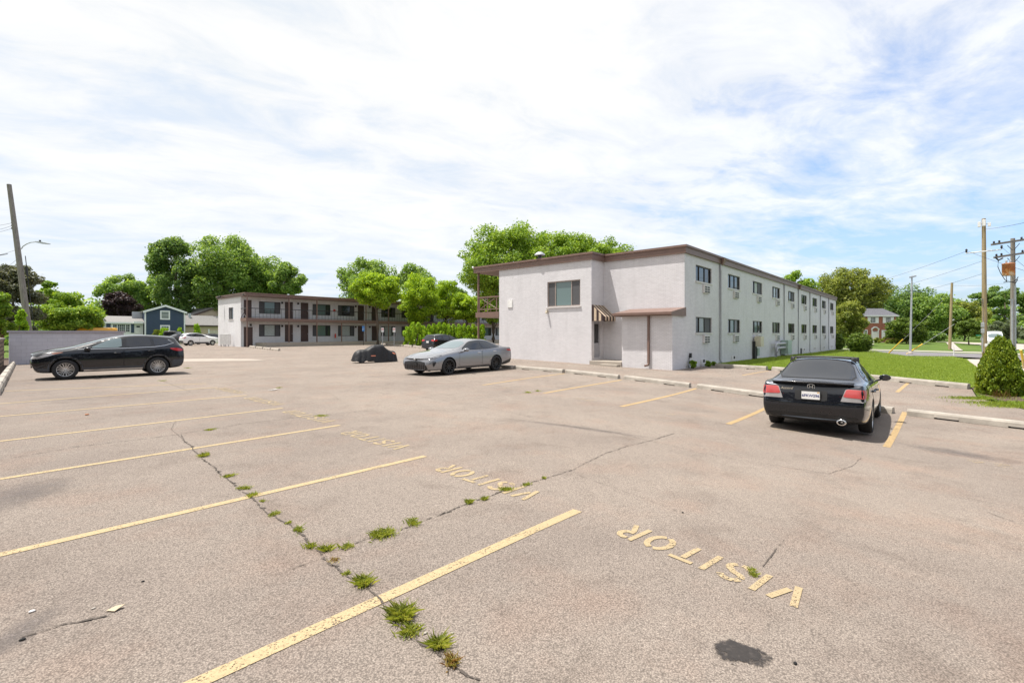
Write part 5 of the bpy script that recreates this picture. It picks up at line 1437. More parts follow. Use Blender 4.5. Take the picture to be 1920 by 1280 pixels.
lh = m.build('lamp_head', M['galv'], lp)
m = MB(); c = at_local(lp, 75, 451.5, d); m.lathe([(0.07, -0.08), (0.07, 0.06), (0, 0.08)], 10, M=Matrix.Translation(c)); m.build('photocell', M['black'], lh)
m = MB()
for py in (418, 423, 428): c = at_local(lp, 22.5, py, d); m.lathe([(0.03, -0.08), (0.07, -0.03), (0.04, 0), (0.07, 0.04), (0.03, 0.08)], 8, M=Matrix.Translation(c))
m.build('insulator', M['black'], lp)
m = MB(); m.tube([at_local(lp, 49, 501, d), at_local(lp, 51, 516, d)], 0.09, 8); m.build('cable_box', M['black'], lp)
m = MB(); m.tube([at_local(lp, 44, 480, d) + Vector((0.1, -.2, 0)), at_local(lp, 57, 580, d) + Vector((0.05, -.25, 0)), at_local(lp, 62, 620, d) + Vector((0.05, -.3, 0))], 0.03, 6); m.build('conduit', M['black'], lp)

def pole(name, px, d, ytop, r, mat, label, cat='utility pole', r1=None, pxtop=None):
    b = AT(px, d); t = AT(pxtop or px, d); t.z = CAMZ + (HOR - ytop) * d / FPX
    root = empty(name, b, 0, label, cat); m = MB(); pole_tube(m, (0, 0, -0.4), t - b, r, r1 or r * 0.72); m.build('shaft', mat, root)
    return root
# tall tan pole with small antennas
d1 = 38; tp = pole('utility_pole', 1846.5, d1, 410, 0.17, M['pole_wood_tan'], 'tallest tan utility pole with small white antennas behind the big arborvitae', pxtop=1844.5)
for px, py, w, h in ((1836, 421, 0.2, 0.42), (1845, 418, 0.28, 0.5), (1855, 421, 0.14, 0.3)):
    c = at_local(tp, px, py, d1 - 0.25); m = MB(); m.box(c.x - w / 2, c.x + w / 2, c.y - 0.09, c.y + 0.09, c.z - h / 2, c.z + h / 2); m.build('antenna', M['white_metal'], tp, 0.02)
m = MB(); m.tube([at_local(tp, 1833, 420, d1), at_local(tp, 1857, 420, d1)], 0.025, 6); m.build('antenna_bracket', M['galv'], tp)
m = MB(); m.tube([at_local(tp, 1811, 475, d1 - .3), at_local(tp, 1877, 468, d1 - .3)], 0.045, 8); ca_ = m.build('crossarm', M['white_metal'], tp)
m = MB()
for px, py in ((1812, 470), (1878, 463)): m.lathe([(0.03, -0.16), (0.08, -0.06), (0.05, 0.0), (0.08, 0.06), (0.03, 0.14)], 8, M=Matrix.Translation(at_local(tp, px, py, d1 - .3)))
m.build('insulator', M['black'], ca_)
m = MB(); m.tube([at_local(tp, 1843, 560, d1 - .2), at_local(tp, 1843.5, 610, d1 - .2), at_local(tp, 1842, 660, d1 - .2)], 0.035, 6); m.build('conduit', M['galv'], tp)
for py in (609, 620):
    c = at_local(tp, 1842.5, py, d1 - .3); m = MB(); m.box(c.x - .13, c.x + .13, c.y - .1, c.y + .1, c.z - .18, c.z + .18); m.build('meter_box', M['galv'], tp, 0.02)
c = at_local(tp, 1849, 647, d1 - .35); m = MB(); m.box(c.x - .1, c.x + .1, c.y - .08, c.y + .08, c.z - .12, c.z + .12); m.build('cable_box', M['white_metal'], tp, 0.02)
# transformer pole
d2 = 33; xp = pole('transformer_pole', 1900, d2, 447, 0.16, M['pole_wood'], 'grey utility pole carrying a rusty transformer and two crossarms', pxtop=1899)
for py, x0, x1, dy in ((457, 1859, 1950, -14), (481, 1864, 1950, -13)):
    a, b = at_local(xp, x0, py + 2, d2 - .25), at_local(xp, x1, py + dy + 2, d2 - .25)
    t = b - a; Mx = Matrix.Translation(a) @ t.to_track_quat('X', 'Z').to_matrix().to_4x4()
    m = MB(); m.box(0, t.length, -0.055, 0.055, -0.06, 0.07, 0, Mx); ar = m.build('crossarm', M['pole_wood'], xp)
    m = MB()
    for f in (0.05, 0.16, 0.62): q = a.lerp(b, f); m.lathe([(0.02, 0.05), (0.07, 0.1), (0.04, 0.14), (0.07, 0.19), (0.0, 0.24)], 8, M=Matrix.Translation(q))
    m.build('insulator', M['bronze'], ar)
    m = MB(); m.tube([at_local(xp, 1889, py + 3, d2 - .3), at_local(xp, 1898, py + 12, d2 - .2)], 0.02, 5); m.tube([at_local(xp, 1912, py - 1, d2 - .3), at_local(xp, 1901, py + 12, d2 - .2)], 0.02, 5); m.build('arm_brace', M['bronze'], xp)
c = at_local(xp, 1891, 505.5, d2 - .45); m = MB()
m.lathe([(0, -0.40), (0.31, -0.40), (0.325, -0.36), (0.325, 0.34), (0.34, 0.36), (0.34, 0.40), (0.28, 0.43), (0, 0.44)], 22, M=Matrix.Translation(c)); tr = m.build('transformer', M['rust'], xp)
m = MB()
for q in (-0.15, 0.12): m.lathe([(0.03, 0.43), (0.07, 0.48), (0.04, 0.52), (0.07, 0.57), (0.02, 0.66)], 8, M=Matrix.Translation(c + Vector((q * RX, q * RY, 0))))
m.build('bushing', M['galv'], tr)
m = MB(); m.tube([at_local(xp, *q, d2 - .4) for q in ((1872, 489), (1871, 500), (1876, 512), (1884, 524), (1888, 528))], 0.02, 6)
m.tube([at_local(xp, *q, d2 - .4) for q in ((1887, 505), (1886, 515), (1888, 528))], 0.018, 6); m.tube([at_local(xp, *q, d2 - .5) for q in ((1866, 482), (1872, 488), (1880, 484))], 0.05, 6)
m.tube([at_local(xp, *q, d2 - .4) for q in ((1882, 529.5), (1890, 527.5), (1898, 529), (1906, 524), (1909, 519))], 0.025, 6)
m.tube([at_local(xp, *q, d2 - .4) for q in ((1898, 529), (1904, 531), (1908, 524))], 0.025, 6); m.build('jumper_cable', M['wire'], xp)
m = MB()
for dx in (-2.6, 3.2): m.tube([at_local(xp, 1900 + dx, 560 if dx < 0 else 535, d2 - .3), at_local(xp, 1900.4 + dx, 690, d2 - .3)], 0.055, 8)
m.build('riser_conduit', M['galv'], xp)
# lamp post and short pole
lpst = pole('lamp_post', 1706.5, 46.5, 517, 0.10, M['galv'], 'slim grey lamp post standing on the lawn edge', 'lamp post', 0.06, 1710)
c = at_local(lpst, 1712, 518.5, 46.5); m = MB(); m.box(-0.28, 0.24, -0.12, 0.12, -0.07, 0.07, 0, Matrix.Translation(c) @ Matrix.Rotation(HEAD - R(90), 4, 'Z') @ Matrix.Rotation(-0.25, 4, 'Y')); m.build('lamp_head', M['galv'], lpst, 0.02)
m = MB(); m.lathe([(0, 0.0), (0.22, 0.0), (0.20, 0.12), (0.11, 0.3), (0, 0.3)], 14); m.build('base', M['concrete_pale'], lpst)
sp_ = pole('utility_pole', 1780.5, 66, 530, 0.18, M['pole_wood_tan'], 'short tan pole beside the sidewalk across the road', pxtop=1785)
m = MB(); m.tube([at_local(sp_, 1784, 601, 66), at_local(sp_, 1789, 599, 66)], 0.08, 6); m.build('lamp', M['white_metal'], sp_)
# guy wires with yellow guards
def guy(px, py, top, label, L=0.42):
    g = G(px, py); e = top
    root = empty('guy_wire', g, 0, label, 'guy wire', 'guy wires with yellow guards')
    m = MB(); m.tube([(0, 0, -0.1), e - g], 0.012, 5); m.build('cable', M['galv'], root)
    m = MB(); m.tube([(e - g) * 0.005, (e - g) * L], 0.05, 8); m.build('guard', M['yellow_guard'], root)
def pt(px, py, d): q = AT(px, d); q.z = CAMZ + (HOR - py) * d / FPX; return q
guy(1665, 663, pt(1768, 563, 44), 'guy wire with yellow guard left of the lamp post', 0.29)
guy(1699, 664, pt(1790, 607, 45), 'guy wire with yellow guard crossing the lamp post foot', 0.35)
guy(1921, 692, pt(1914, 655, 24), 'yellow guy guard cut by the frame edge', 1.0)

# overhead wires: one cable each
def wire(a, b, sag, label, r=0.011, group='overhead cables of the utility poles'):
    pts = [a.lerp(b, i / 16) - Vector((0, 0, sag * 4 * (i / 16) * (1 - i / 16))) for i in range(17)]
    m = MB(); m.tube([p - pts[0] for p in pts], r, 5); o = m.build('overhead_cable', M['wire']); o.location = pts[0]
    return tag(o, label, 'cable', group)
wire(pt(1812, 471, 37.7), pt(1560, 545, 85), 0.5, 'overhead cable from the left insulator of the tall tan pole over the lawn')
wire(pt(1846, 488, 38), pt(1560, 562, 90), 0.6, 'overhead cable below the white crossarm running over the lawn')
wire(pt(1846, 512, 38), pt(1600, 570, 90), 0.5, 'overhead cable from mid height of the tall pole to the far trees')
wire(pt(1846, 430, 38), pt(2000, 398, 20), 0.1, 'overhead cable rising to the frame edge from the tall pole top')
wire(pt(1812, 470, 37.7), pt(2000, 530, 28), 0.1, 'overhead cable crossing behind the transformer')
wire(pt(1878, 463, 37.7), pt(2000, 560, 26), 0.1, 'overhead cable dropping from the right insulator of the tall pole')
wire(pt(1785, 535, 66), pt(1920, 525, 60), 0.3, 'overhead cable from the short pole to the transformer pole')
wire(pt(1785, 605, 66), pt(1846, 560, 38), 0.2, 'service cable between short pole and tall pole')
g9 = 'overhead cables at the leaning pole'
wire(pt(22, 418, 41), pt(-40, 424, 34), 0.1, 'topmost cable at the leaning pole', group=g9)
wire(pt(22, 423, 41), pt(-40, 433, 34), 0.15, 'second cable at the leaning pole', group=g9)
wire(pt(22, 428, 41), pt(-40, 437, 34), 0.15, 'third cable at the leaning pole', group=g9)
wire(pt(28, 469, 41), pt(-40, 484, 34), 0.1, 'thin cable at lamp height of the leaning pole', group=g9)
wire(pt(14, 476, 38), pt(-40, 482, 34), 0.05, 'thick cable with splice below the lamp arm', 0.03, g9)
wire(pt(34, 484, 41), pt(-40, 520, 34), 0.3, 'lowest cable dropping from the leaning pole', group=g9)

# signs ----------------------------------------------------------------
def text_mesh(txt, size, mat, name, parent, loc, rot, shear=0.0, extrude=0.001, bold=0.0):
    cu = bpy.data.curves.new('t', 'FONT'); cu.body = txt; cu.size = size; cu.align_x = 'CENTER'; cu.align_y = 'CENTER'; cu.extrude = extrude; cu.shear = shear; cu.offset = bold
    ob = bpy.data.objects.new('t', cu); COL.objects.link(ob)
    dg = bpy.context.evaluated_depsgraph_get(); me = bpy.data.meshes.new_from_object(ob.evaluated_get(dg))
    bpy.data.objects.remove(ob); bpy.data.curves.remove(cu)
    me.materials.clear(); me.materials.append(mat)
    o = link_mesh(name, me, parent); o.location = loc; o.rotation_euler = rot; return o
def post_sign(px, d, ytop, ybot_panel, label, panel_mat, kind):
    b = AT(px, d); root = empty('parking_sign', b, HEAD - R(90), label, 'sign', 'parking signs by the motel wing')
    zt = CAMZ + (HOR - ytop) * d / FPX - b.z; zb_ = CAMZ + (HOR - ybot_panel) * d / FPX - b.z
    m = MB(); m.box(-0.035, 0.035, -0.03, 0.03, -0.2, zt); m.build('post', M['galv'] if kind != 'blue' else M['bronze'], root)
    m = MB(); m.box(-0.16, 0.16, -0.05, -0.032, zb_, zt); pl = m.build('sign_panel', panel_mat, root)
    m = MB(); zc = (zt + zb_) / 2
    if kind == 'blue':
        m.tube([(-0.02, -0.055, zc + 0.14), (-0.02, -0.055, zc), (0.06, -0.055, zc - 0.02), (0.08, -0.055, zc - 0.13)], 0.018, 5)
        m.tube([(-0.06 + 0.085 * math.cos(a), -0.055, zc - 0.07 + 0.085 * math.sin(a)) for a in np.linspace(1.9, 6.0, 10)], 0.013, 5)
        m.lathe([(0, -0.03), (0.03, 0), (0, 0.03)], 8, M=Matrix.Translation((-0.02, -0.055, zc + 0.18))); mt = M['sign_white']
    else:
        m.box(-0.12, 0.12, -0.056, -0.051, zc + 0.10, zc + 0.17); m.box(-0.09, -0.05, -0.056, -0.051, zc - 0.10, zc + 0.06); m.box(0.03, 0.10, -0.056, -0.051, zc - 0.04, zc + 0.04); mt = M['sign_red']
    m.build('sign_graphic', mt, pl)
post_sign(681.5, 63, 611, 621, 'blue wheelchair parking sign on a dark post by the motel wing', M['sign_blue'], 'blue')
post_sign(717.5, 61, 614, 622.5, 'small white and red sign nearer the blue sign', M['sign_white'], 'white')
post_sign(739, 59.5, 614, 622.5, 'small white and red sign nearer the hedge', M['sign_white'], 'white')
b = AT(1840, 70); ss = empty('street_sign', b, HEAD - R(90), 'green street name sign on a thin post by the side street', 'sign')
m = MB(); m.tube([(0, 0, -0.2), (0, 0, 1.75)], 0.03, 6); m.build('post', M['galv'], ss)
m = MB(); m.box(-0.75, 0.35, -0.02, 0.02, 1.72, 1.92); m.build('name_plate', M['sign_green'], ss)
m = MB(); m.tube([(0.15, -0.06, 1.25), (0.15, -0.04, 1.25)], 0.36, 8); m.build('stop_plate', M['galv'], ss)
g = G(1788.5, 667.5); o = MB().tube([(0, 0, -0.1), (0, 0, 0.75)], 0.035, 8); o.box(-0.05, 0.05, -0.02, 0.02, 0.55, 0.9); o = o.build('marker_post', M['white_metal']); o.location = g; tag(o, 'thin white marker post at the road edge of the lawn', 'post')
b = AT(1700, 92); mbx = empty('mailbox', b, HEAD, 'dark mailbox on a brown post across the road', 'mailbox')
m = MB(); m.box(-0.1, 0.1, -0.1, 0.1, -0.2, 1.1); m.build('post', M['fence_wood'], mbx)
m = MB(); m.box(-0.25, 0.25, -0.5, 0.5, 1.1, 1.5); m.build('box', M['bronze'], mbx, 0.08)
# white electric cabinets against the wing end
p = Vector((19.9, 61.5, 0)); 
for i, lb in enumerate(['white electric cabinet standing against the motel wing end, first of two', 'white electric cabinet standing against the motel wing end, nearer the corner']):
    q = AT(418.5 + 8.5 * i, 57.2); root = empty('electric_cabinet', q, HEAD - R(90), lb, 'cabinet', 'white electric cabinets at the motel wing')
    m = MB(); m.box(-0.27, 0.27, -0.25, 0.25, 0.22, 1.5); m.build('body', M['white_metal'], root, 0.02)
    m = MB(); m.box(-0.25, -0.01, -0.268, -0.255, 0.26, 1.46); m.build('door', M['white_metal'], root); m = MB(); m.box(0.01, 0.25, -0.268, -0.255, 0.26, 1.46); m.build('door', M['white_metal'], root)
    for x_ in (-0.2, 0.13):
        m = MB(); m.box(x_, x_ + 0.09, -0.2, -0.1, -0.05, 0.22); m.build('leg', M['galv'], root)
# litter
def scrap(px, py, pts, mat, label, name='paper_scrap', cat='litter'):
    c = G(px, py); m = MB()
    vs = [(x, y, 0.006 + z) for x, y, z in pts]; n = len(vs)
    m.add(vs + [(x, y, z + 0.003) for x, y, z in vs], [tuple(range(n))[::-1], tuple(range(n, 2 * n))] + [(i, (i + 1) % n, n + (i + 1) % n, n + i) for i in range(n)])
    o = m.build(name, mat); o.location = c; o.rotation_euler.z = HEAD - R(90); return tag(o, label, cat)
scrap(215, 1143, [(-.035, -.02, 0), (.02, -.026, 0), (.04, .028, .012), (-.012, .024, .004)], M['paper'], 'small tan paper scrap lying on the asphalt near the camera')
scrap(511, 731.5, [(-.10, -.08, 0), (.09, -.06, .02), (.12, .10, .03), (-.06, .09, 0)], M['white_metal'], 'white paper scrap beyond the farthest visitor stencils')
def pebble(px, py, r, mat, label):
    m = MB(); m.lathe([(0, -r * .5), (r * .8, -r * .3), (r, 0.05 * r), (r * .7, r * .5), (0, r * .65)], 9); o = m.build('pebble', mat); o.location = G(px, py) + Vector((0, 0, r * .45)); o.scale = (1.3, 0.9, 0.8)
    return tag(o, label, 'pebble', 'pebbles lying on the asphalt')
for px, py, r, mt, lb in [(60, 1147, .013, 'sill', 'white pebble near the frame edge of the nearest stall'), (42, 1200, .012, 'void', 'black pebble below the white pebble'), (163, 778, .03, 'rust', 'rust-coloured pebble between the far stall lines'),
                      (1491, 1244, .010, 'void', 'dark pebble beside the oil stain'), (798, 1187, .010, 'concrete', 'pale pebble beside the sprawling grass weed'), (848, 1187, .008, 'concrete', 'pale pebble above the thin upright grass'), (268, 1090, .008, 'void', 'black pebble in the middle of the nearest stall'), (1280, 921 + 40, .01, 'void', 'dark pebble beyond the nearest visitor stencil'), (175, 1141, .009, 'concrete', 'pale pebble beside the tan paper scrap')]:
    pebble(px, py, r, M[mt], lb)
# ================================================================== VEHICLES
def chaikin(pts, it=2, closed=True, k=0.22):
    pts = [Vector(p) for p in pts]
    for _ in range(it):
        out = []; n = len(pts)
        for i in range(n if closed else n - 1):
            a, b = pts[i], pts[(i + 1) % n]; out += [a.lerp(b, k), a.lerp(b, 1 - k)]
        pts = out
    return pts

class Car:
    def __init__(s, name, label, cat, spec, paint, group=None):
        s.sp = spec; s.root = empty(name, (0, 0, 0), 0, label, cat, group); s.paint = paint
        s.body()
    # lofted and subdivided shell
    def body(s):
        sp = s.sp; st = sp['stations']; rows = []
        n = len(st)
        for i, (x, w, zb, zs, zbelt, wr, zr, zt) in enumerate(st):
            green = zt - zbelt > 0.18
            inner = w * 0.975 - 0.03
            p = [(0, zb), (w * 0.60, zb), (w * 0.93, zb + 0.03), (w * 0.985, zb + 0.15), (w, zs), (w * 0.98, zbelt - 0.05), (min(inner, w * 0.985), zbelt + 0.02),
                 (wr, zr), (wr * 0.55, zt - 0.012), (0, zt)]
            xo = [0] * 10
            if i == 0: xo = sp.get('nose', xo)
            if i == n - 1: xo = sp.get('tail', xo)
            rows.append([(x + xo[k], y, z) for k, (y, z) in enumerate(p)])
        verts = []; idx = {}
        for i, r_ in enumerate(rows):
            for k, (x, y, z) in enumerate(r_):
                idx[i, k, 1] = len(verts); verts.append((x, y, z))
                if k in (0, 9): idx[i, k, -1] = idx[i, k, 1]
                else: idx[i, k, -1] = len(verts); verts.append((x, -y, z))
        faces = []
        for i in range(n - 1):
            for k in range(9):
                faces.append((idx[i, k, 1], idx[i + 1, k, 1], idx[i + 1, k + 1, 1], idx[i, k + 1, 1]))
                faces.append((idx[i, k, -1], idx[i, k + 1, -1], idx[i + 1, k + 1, -1], idx[i + 1, k, -1]))
        for i in (0, n - 1):
            for k in range(9):
                f = [idx[i, k, 1], idx[i, k + 1, 1], idx[i, k + 1, -1], idx[i, k, -1]]
                f = list(dict.fromkeys(f))
                faces.append(tuple(f if i == 0 else f[::-1]))
        bm = bmesh.new(); bv = [bm.verts.new(v) for v in verts]
        for f in faces: bm.faces.new([bv[i] for i in f])
        bm.normal_update(); bmesh.ops.recalc_face_normals(bm, faces=bm.faces)
        cl = bm.edges.layers.float.new('crease_edge')
        inv = {}
        for (i, k, sg), v in idx.items(): inv.setdefault(v, (i, k))
        bm.verts.index_update()
        for e in bm.edges:
            a, b = inv[e.verts[0].index], inv[e.verts[1].index]
            c = 0.0
            if a[1] == b[1] and a[0] != b[0]: c = {6: 0.45, 5: 0.25, 7: 0.35, 2: 0.4}.get(a[1], 0.0)
            if a[0] == b[0] and a[0] in (0, n - 1): c = sp.get('endcrease', 0.45)
            if a[0] == b[0] and a[0] in sp.get('crease_st', ()) and a[1] >= 6 and b[1] >= 6: c = 0.5
            e[cl] = c
        me = bpy.data.meshes.new('body'); bm.to_mesh(me); bm.free()
        o = link_mesh('body', me)
        md = o.modifiers.new('s', 'SUBSURF'); md.levels = 3; md.render_levels = 3
        cy = MB(); 
        for ax in sp['axles']:
            for sg in (1, -1):
                cy.lathe([(0, 0), (sp['R'] + 0.045, 0), (sp['R'] + 0.045, 0.6), (0, 0.6)], 40, 'Y', M=Matrix.Translation((ax, 0.52 if sg > 0 else -1.12, sp['R'] * 1.0)), smooth=False)
        co_ = cy.build('cutter', M['black'])
        bmc = bmesh.new(); bmc.from_mesh(co_.data); bmesh.ops.remove_doubles(bmc, verts=bmc.verts, dist=1e-5); bmesh.ops.recalc_face_normals(bmc, faces=bmc.faces); bmc.to_mesh(co_.data); bmc.free()
        mb_ = o.modifiers.new('b', 'BOOLEAN'); mb_.operation = 'DIFFERENCE'; mb_.solver = 'EXACT'; mb_.object = co_
        dg = bpy.context.evaluated_depsgraph_get(); me2 = bpy.data.meshes.new_from_object(o.evaluated_get(dg))
        bpy.data.objects.remove(o); bpy.data.objects.remove(co_)
        zmax = max(v.co.z for v in me2.vertices); zmul = sp['H'] / zmax
        me2.materials.clear(); me2.materials.append(s.paint); me2.materials.append(M['black'])
        for v in me2.vertices:
            if v.co.z > 0.75: v.co.z = 0.75 + (v.co.z - 0.75) * (sp['H'] - 0.75) / (zmax - 0.75)
        me2.update()
        for p in me2.polygons:
            c = p.center; p.use_smooth = True; mi = 0
            if p.normal.z < -0.75 and c.z < 0.5: mi = 1
            for ax in sp['axles']:
                if math.hypot(c.x - ax, c.z - sp['R']) < sp['R'] + 0.035 and abs(c.y) > 0.50 and abs(c.y) < sp['stations'][4][1] - 0.02: mi = 1
                if abs(math.hypot(c.x - ax, c.z - sp['R']) - (sp['R'] + 0.045)) < 0.012 and abs(p.normal.y) < 0.5: mi = 1
                if abs(p.normal.y) > 0.9 and abs(abs(c.y) - 0.52) < 0.01: mi = 1
            p.material_index = mi
        bmv = bmesh.new(); bmv.from_mesh(me2); s.bvh = BVHTree.FromBMesh(bmv); bmv.free()
        me2.name = 'body'; s.body_o = link_mesh('body', me2, s.root)
        # sharp edges round the wheel cuts
        bmv = bmesh.new(); bmv.from_mesh(me2)
        for e in bmv.edges:
            if len(e.link_faces) == 2 and e.calc_face_angle(0) > 0.7: e.smooth = False
        bmv.to_mesh(me2); bmv.free()
    def project(s, name, poly, mode, mat, off=0.004, parent=None, smooth=2, side=1, step=0.06, k=0.22, thick=0.0):
        pts = [tuple(p) for p in (chaikin(poly, smooth, True, k) if smooth else poly)]
        bm = poly_cut(pts, step); bmesh.ops.triangulate(bm, faces=[f for f in bm.faces if len(f.verts) > 4])
        for v in bm.verts:
            a, b = v.co.x, v.co.y
            if mode == 'side': o_, d_ = Vector((a, 3 * side, b)), Vector((0, -side, 0))
            elif mode == 'rear': o_, d_ = Vector((-4, a, b)), Vector((1, 0, 0))
            elif mode == 'front': o_, d_ = Vector((4, a, b)), Vector((-1, 0, 0))
            else: o_, d_ = Vector((a, b, 4)), Vector((0, 0, -1))
            h = s.bvh.ray_cast(o_, d_)
            if h[0] is None or (mode == 'side' and abs(h[0].y) < 0.4):
                h = s.bvh.find_nearest(o_ + d_ * (2.1 if mode == 'side' else 1.7))
            nr_ = h[1]
            if nr_.dot(d_) > 0: nr_ = -nr_
            v.co = h[0] + nr_ * off
        for f in bm.faces:
            f.smooth = True; f.normal_update()
        me = bpy.data.meshes.new(name); bm.to_mesh(me); bm.free(); me.materials.append(mat)
        bmf = bmesh.new(); bmf.from_mesh(me); 
        want = {'side': Vector((0, side, 0)), 'rear': Vector((-1, 0, 0)), 'front': Vector((1, 0, 0)), 'top': Vector((0, 0, 1))}[mode]
        tot = sum((f.normal * f.calc_area() for f in bmf.faces), Vector())
        if tot.dot(want) < 0: bmesh.ops.reverse_faces(bmf, faces=bmf.faces)
        bmf.to_mesh(me); bmf.free()
        return link_mesh(name, me, parent or s.root)
    def both(s, name, poly, mat, **kw):
        return [s.project(name, poly, 'side', mat, side=sg, **kw) for sg in (1, -1)]
    def strip(s, pts, w):
        """thin outline polygon along a polyline (2-D)"""
        pts = [Vector(p) for p in pts]; L = []; R_ = []
        for i, p in enumerate(pts):
            t = (pts[min(i + 1, len(pts) - 1)] - pts[max(i - 1, 0)]).normalized(); n = Vector((-t.y, t.x)) * w / 2
            L.append(p + n); R_.append(p - n)
        return [tuple(p) for p in L + R_[::-1]]
    def ring(s, name, poly, w, mode, mat, off, parent=None, side=1, smooth=2, k=0.22):
        P_ = chaikin(poly, smooth, True, k); c = sum(P_, Vector((0, 0))) / len(P_)
        out = P_; inn = []
        n = len(P_)
        for i in range(n):
            t = (P_[(i + 1) % n] - P_[i - 1]).normalized(); nn = Vector((-t.y, t.x))
            if nn.dot(c - P_[i]) < 0: nn = -nn
            inn.append(P_[i] + nn * w)
        m = MB(); vs = []
        for p in out + inn:
            a, b = p
            if mode == 'side': o_, d_ = Vector((a, 3 * side, b)), Vector((0, -side, 0))
            elif mode == 'rear': o_, d_ = Vector((-4, a, b)), Vector((1, 0, 0))
            elif mode == 'front': o_, d_ = Vector((4, a, b)), Vector((-1, 0, 0))
            h = s.bvh.ray_cast(o_, d_)
            q = h[0] if h[0] is not None else s.bvh.find_nearest(o_ + d_ * 2.1)[0]
            vs.append(q - d_ * off)
        m.add(vs, [(i, (i + 1) % n, n + (i + 1) % n, n + i) for i in range(n)])
        return m.build(name, mat, parent or s.root)
    def wheels(s, style, rim_mat, back=None):
        sp = s.sp; R_ = sp['R']; wd = sp.get('tw', 0.22)
        rr = R_ * sp.get('rimf', 0.70)
        ty = MB(); prof = [(rr, -wd / 2), (rr + 0.02, -wd / 2 - 0.004), (R_ - 0.035, -wd / 2 - 0.006), (R_ - 0.008, -wd / 2 + 0.022), (R_, -wd / 2 + 0.05), (R_, wd / 2 - 0.05), (R_ - 0.008, wd / 2 - 0.022), (R_ - 0.035, wd / 2 + 0.006), (rr + 0.02, wd / 2 + 0.004), (rr, wd / 2)]
        ty.lathe(prof, 40, 'Y')
        tyo = ty.build('tyre', M['tyre'])
        hb = MB(); hb.lathe([(0, wd / 2 - 0.075), (rr * 0.98, wd / 2 - 0.075), (rr * 0.98, -wd / 2)], 28, 'Y'); hub = hb.build('wheel', back or M['black'])
        rm = MB(); rm.lathe([(rr * 0.93, wd / 2 - 0.05), (rr * 0.95, wd / 2 - 0.008), (rr + 0.006, wd / 2 - 0.002), (rr + 0.008, wd / 2 - 0.03)], 40, 'Y')
        rm.lathe([(0, wd / 2 - 0.02), (rr * 0.13, wd / 2 - 0.022), (rr * 0.17, wd / 2 - 0.05)], 20, 'Y')
        def spoke(a, w0, w1, r0, r1, dy0=0.024, dy1=0.010, da=0.0):
            vs = []
            for r_, w_, dy, aa in ((r0, w0, dy0, a), (r1, w1, dy1, a + da)):
                for sg, dd in ((-1, 0), (1, 0), (0.8, -0.035), (-0.8, -0.035)):
                    x = r_ * math.cos(aa) - sg * w_ * math.sin(aa); z = r_ * math.sin(aa) + sg * w_ * math.cos(aa)
                    vs.append((x, wd / 2 - dy + dd, z))
            rm.add(vs, [(0, 1, 5, 4), (1, 2, 6, 5), (3, 0, 4, 7), (4, 5, 6, 7)])
        if style == 'split':
            for i in range(5):
                a = 2 * math.pi * i / 5 + 0.3
                for da in (-0.20, 0.20): spoke(a + da * 0.35, 0.012, 0.012, rr * 0.12, rr * 0.95, da=da * 0.75)
                for da in (-0.52, -0.74): spoke(a + da * 0.8, 0.007, 0.007, rr * 0.20, rr * 0.95, da=da * 0.2)
        elif style == 'twin':
            for i in range(5):
                a = 2 * math.pi * i / 5 + 0.5
                for da in (-0.18, 0.18): spoke(a + da, 0.022, 0.014, rr * 0.12, rr * 0.95, da=da * 0.8)
        else:
            for i in range(style):
                spoke(2 * math.pi * i / style + 0.3, 0.032, 0.026, rr * 0.12, rr * 0.95)
        rim = rm.build('rim', rim_mat, None, 0)
        tyo.parent = hub; rim.parent = hub; hub.parent = s.root
        first = True
        for ax in sp['axles']:
            for sg in (1, -1):
                h = hub if first else copy_tree(hub, s.root); first = False
                h.location = (ax, sg * (sp['tr']), R_); h.rotation_euler = (0, 0.4 * ax, 0 if sg > 0 else math.pi)
        return hub
    def mirror(s, x, z, y, mat):
        for sg in (1, -1):
            m = MB(); c = Vector((x, sg * (y + 0.10), z))
            vs = []; 
            for (dx, f) in ((0.10, 0.55), (0.06, 0.9), (-0.04, 1.0), (-0.07, 0.95)):
                for a in range(10):
                    an = 2 * math.pi * a / 10; vs.append(c + Vector((dx, 0.115 * f * math.cos(an), 0.075 * f * math.sin(an))))
            fs = [(i*10+a, i*10+(a+1) % 10, (i+1)*10+(a+1) % 10, (i+1)*10+a) for i in range(3) for a in range(10)] + [tuple(range(10)), tuple(range(30, 40))]
            m.add(vs, fs, 0, True); m.tube([c + Vector((0, -sg * 0.08, -0.05)), c + Vector((0.02, -sg * 0.20, -0.10))], 0.022, 6)
            mo = m.build('mirror', mat, s.root)
            q = MB(); q.add([c + Vector((-0.072, 0.098 * math.cos(2 * math.pi * a / 12), 0.06 * math.sin(2 * math.pi * a / 12))) for a in range(12)], [tuple(range(12))]); q.build('mirror_glass', M['car_glass'], mo)
    def door(s, poly, handle=None, seam=True):
        for sg in (1, -1):
            s.project('door_seam', poly, 'side', M['void'], 0.0015, side=sg, smooth=1, k=0.08)
            c = sum((Vector(p) for p in poly), Vector((0, 0))) / len(poly)
            inn = [tuple(Vector(p) + (c - Vector(p)).normalized() * 0.009) for p in poly]
            d_ = s.project('door', inn, 'side', s.paint, 0.003, side=sg, smooth=1, k=0.08)
            if handle:
                hx_, hz2 = handle; h = s.bvh.ray_cast(Vector((hx_, 3 * sg, hz2)), Vector((0, -sg, 0)))[0]
                m = MB(); y = h.y + sg * 0.004
                m.tube([(hx_ - 0.10, y, hz2), (hx_ - 0.07, y + sg * 0.035, hz2 + 0.004), (hx_ + 0.07, y + sg * 0.035, hz2 + 0.004), (hx_ + 0.10, y, hz2)], 0.016, 8); m.build('handle', s.sp.get('handle', s.paint), d_)
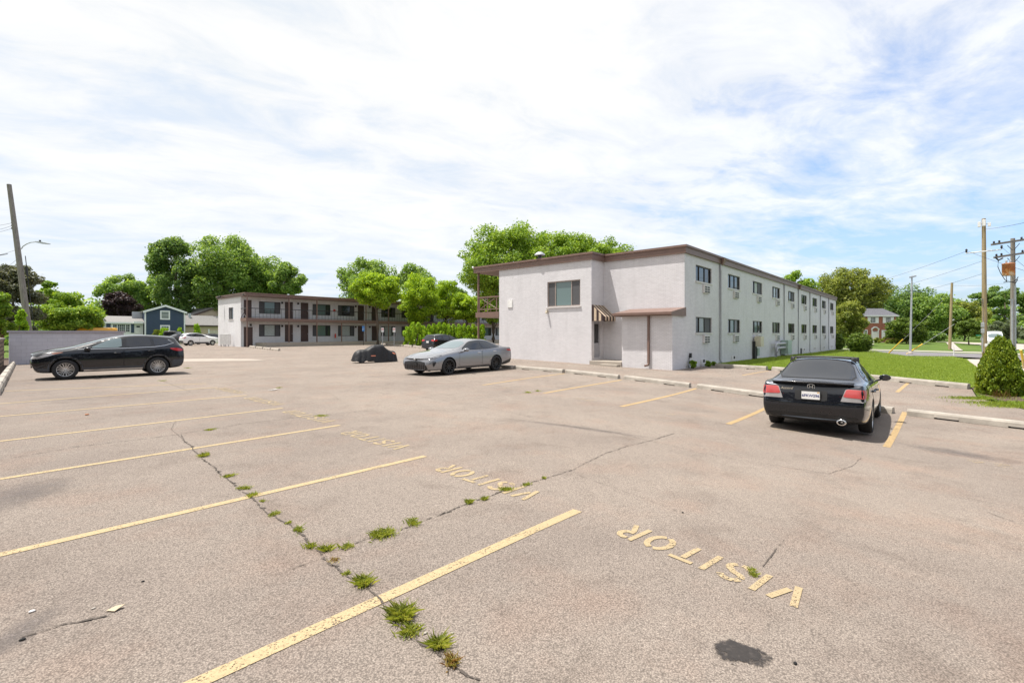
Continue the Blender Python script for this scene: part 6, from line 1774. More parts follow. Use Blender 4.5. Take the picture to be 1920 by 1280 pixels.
    def place(s, p, rz, scale=(1, 1, 1), pitch=0.0):
        s.root.location = p; s.root.rotation_euler = (0, pitch, rz); s.root.scale = scale

# ------------------------------------------------------------------ dark sedan seen from behind
SEDAN_A = dict(H=1.475, R=0.328, tr=0.80, axles=(1.47, -1.33), endcrease=0.32,
    stations=[(2.45, .66, .26, .48, .62, .46, .66, .68), (2.30, .84, .22, .52, .70, .60, .75, .77), (2.0, .905, .20, .58, .79, .68, .84, .87), (1.45, .92, .20, .60, .87, .72, .93, .96),
              (0.98, .923, .20, .60, .92, .72, .985, 1.01), (0.05, .923, .20, .60, .945, .59, 1.38, 1.425), (-0.45, .923, .20, .60, .955, .58, 1.43, 1.475), (-1.02, .923, .20, .60, .965, .565, 1.395, 1.445),
              (-1.86, .915, .21, .61, .985, .67, 1.015, 1.045), (-2.10, .90, .24, .61, .99, .70, 1.005, 1.03), (-2.36, .87, .28, .60, .985, .70, 1.00, 1.025), (-2.45, .83, .33, .58, .92, .68, .97, .99)],
    tail=[0, 0, .02, -.01, -.04, 0.0, .03, .06, .06, .06], nose=[0] * 10, crease_st=(7, 10))
c = Car('black_sedan', 'black four-door sedan seen from behind with roof bars and white rear plate', 'car', SEDAN_A, M['paint_navy'])
A = c
c.wheels(7, M['rim_silver'])
fd = [(0.92, .30), (0.90, .93), (-0.44, .955), (-0.44, .30)]; rd = [(-0.46, .30), (-0.46, .955), (-1.40, .985), (-1.36, .80), (-1.02, .62), (-0.92, .30)]
c.door(fd, (-0.28, .80)); c.door(rd, (-1.18, .83))
for sg in (1, -1):
    band = [(0.86, .985), (0.10, 1.355), (-0.45, 1.405), (-0.98, 1.375), (-1.48, 1.08), (-1.50, 1.02), (-0.45, .985)]
    b_ = c.project('window_surround', band, 'side', M['black'], 0.003, side=sg, k=0.15)
    c.ring('window_trim', band, 0.014, 'side', M['chrome'], 0.009, side=sg, k=0.15)
    c.project('side_window', [(0.62, 1.00), (0.10, 1.325), (-0.40, 1.375), (-0.40, 1.005)], 'side', M['car_glass'], 0.006, side=sg, smooth=1, k=0.12)
    c.project('side_window', [(-0.50, 1.005), (-0.50, 1.378), (-0.96, 1.35), (-1.12, 1.26), (-1.12, 1.02)], 'side', M['car_glass'], 0.006, side=sg, smooth=1, k=0.12)
    c.project('quarter_window', [(-1.16, 1.03), (-1.16, 1.23), (-1.42, 1.07), (-1.42, 1.04)], 'side', M['car_glass'], 0.006, side=sg, smooth=1, k=0.1)
    c.project('headlight', [(2.38, .62), (1.90, .78), (1.85, .70), (2.3, .56)], 'side', M['clear_lens'], 0.004, side=sg)
    c.project('side_lamp', [(-2.47, .76), (-2.47, .925), (-2.24, .93), (-2.16, .91), (-2.26, .80), (-2.34, .76)], 'side', M['pink_lens'], 0.006, side=sg, smooth=1)
c.project('windshield', [(0.86, .60), (0.16, .50), (0.16, -.50), (0.86, -.60), (0.93, 0)], 'top', M['car_glass'], 0.004, smooth=1)
c.project('rear_window_surround', [(-1.06, .57), (-1.80, .70), (-1.86, .35), (-1.87, 0), (-1.86, -.35), (-1.80, -.70), (-1.06, -.57), (-1.02, 0)], 'top', M['black'], 0.003, smooth=1)
rw = c.project('rear_window', [(-1.08, .55), (-1.77, .675), (-1.83, .34), (-1.84, 0), (-1.83, -.34), (-1.77, -.675), (-1.08, -.55), (-1.045, 0)], 'top', M['car_glass'], 0.006, smooth=1)
c.project('trunk_seam', [(.60, .985), (.60, .90), (.52, .70), (.44, .655), (-.44, .655), (-.52, .70), (-.60, .90), (-.60, .985)], 'rear', M['void'], 0.0015, smooth=1, k=0.1)
tl = c.project('trunk_lid', [(.59, .98), (.59, .90), (.51, .705), (.435, .665), (-.435, .665), (-.51, .705), (-.59, .90), (-.59, .98)], 'rear', M['paint_black'], 0.004, smooth=1, k=0.1)
m = MB()
sv = []
for i in range(13):
    y = -0.68 + 1.36 * i / 12; e = (abs(y) / 0.68) ** 3
    for dx, dz in ((-2.28 + .05 * e, 1.01), (-2.47 + .07 * e, 1.045 - .02 * e), (-2.475 + .07 * e, 1.025 - .02 * e), (-2.36 + .05 * e, .985)): sv.append((dx, y, dz))
m.add(sv, [(i*4+j, i*4+(j+1) % 4, (i+1)*4+(j+1) % 4, (i+1)*4+j) for i in range(12) for j in range(4)] + [(0, 1, 2, 3), (48, 49, 50, 51)], 0, True)
m.build('spoiler', M['paint_black'], c.root)
for sg in (1, -1):
    q = lambda P_: [(sg * a, b) for a, b in P_]
    t1 = c.project('taillight', q([(.86, .93), (.56, .935), (.50, .76), (.48, .70), (.86, .70)]), 'rear', M['clear_lens'], 0.006, smooth=1, k=0.1)
    c.project('red_lens', q([(.86, .925), (.57, .93), (.52, .785), (.86, .77)]), 'rear', M['pink_lens'], 0.010, t1, smooth=1, k=0.1)
c.project('bumper_valance', [(.78, .40), (.70, .34), (.5, .315), (-.5, .315), (-.70, .34), (-.78, .40), (-.6, .42), (.6, .42)], 'rear', M['black'], 0.004, smooth=1)
c.project('bumper_line', c.strip([(-.82, .645), (-.5, .615), (0, .607), (.5, .615), (.82, .645)], 0.012), 'rear', M['void'], 0.0035, smooth=0)
c.project('plate_recess', [(.27, .885), (.27, .685), (-.27, .685), (-.27, .885)], 'rear', M['black'], 0.006, smooth=1, k=0.08)
px_ = c.bvh.ray_cast(Vector((-4, 0, .78)), Vector((1, 0, 0)))[0].x - 0.012
m = MB(); m.box(px_ - 0.012, px_, -.17, .17, .695, .865); pf = m.build('plate_frame', M['black'], c.root, 0.004)
m = MB(); m.box(px_ - 0.016, px_ - 0.0125, -.152, .152, .708, .855); pl = m.build('license_plate', M['sign_white'], pf)
ink = simple('plate ink', (0.03, 0.05, 0.20), 0.5)
ROT = (R(90), 0, R(-90))
text_mesh('6FKW296', 0.070, ink, 'plate_number', pl, (px_ - 0.0175, 0, .775), ROT, bold=0.001)
m = MB(); m.box(px_ - 0.018, px_ - 0.0165, -.145, -.11, .835, .85); m.build('plate_sticker', M['paint_yellow'], pl)
ex = c.bvh.ray_cast(Vector((-4, 0, .945)), Vector((1, 0, 0)))[0].x - 0.006
m = MB()
ov = [(0.062 * math.cos(a) * (1 + 0.12 * math.sin(a)), 0.05 * math.sin(a)) for a in np.linspace(0, 2 * math.pi, 24)]
m.tube([(ex - 0.004, y, .945 + z) for y, z in ov], 0.007, 6, caps=False)
m.tube([(ex - 0.004, .026, .978), (ex - 0.004, .020, .912)], 0.008, 6); m.tube([(ex - 0.004, -.026, .978), (ex - 0.004, -.020, .912)], 0.008, 6); m.tube([(ex - 0.004, .022, .945), (ex - 0.004, -.022, .945)], 0.008, 6)
m.build('emblem', M['chrome'], c.root)
ex2 = c.bvh.ray_cast(Vector((-4, .45, .90)), Vector((1, 0, 0)))[0].x - 0.008
text_mesh('Accord', 0.07, M['chrome'], 'model_lettering', tl, (ex2, .42, .895), ROT, shear=0.35, extrude=0.003, bold=0.002)
m = MB(); m.lathe([(0.040, -0.16), (0.055, -0.16), (0.055, 0.05), (0.048, 0.05), (0.045, -0.10), (0, -0.10)], 18, 'Y', M=Matrix.Translation((-2.36, -.50, .315)) @ Matrix.Rotation(R(-90), 4, 'Z') @ Matrix.Scale(1.4, 4, (1, 0, 0)) @ Matrix.Scale(1, 4)); m.build('exhaust_tip', M['chrome'], c.root)
c.mirror(0.78, 1.01, .93, M['paint_navy'])
for x in (-.18, -.92):
    m = MB(); zz = c.bvh.ray_cast(Vector((x, .50, 4)), Vector((0, 0, -1)))[0].z
    vs = []
    for i in range(11):
        y = -.59 + 1.18 * i / 10; z = zz + 0.048 + 0.018 * (1 - (y / .59) ** 2)
        for a in range(8): vs.append((x + 0.045 * math.cos(a * math.pi / 4), y, z + 0.017 * math.sin(a * math.pi / 4)))
    m.add(vs, [(i*8+a, i*8+(a+1) % 8, (i+1)*8+(a+1) % 8, (i+1)*8+a) for i in range(10) for a in range(8)] + [tuple(range(8)), tuple(range(80, 88))], 0, True)
    rb = m.build('roof_bar', M['black'], c.root)
    for sg in (1, -1):
        m = MB(); m.add([(x - .05, sg * .615, zz - .05), (x + .05, sg * .615, zz - .05), (x + .07, sg * .52, zz + .01), (x - .07, sg * .52, zz + .01), (x - .04, sg * .60, zz + .066), (x + .04, sg * .60, zz + .066), (x + .04, sg * .53, zz + .066), (x - .04, sg * .53, zz + .066)],
                              [(0,3,2,1),(4,5,6,7),(0,1,5,4),(1,2,6,5),(2,3,7,6),(3,0,4,7)]); m.build('foot', M['black'], rb, 0.01)
pr = G(1625, 813); pl_ = G(1455, 791); mid = (pr + pl_) / 2
hd = math.atan2((pl_ - pr).y, (pl_ - pr).x) - R(90)
hd = 0.5 * hd * 0.5
ctr = mid + Vector((math.cos(hd), math.sin(hd), 0)) * 1.33
zf = zg(ctr.x + 1.47, ctr.y); zr_ = zg(ctr.x - 1.33, ctr.y)
c.place((ctr.x, ctr.y, (zf + zr_) / 2 + 0.002), hd, pitch=-math.atan2(zf - zr_, 2.8))

# ------------------------------------------------------------------ silver sedan
SEDAN_C = dict(H=1.44, R=0.338, tr=0.80, axles=(1.50, -1.325), endcrease=0.4, rimf=0.72, handle=M['chrome'],
    stations=[(2.44, .70, .22, .42, .60, .50, .66, .68), (2.30, .86, .18, .48, .66, .62, .735, .755), (1.98, .915, .18, .56, .745, .70, .82, .845), (1.45, .92, .18, .60, .84, .74, .90, .935),
              (0.95, .922, .18, .62, .90, .74, .965, 1.0), (0.08, .922, .18, .62, .935, .60, 1.34, 1.385), (-0.45, .922, .18, .62, .95, .585, 1.395, 1.44), (-1.02, .92, .18, .62, .97, .565, 1.355, 1.40),
              (-1.88, .91, .20, .62, 1.0, .68, 1.075, 1.10), (-2.12, .895, .24, .62, 1.0, .70, 1.05, 1.075), (-2.38, .86, .28, .62, .99, .69, 1.04, 1.07), (-2.46, .82, .34, .60, .90, .66, .96, .98)],
    tail=[0, 0, .02, -.01, -.02, 0.0, .02, .04, .04, .04], nose=[-.05, -.04, -.06, -.02, .02, .0, -.03, -.02, .02, .04], crease_st=(7, 10))
c = Car('silver_sedan', 'silver grey four-door sedan with black wheels facing the open lot', 'car', SEDAN_C, M['paint_silver'])
c.wheels('twin', M['rim_black'])
fd = [(0.98, .32), (0.92, .90), (-0.38, .945), (-0.38, .32)]; rd = [(-0.40, .32), (-0.40, .945), (-1.38, .99), (-1.40, .84), (-1.05, .66), (-0.93, .32)]
c.door(fd, (-0.22, .84)); c.door(rd, (-1.20, .88))
for sg in (1, -1):
    band = [(0.82, .97), (0.14, 1.315), (-0.45, 1.372), (-1.0, 1.335), (-1.58, 1.09), (-1.60, 1.045), (-0.45, .975)]
    c.project('window_surround', band, 'side', M['pillar'], 0.006, side=sg, k=0.15)
    c.project('side_window', [(0.70, .985), (0.16, 1.285), (-0.35, 1.345), (-0.35, .995)], 'side', M['car_glass'], 0.010, side=sg, smooth=1, k=0.12)
    c.project('side_window', [(-0.46, .995), (-0.46, 1.345), (-0.98, 1.31), (-1.36, 1.14), (-1.40, 1.055)], 'side', M['car_glass'], 0.010, side=sg, smooth=1, k=0.12)
    c.project('sill_trim', c.strip([(1.02, .285), (-.90, .285)], 0.035), 'side', M['black'], 0.004, side=sg, smooth=0)
    c.project('headlight', [(2.34, .685), (1.92, .80), (1.80, .805), (1.92, .755), (2.26, .655)], 'side', M['dark_lens'], 0.004, side=sg, smooth=1)
    c.project('bumper_vent', [(2.30, .50), (2.20, .56), (2.14, .54), (2.22, .38), (2.27, .36)], 'side', M['black'], 0.004, side=sg, smooth=1)
    c.project('side_lamp', [(-2.42, .86), (-2.42, .93), (-2.10, .95), (-2.0, .93), (-2.14, .87)], 'side', M['red_lens'], 0.004, side=sg, smooth=1)
    c.project('rear_valance', [(-2.45, .52), (-2.10, .44), (-1.72, .36), (-1.72, .26), (-2.42, .32)], 'side', M['black'], 0.004, side=sg, smooth=1)
    q = lambda P_: [(sg * a, b) for a, b in P_]
    c.project('headlight', q([(.84, .715), (.52, .69), (.46, .665), (.60, .635), (.84, .66)]), 'front', M['dark_lens'], 0.007, smooth=1)
    c.project('taillight', q([(.82, .92), (.35, .94), (.35, .89), (.82, .85)]), 'rear', M['red_lens'], 0.006, smooth=1)
c.project('nose_bar', [(.52, .685), (.30, .665), (0, .655), (-.30, .665), (-.52, .685), (-.40, .632), (0, .618), (.40, .632)], 'front', M['black'], 0.005, smooth=1)
g = c.project('grille', [(.58, .53), (.30, .57), (-.30, .57), (-.58, .53), (-.66, .26), (-.50, .215), (.50, .215), (.66, .26)], 'front', M['black'], 0.006, smooth=1, k=0.12)
gxx = [c.bvh.ray_cast(Vector((4, y, .40)), Vector((-1, 0, 0)))[0].x for y in np.linspace(-.56, .56, 12)]
m = MB()
for y, x in zip(np.linspace(-.56, .56, 12), gxx): m.box(x + .006, x + .018, y - .012, y + .012, .26, .52)
m.build('grille_bars', M['dark_lens'], g)
xf = c.bvh.ray_cast(Vector((4, .12, .45)), Vector((-1, 0, 0)))[0].x
m = MB(); m.box(xf + .012, xf + .03, -.16, .16, .40, .53); m.build('plate_holder', M['black'], c.root, 0.005)
m = MB(); m.lathe([(0, 0), (0.055, 0.0), (0.06, 0.012), (0.0, 0.016)], 18, 'Y', M=Matrix.Translation((xf + .0, 0, .645)) @ Matrix.Rotation(R(-90), 4, 'Z') @ Matrix.Scale(0.72, 4, (0, 0, 1))); m.build('emblem', M['chrome'], c.root)
c.project('front_lip', [(.80, .24), (.5, .20), (-.5, .20), (-.80, .24), (-.6, .185), (.6, .185)], 'front', M['black'], 0.02, smooth=1)
c.project('windshield', [(0.86, .64), (0.17, .52), (0.17, -.52), (0.86, -.64), (0.95, 0)], 'top', M['car_glass_pale'], 0.004, smooth=1)
c.project('rear_window', [(-1.08, .53), (-1.80, .62), (-1.86, 0), (-1.80, -.62), (-1.08, -.53)], 'top', M['car_glass'], 0.005, smooth=1)
for sg in (1, -1): c.project('hood_line', c.strip([(0.98, sg * .66), (1.6, sg * .62), (2.25, sg * .46)], 0.014), 'top', M['void'], 0.002, smooth=0)
c.mirror(0.70, .985, .93, M['paint_silver'])
pf_, pr_ = G(840, 702.8), G(930.5, 694.2)
dirv = (pf_ - pr_).normalized(); hd = math.atan2(dirv.y, dirv.x)
nrm = Vector((-dirv.y, dirv.x, 0)); nrm = nrm if nrm.y > 0 else -nrm
ctr = (pf_ + pr_) / 2 + nrm * 0.86 - dirv * 0.09
c.place((ctr.x, ctr.y, zg(ctr.x, ctr.y) + 0.002), hd, (1.05, 1.0, 0.99))

# ------------------------------------------------------------------ black SUV in profile
SUV_T = dict(H=1.62, R=0.362, tr=0.80, axles=(1.33, -1.34), endcrease=0.4, rimf=0.66,
    stations=[(2.20, .70, .34, .58, .82, .52, .91, .94), (2.06, .85, .25, .62, .90, .64, 1.0, 1.025), (1.72, .91, .23, .66, .97, .71, 1.07, 1.095), (1.38, .918, .23, .68, 1.01, .73, 1.105, 1.135),
              (1.10, .925, .23, .70, 1.04, .73, 1.15, 1.185), (-0.02, .925, .23, .70, 1.065, .61, 1.535, 1.585), (-0.60, .925, .23, .70, 1.085, .605, 1.60, 1.65), (-1.25, .92, .23, .70, 1.12, .595, 1.585, 1.64),
              (-1.93, .905, .25, .70, 1.16, .575, 1.50, 1.57), (-2.10, .885, .30, .70, 1.14, .63, 1.24, 1.28), (-2.20, .84, .36, .68, 1.04, .65, 1.09, 1.11)],
    tail=[0, 0, .03, -.02, -.04, -.02, .0, .02, .02, .02], nose=[-.08, -.06, -.08, -.02, .03, .02, -.02, .0, .02, .03], crease_st=(8,))
c = Car('black_suv', 'black SUV in profile with silver-spoked wheels parked before the grey block wall', 'car', SUV_T, M['paint_black'])
c.wheels('split', M['rim_silver'])
fd = [(0.98, .40), (0.90, 1.03), (-0.28, 1.075), (-0.28, .40)]; rd = [(-0.30, .40), (-0.30, 1.075), (-1.30, 1.125), (-1.20, .86), (-0.98, .66), (-0.86, .40)]
c.door(fd, (-0.10, .92)); c.door(rd, (-1.12, .98))
for sg in (1, -1):
    band = [(0.98, 1.095), (0.10, 1.48), (-0.60, 1.555), (-1.25, 1.535), (-1.74, 1.44), (-1.92, 1.30), (-1.66, 1.20), (-1.30, 1.15), (-0.30, 1.105)]
    c.project('window_surround', band, 'side', M['pillar'], 0.006, side=sg, k=0.15)
    c.project('window_trim', c.strip([(1.0, 1.08), (-0.30, 1.095), (-1.25, 1.135), (-1.58, 1.185), (-1.88, 1.285), (-1.70, 1.415)], 0.016), 'side', M['chrome'], 0.007, side=sg, smooth=0)
    c.project('side_window', [(0.70, 1.115), (0.08, 1.44), (-0.24, 1.495), (-0.24, 1.135)], 'side', M['car_glass_pale'], 0.010, side=sg, smooth=1, k=0.12)
    c.project('side_window', [(-0.38, 1.135), (-0.38, 1.50), (-1.08, 1.495), (-1.16, 1.165)], 'side', M['car_glass'], 0.010, side=sg, smooth=1, k=0.12)
    c.project('quarter_window', [(-1.24, 1.18), (-1.20, 1.49), (-1.68, 1.405), (-1.82, 1.30), (-1.58, 1.215)], 'side', M['car_glass'], 0.010, side=sg, smooth=1, k=0.12)
    for ax in c.sp['axles']:
        a0, a1 = (-8, 180) if ax > 0 else (0, 188)
        R0 = c.sp['R']; outer = arc(ax, R0, R0 + 0.115, R0 + 0.115, a0, a1, 16); inner = arc(ax, R0, R0 + 0.043, R0 + 0.043, a1, a0, 16)
        c.project('wheel_arch', outer + inner, 'side', M['cladding'], 0.012, side=sg, smooth=0)
    c.project('sill_cladding', [(0.88, .42), (0.85, .27), (-.88, .27), (-.90, .42)], 'side', M['cladding'], 0.008, side=sg, smooth=0)
    c.project('sill_trim', c.strip([(0.84, .315), (-.86, .315)], 0.045), 'side', M['rim_silver'], 0.014, side=sg, smooth=0)
    c.project('bumper_cladding', [(1.78, .42), (2.16, .44), (2.16, .30), (1.84, .26)], 'side', M['cladding'], 0.006, side=sg, smooth=1, k=.1)
    c.project('bumper_cladding', [(-1.82, .62), (-2.20, .62), (-2.18, .36), (-1.78, .32)], 'side', M['cladding'], 0.006, side=sg, smooth=1, k=.1)
    c.project('headlight', [(2.12, .80), (1.80, .955), (1.50, .985), (1.62, .90), (2.04, .755)], 'side', M['clear_lens'], 0.005, side=sg, smooth=1)
    c.project('marker_lamp', [(1.72, .955), (1.46, .99), (1.36, .985), (1.62, .915)], 'side', M['amber_lens'], 0.008, side=sg, smooth=1)
    c.project('taillight', [(-2.16, .94), (-2.15, 1.06), (-1.78, 1.09), (-1.72, 1.06), (-1.90, .97)], 'side', M['red_lens'], 0.006, side=sg, smooth=1)
    q = lambda P_: [(sg * a, b) for a, b in P_]
    c.project('headlight', q([(.84, .84), (.50, .86), (.50, .78), (.84, .76)]), 'front', M['clear_lens'], 0.006, smooth=1)
    c.project('taillight', q([(.84, 1.06), (.45, 1.04), (.45, .96), (.84, .94)]), 'rear', M['red_lens'], 0.006, smooth=1)
g = c.project('grille', [(.44, .86), (-.44, .86), (-.52, .70), (-.34, .52), (.34, .52), (.52, .70)], 'front', M['black'], 0.006, smooth=1, k=.12)
c.ring('grille_frame', [(.45, .87), (-.45, .87), (-.53, .70), (-.35, .51), (.35, .51), (.53, .70)], 0.03, 'front', M['chrome'], 0.012, k=.12)
xf = c.bvh.ray_cast(Vector((4, 0, .48)), Vector((-1, 0, 0)))[0].x
m = MB(); m.box(xf + .005, xf + .035, -.16, .16, .42, .54); m.build('plate_holder', M['black'], c.root)
c.project('windshield', [(1.02, .64), (0.12, .53), (0.12, -.53), (1.02, -.64), (1.10, 0)], 'top', M['car_glass_pale'], 0.004, smooth=1)
c.project('rear_window', [(.52, 1.42), (.58, 1.22), (-.58, 1.22), (-.52, 1.42)], 'rear', M['car_glass'], 0.005, smooth=1)
c.mirror(0.74, 1.10, .93, M['paint_black'])
pf_, pr_ = G(122, 711), G(296, 703.5)
hd = R(180 - 4.0); dirv = Vector((math.cos(hd), math.sin(hd), 0)); nrm = Vector((-dirv.y, dirv.x, 0)); nrm = nrm if nrm.y > 0 else -nrm
ctr = (pf_ + pr_) / 2 + nrm * 0.80 
c.place((ctr.x, ctr.y, zg(ctr.x, ctr.y) + 0.002), hd, (1.0, 1.0, 0.985))

# ------------------------------------------------------------------ farther vehicles
def far_car(name, label, spec, paint, p, hd, windows, lens=None, rim=None, cat='car', scale=(1, 1, 1), rails=False, style=5):
    c = Car(name, label, cat, spec, paint)
    c.wheels(style, rim or M['rim_silver'])
    for sg in (1, -1):
        c.project('window_surround', windows['band'], 'side', M['black'], 0.003, side=sg, k=0.15)
        for w in windows['glass']: c.project('side_window', w, 'side', windows.get('mat', M['car_glass']), 0.007, side=sg, smooth=1, k=0.12)
        for w in windows.get('lamps', []): c.project('taillight', w, 'side', M['red_lens'], 0.006, side=sg, smooth=1)
        for w in windows.get('heads', []): c.project('headlight', w, 'side', M['clear_lens'], 0.006, side=sg, smooth=1)
        for w in windows.get('clad', []): c.project('sill_cladding', w, 'side', M['cladding'], 0.008, side=sg, smooth=0)
        for w in windows.get('rlamps', []): c.project('taillight', [(sg * a, b) for a, b in w], 'rear', M['red_lens'], 0.007, smooth=1)
        for w in windows.get('fheads', []): c.project('headlight', [(sg * a, b) for a, b in w], 'front', M['clear_lens'], 0.007, smooth=1)
    for d_ in windows.get('doors', []): c.door(d_)
    if 'rear' in windows: c.project('rear_window', windows['rear'], 'rear', M['car_glass'], 0.006, smooth=1)
    if 'front' in windows: c.project('windshield', windows['front'], 'front', M['car_glass_pale'], 0.006, smooth=1)
    if 'rbump' in windows: c.project('bumper', windows['rbump'], 'rear', M['cladding'], 0.012, smooth=1)
    if 'fbump' in windows: c.project('bumper', windows['fbump'], 'front', M['black'], 0.012, smooth=1)
    if 'plate' in windows:
        m = MB(); x = c.bvh.ray_cast(Vector((-4, 0, windows['plate'])), Vector((1, 0, 0)))[0].x - .01; m.box(x - .01, x, -.16, .16, windows['plate'] - .08, windows['plate'] + .08); m.build('license_plate', M['sign_white'], c.root)
    if rails:
        for sg in (1, -1):
            m = MB(); m.tube([(0.0, sg * .56, c.sp['H'] - 0.03), (-0.1, sg * .56, c.sp['H'] + 0.05), (-1.4, sg * .55, c.sp['H'] + 0.03), (-1.5, sg * .55, c.sp['H'] - 0.04)], 0.02, 6); m.build('roof_rail', M['black'], c.root)
    c.mirror(windows['mir'][0], windows['mir'][1], .92, paint)
    c.place((p.x, p.y, p.z + 0.002), hd, scale); return c
SUVW = dict(band=[(0.76, 1.10), (0.05, 1.475), (-0.60, 1.545), (-1.25, 1.515), (-1.75, 1.42), (-1.88, 1.22), (-1.30, 1.15), (-0.30, 1.105)],
            glass=[[(0.50, 1.125), (0.05, 1.435), (-0.24, 1.485), (-0.24, 1.135)], [(-0.36, 1.135), (-0.36, 1.50), (-1.08, 1.495), (-1.16, 1.165)], [(-1.26, 1.18), (-1.22, 1.47), (-1.66, 1.39), (-1.76, 1.22)]],
            lamps=[[(-2.18, .92), (-2.12, 1.10), (-1.86, 1.10), (-1.86, 1.02)]], rlamps=[[(.84, 1.10), (.42, 1.08), (.42, 1.02), (.84, .94)]],
            heads=[[(2.14, .80), (1.80, .93), (1.66, .93), (2.04, .76)]], fheads=[[(.84, .86), (.52, .86), (.52, .76), (.84, .76)]],
            rear=[(.54, 1.42), (.60, 1.17), (-.60, 1.17), (-.54, 1.42)], rbump=[(.86, .66), (-.86, .66), (-.78, .36), (.78, .36)], plate=.90,
            clad=[[(0.88, .44), (0.85, .26), (-.88, .26), (-.90, .44)]], doors=[[(0.98, .46), (0.90, 1.03), (-0.28, 1.075), (-0.28, .46)], [(-0.30, .46), (-0.30, 1.075), (-1.30, 1.125), (-1.20, .86), (-0.98, .66), (-0.86, .46)]], mir=(0.58, 1.10))
p = G(812, 660) + Vector((2.0, 0.6, 0)); p.z = zg(p.x, p.y)
far_car('dark_suv', 'dark SUV seen from behind with white plate parked between silver sedan and hedge', SUV_T, M['paint_black'], p, R(3), SUVW, rim=M['rim_black'])
SUV_E = dict(SUV_T); SUV_E['R'] = 0.335
p = AT(374, 62.0); 
far_car('white_suv', 'small white hatchback SUV parked before the beige house', SUV_E, M['paint_white'], p, R(2), SUVW, rails=True, scale=(0.92, 0.95, 0.99))
SEDW = dict(band=[(0.86, .985), (0.10, 1.355), (-0.45, 1.405), (-0.98, 1.375), (-1.48, 1.08), (-1.50, 1.02), (-0.45, .985)],
            glass=[[(0.62, 1.00), (0.10, 1.325), (-0.40, 1.375), (-0.40, 1.005)], [(-0.50, 1.005), (-0.50, 1.378), (-0.96, 1.35), (-1.35, 1.12), (-1.35, 1.02)]],
            lamps=[[(-2.42, .76), (-2.42, .90), (-2.12, .92), (-2.22, .78)]], rlamps=[[(.82, .93), (.52, .93), (.46, .76), (.82, .76)]],
            heads=[[(2.38, .62), (1.90, .78), (1.85, .70), (2.3, .56)]], fheads=[[(.78, .66), (.46, .66), (.46, .58), (.78, .58)]],
            rear=[(.50, 1.36), (.62, 1.13), (-.62, 1.13), (-.50, 1.36)], plate=.80, mir=(0.78, 1.01), doors=[])
far_car('dark_sedan', 'dark maroon sedan half hidden behind the white SUV', SEDAN_A, M['paint_maroon'], AT(345, 67), R(8), SEDW)
JEEP = dict(H=1.84, R=0.39, tr=0.78, axles=(1.2, -1.2), endcrease=0.8,
    stations=[(2.05, .74, .45, .70, .98, .62, 1.04, 1.06), (1.95, .80, .40, .74, 1.0, .68, 1.06, 1.09), (1.6, .82, .38, .74, 1.02, .70, 1.08, 1.11), (1.1, .84, .38, .74, 1.05, .72, 1.11, 1.14), (0.72, .86, .38, .74, 1.08, .73, 1.16, 1.19),
              (0.35, .87, .38, .74, 1.10, .70, 1.74, 1.78), (-0.2, .87, .38, .74, 1.10, .70, 1.81, 1.84), (-1.2, .87, .38, .74, 1.10, .70, 1.81, 1.84), (-1.9, .86, .40, .74, 1.10, .69, 1.79, 1.82), (-2.0, .84, .44, .72, 1.08, .68, 1.70, 1.74)], crease_st=(5,))
JW = dict(band=[(0.48, 1.15), (0.22, 1.66), (-1.84, 1.68), (-1.88, 1.15)], glass=[[(0.38, 1.19), (0.18, 1.62), (-.38, 1.63), (-.38, 1.19)], [(-.48, 1.19), (-.48, 1.63), (-1.1, 1.63), (-1.1, 1.19)], [(-1.2, 1.19), (-1.2, 1.63), (-1.8, 1.63), (-1.8, 1.19)]],
          rear=[(.60, 1.64), (.66, 1.18), (-.66, 1.18), (-.60, 1.64)], rlamps=[[(.80, 1.06), (.68, 1.06), (.68, .84), (.80, .84)]], mir=(0.5, 1.2), doors=[])
far_car('boxy_suv', 'dark boxy off-roader parked by the navy house', JEEP, M['paint_olive'], AT(327, 72), R(60), JW, scale=(1.05, 1.05, 1.05), rim=M['rim_black'])
far_car('parked_hatchback', 'dark red-lamped car showing between white SUV and white cabinets', SUV_E, M['paint_maroon'], AT(404, 78), R(25), SUVW, scale=(0.95, 0.95, 0.95))
VAN = dict(H=2.55, R=0.36, tr=0.88, axles=(1.75, -1.6), endcrease=0.5,
    stations=[(2.85, .80, .35, .62, .92, .62, 1.0, 1.04), (2.70, .93, .28, .66, 1.05, .74, 1.14, 1.19), (2.30, .99, .26, .72, 1.20, .82, 1.30, 1.36), (1.95, 1.0, .26, .76, 1.30, .86, 1.55, 1.62), (1.75, 1.0, .26, .8, 1.35, .86, 1.75, 1.82),
              (1.15, 1.0, .26, .82, 1.40, .82, 2.42, 2.48), (0.2, 1.0, .26, .82, 1.42, .84, 2.5, 2.55), (-1.5, 1.0, .26, .82, 1.42, .84, 2.5, 2.55), (-2.7, .99, .28, .82, 1.42, .83, 2.46, 2.52), (-2.82, .96, .34, .82, 1.40, .80, 2.36, 2.40)], crease_st=(5,))
VW = dict(band=[(1.70, 1.48), (1.25, 2.10), (0.45, 2.12), (0.45, 1.48)], glass=[[(1.55, 1.52), (1.20, 2.06), (0.50, 2.08), (0.50, 1.52)]],
          front=[(.70, 2.15), (.82, 1.52), (0, 1.42), (-.82, 1.52), (-.70, 2.15)], fheads=[[(.86, 1.02), (.62, 1.0), (.62, .84), (.88, .86)]], fbump=[(.62, .95), (-.62, .95), (-.72, .45), (.72, .45)], mir=(1.55, 1.55), doors=[])
vp = AT(1862.5, 74); far_car('white_van', 'white high-roofed van facing the viewer on the side street', VAN, M['paint_white'], vp, math.atan2(-vp.y, -vp.x) + R(6), VW, cat='van', scale=(1, 1.0, .95))
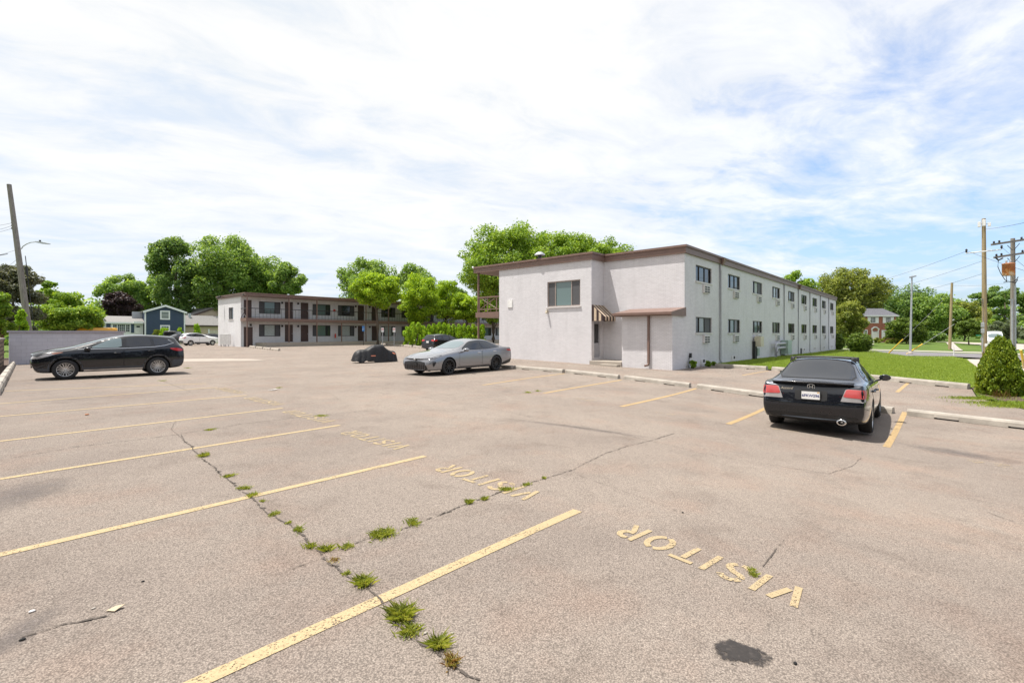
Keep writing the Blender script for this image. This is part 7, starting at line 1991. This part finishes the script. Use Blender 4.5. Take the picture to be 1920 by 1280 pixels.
BUSW = dict(band=[(1.70, 1.48), (1.25, 2.10), (-2.6, 2.12), (-2.6, 1.48)], glass=[[(1.55, 1.52), (1.20, 2.06), (0.50, 2.08), (0.50, 1.52)], [(0.40, 1.52), (0.40, 2.06), (-1.0, 2.08), (-1.0, 1.52)], [(-1.1, 1.52), (-1.1, 2.06), (-2.5, 2.08), (-2.5, 1.52)]], mir=(1.55, 1.55), doors=[])
far_car('yellow_van', 'yellow van with dark roof rack behind the grey block wall', VAN, M['paint_yellow'], AT(168, 55), R(178), BUSW, cat='van', scale=(.85, .95, .885), rails=True)

# ------------------------------------------------------------------ motorbike under a cover
pa_, pb_ = G(661, 681), G(743, 677.5)
L = (pb_ - pa_).length
root = empty('covered_motorcycle', pa_, math.atan2((pb_ - pa_).y, (pb_ - pa_).x), 'motorcycle under a black cover with orange reflective strips', 'motorcycle')
prof = [(0.0, .26, .22), (.02, .47, .27), (.06, .64, .31), (.12, .73, .35), (.20, .755, .38), (.25, .75, .38), (.28, .77, .37), (.36, .88, .36), (.45, .985, .36), (.56, 1.01, .35), (.655, 1.01, .32), (.68, .95, .30), (.73, .83, .28), (.80, .70, .27), (.86, .64, .27), (.91, .64, .27), (.95, .60, .25), (.985, .46, .20), (1.0, .28, .14)]
hem = [.16, .10, .07, .11, .13, .10, .05, .03, .02, .02, .02, .02, .02, .02, .03]
nx = 90; nt = 36; vs = []
xs_ = np.linspace(0, 1, nx)
hs = np.interp(xs_, [p[0] for p in prof], [p[1] for p in prof]); ws = np.interp(xs_, [p[0] for p in prof], [p[2] for p in prof]); hm_ = np.interp(xs_, np.linspace(0, 1, 15), hem)
for _ in range(1): hs[1:-1] = (hs[:-2] + 2 * hs[1:-1] + hs[2:]) / 4
from mathutils import noise as mnoise
for i in range(nx):
    for j in range(nt + 1):
        t = j / nt * 2 - 1; a = abs(t)
        if a < 0.5: y = ws[i] * 0.60 * (a / 0.5); z = hs[i] - 0.11 * (a / 0.5) ** 2.2
        else: y = ws[i] * (0.60 + 0.48 * ((a - 0.5) * 2) ** 0.8); z = (hs[i] - 0.11) + (hm_[i] - hs[i] + 0.11) * (a - 0.5) * 2
        y = math.copysign(y, t)
        fold = 0.038 * math.sin(xs_[i] * L * 9 + 2.5 * a + 1.7 * math.sin(xs_[i] * 7)) * max(0, a - 0.35) * 1.6 + 0.03 * (mnoise.noise(Vector((xs_[i] * L * 2.1, t * 1.6, 4.0))))
        y += math.copysign(fold, t) if a > 0.2 else 0
        sag = -0.03 * math.sin(xs_[i] * L * 5 + 1) * max(0, a - .3)
        vs.append((xs_[i] * L, y, max(0.03, z + sag + 0.012 * mnoise.noise(Vector((xs_[i] * L * 4, t * 3, 1.0))))))
fs = [(i*(nt+1)+j, i*(nt+1)+j+1, (i+1)*(nt+1)+j+1, (i+1)*(nt+1)+j) for i in range(nx - 1) for j in range(nt)]
fs += [tuple(range(nt + 1)), tuple(range((nx-1)*(nt+1), nx*(nt+1)))[::-1]]
m = MB(); m.add(vs, fs, 0, True); cov_ = m.build('cover', M['cover'], root)
bmv = bmesh.new(); bmv.from_mesh(cov_.data); bv = BVHTree.FromBMesh(bmv); bmv.free()
def strip_on(x0, x1, z0, z1, tilt=0.0):
    m = MB(); q = []
    for i in range(7):
        x = x0 + (x1 - x0) * i / 6
        for z in (z0, z1):
            zz = z + tilt * (x - x0); h = bv.ray_cast(Vector((x, -3, zz)), Vector((0, 1, 0)))
            y = h[0].y if h[0] else -.3
            q.append((x, y - 0.006, zz))
    m.add(q, [(2*i, 2*i+2, 2*i+3, 2*i+1) for i in range(6)]); m.build('reflective_strip', M['reflective'], root)
strip_on(L * .34, L * .45, .37, .42); strip_on(L * .875, L * .94, .50, .56, -0.45)
for x, r_ in ((L * .19, .25), (L * .86, .22)):
    m = MB(); m.lathe([(r_ * .6, -.07), (r_, -.05), (r_, .05), (r_ * .6, .07)], 28, 'Y', M=Matrix.Translation((x, -0.04, r_))); w_ = m.build('wheel', M['tyre'], root)
    m = MB(); m.lathe([(0, -.05), (r_ * .6, -.05)], 20, 'Y', M=Matrix.Translation((x, -0.04, r_))); m.build('rim', M['rim_silver'], w_)
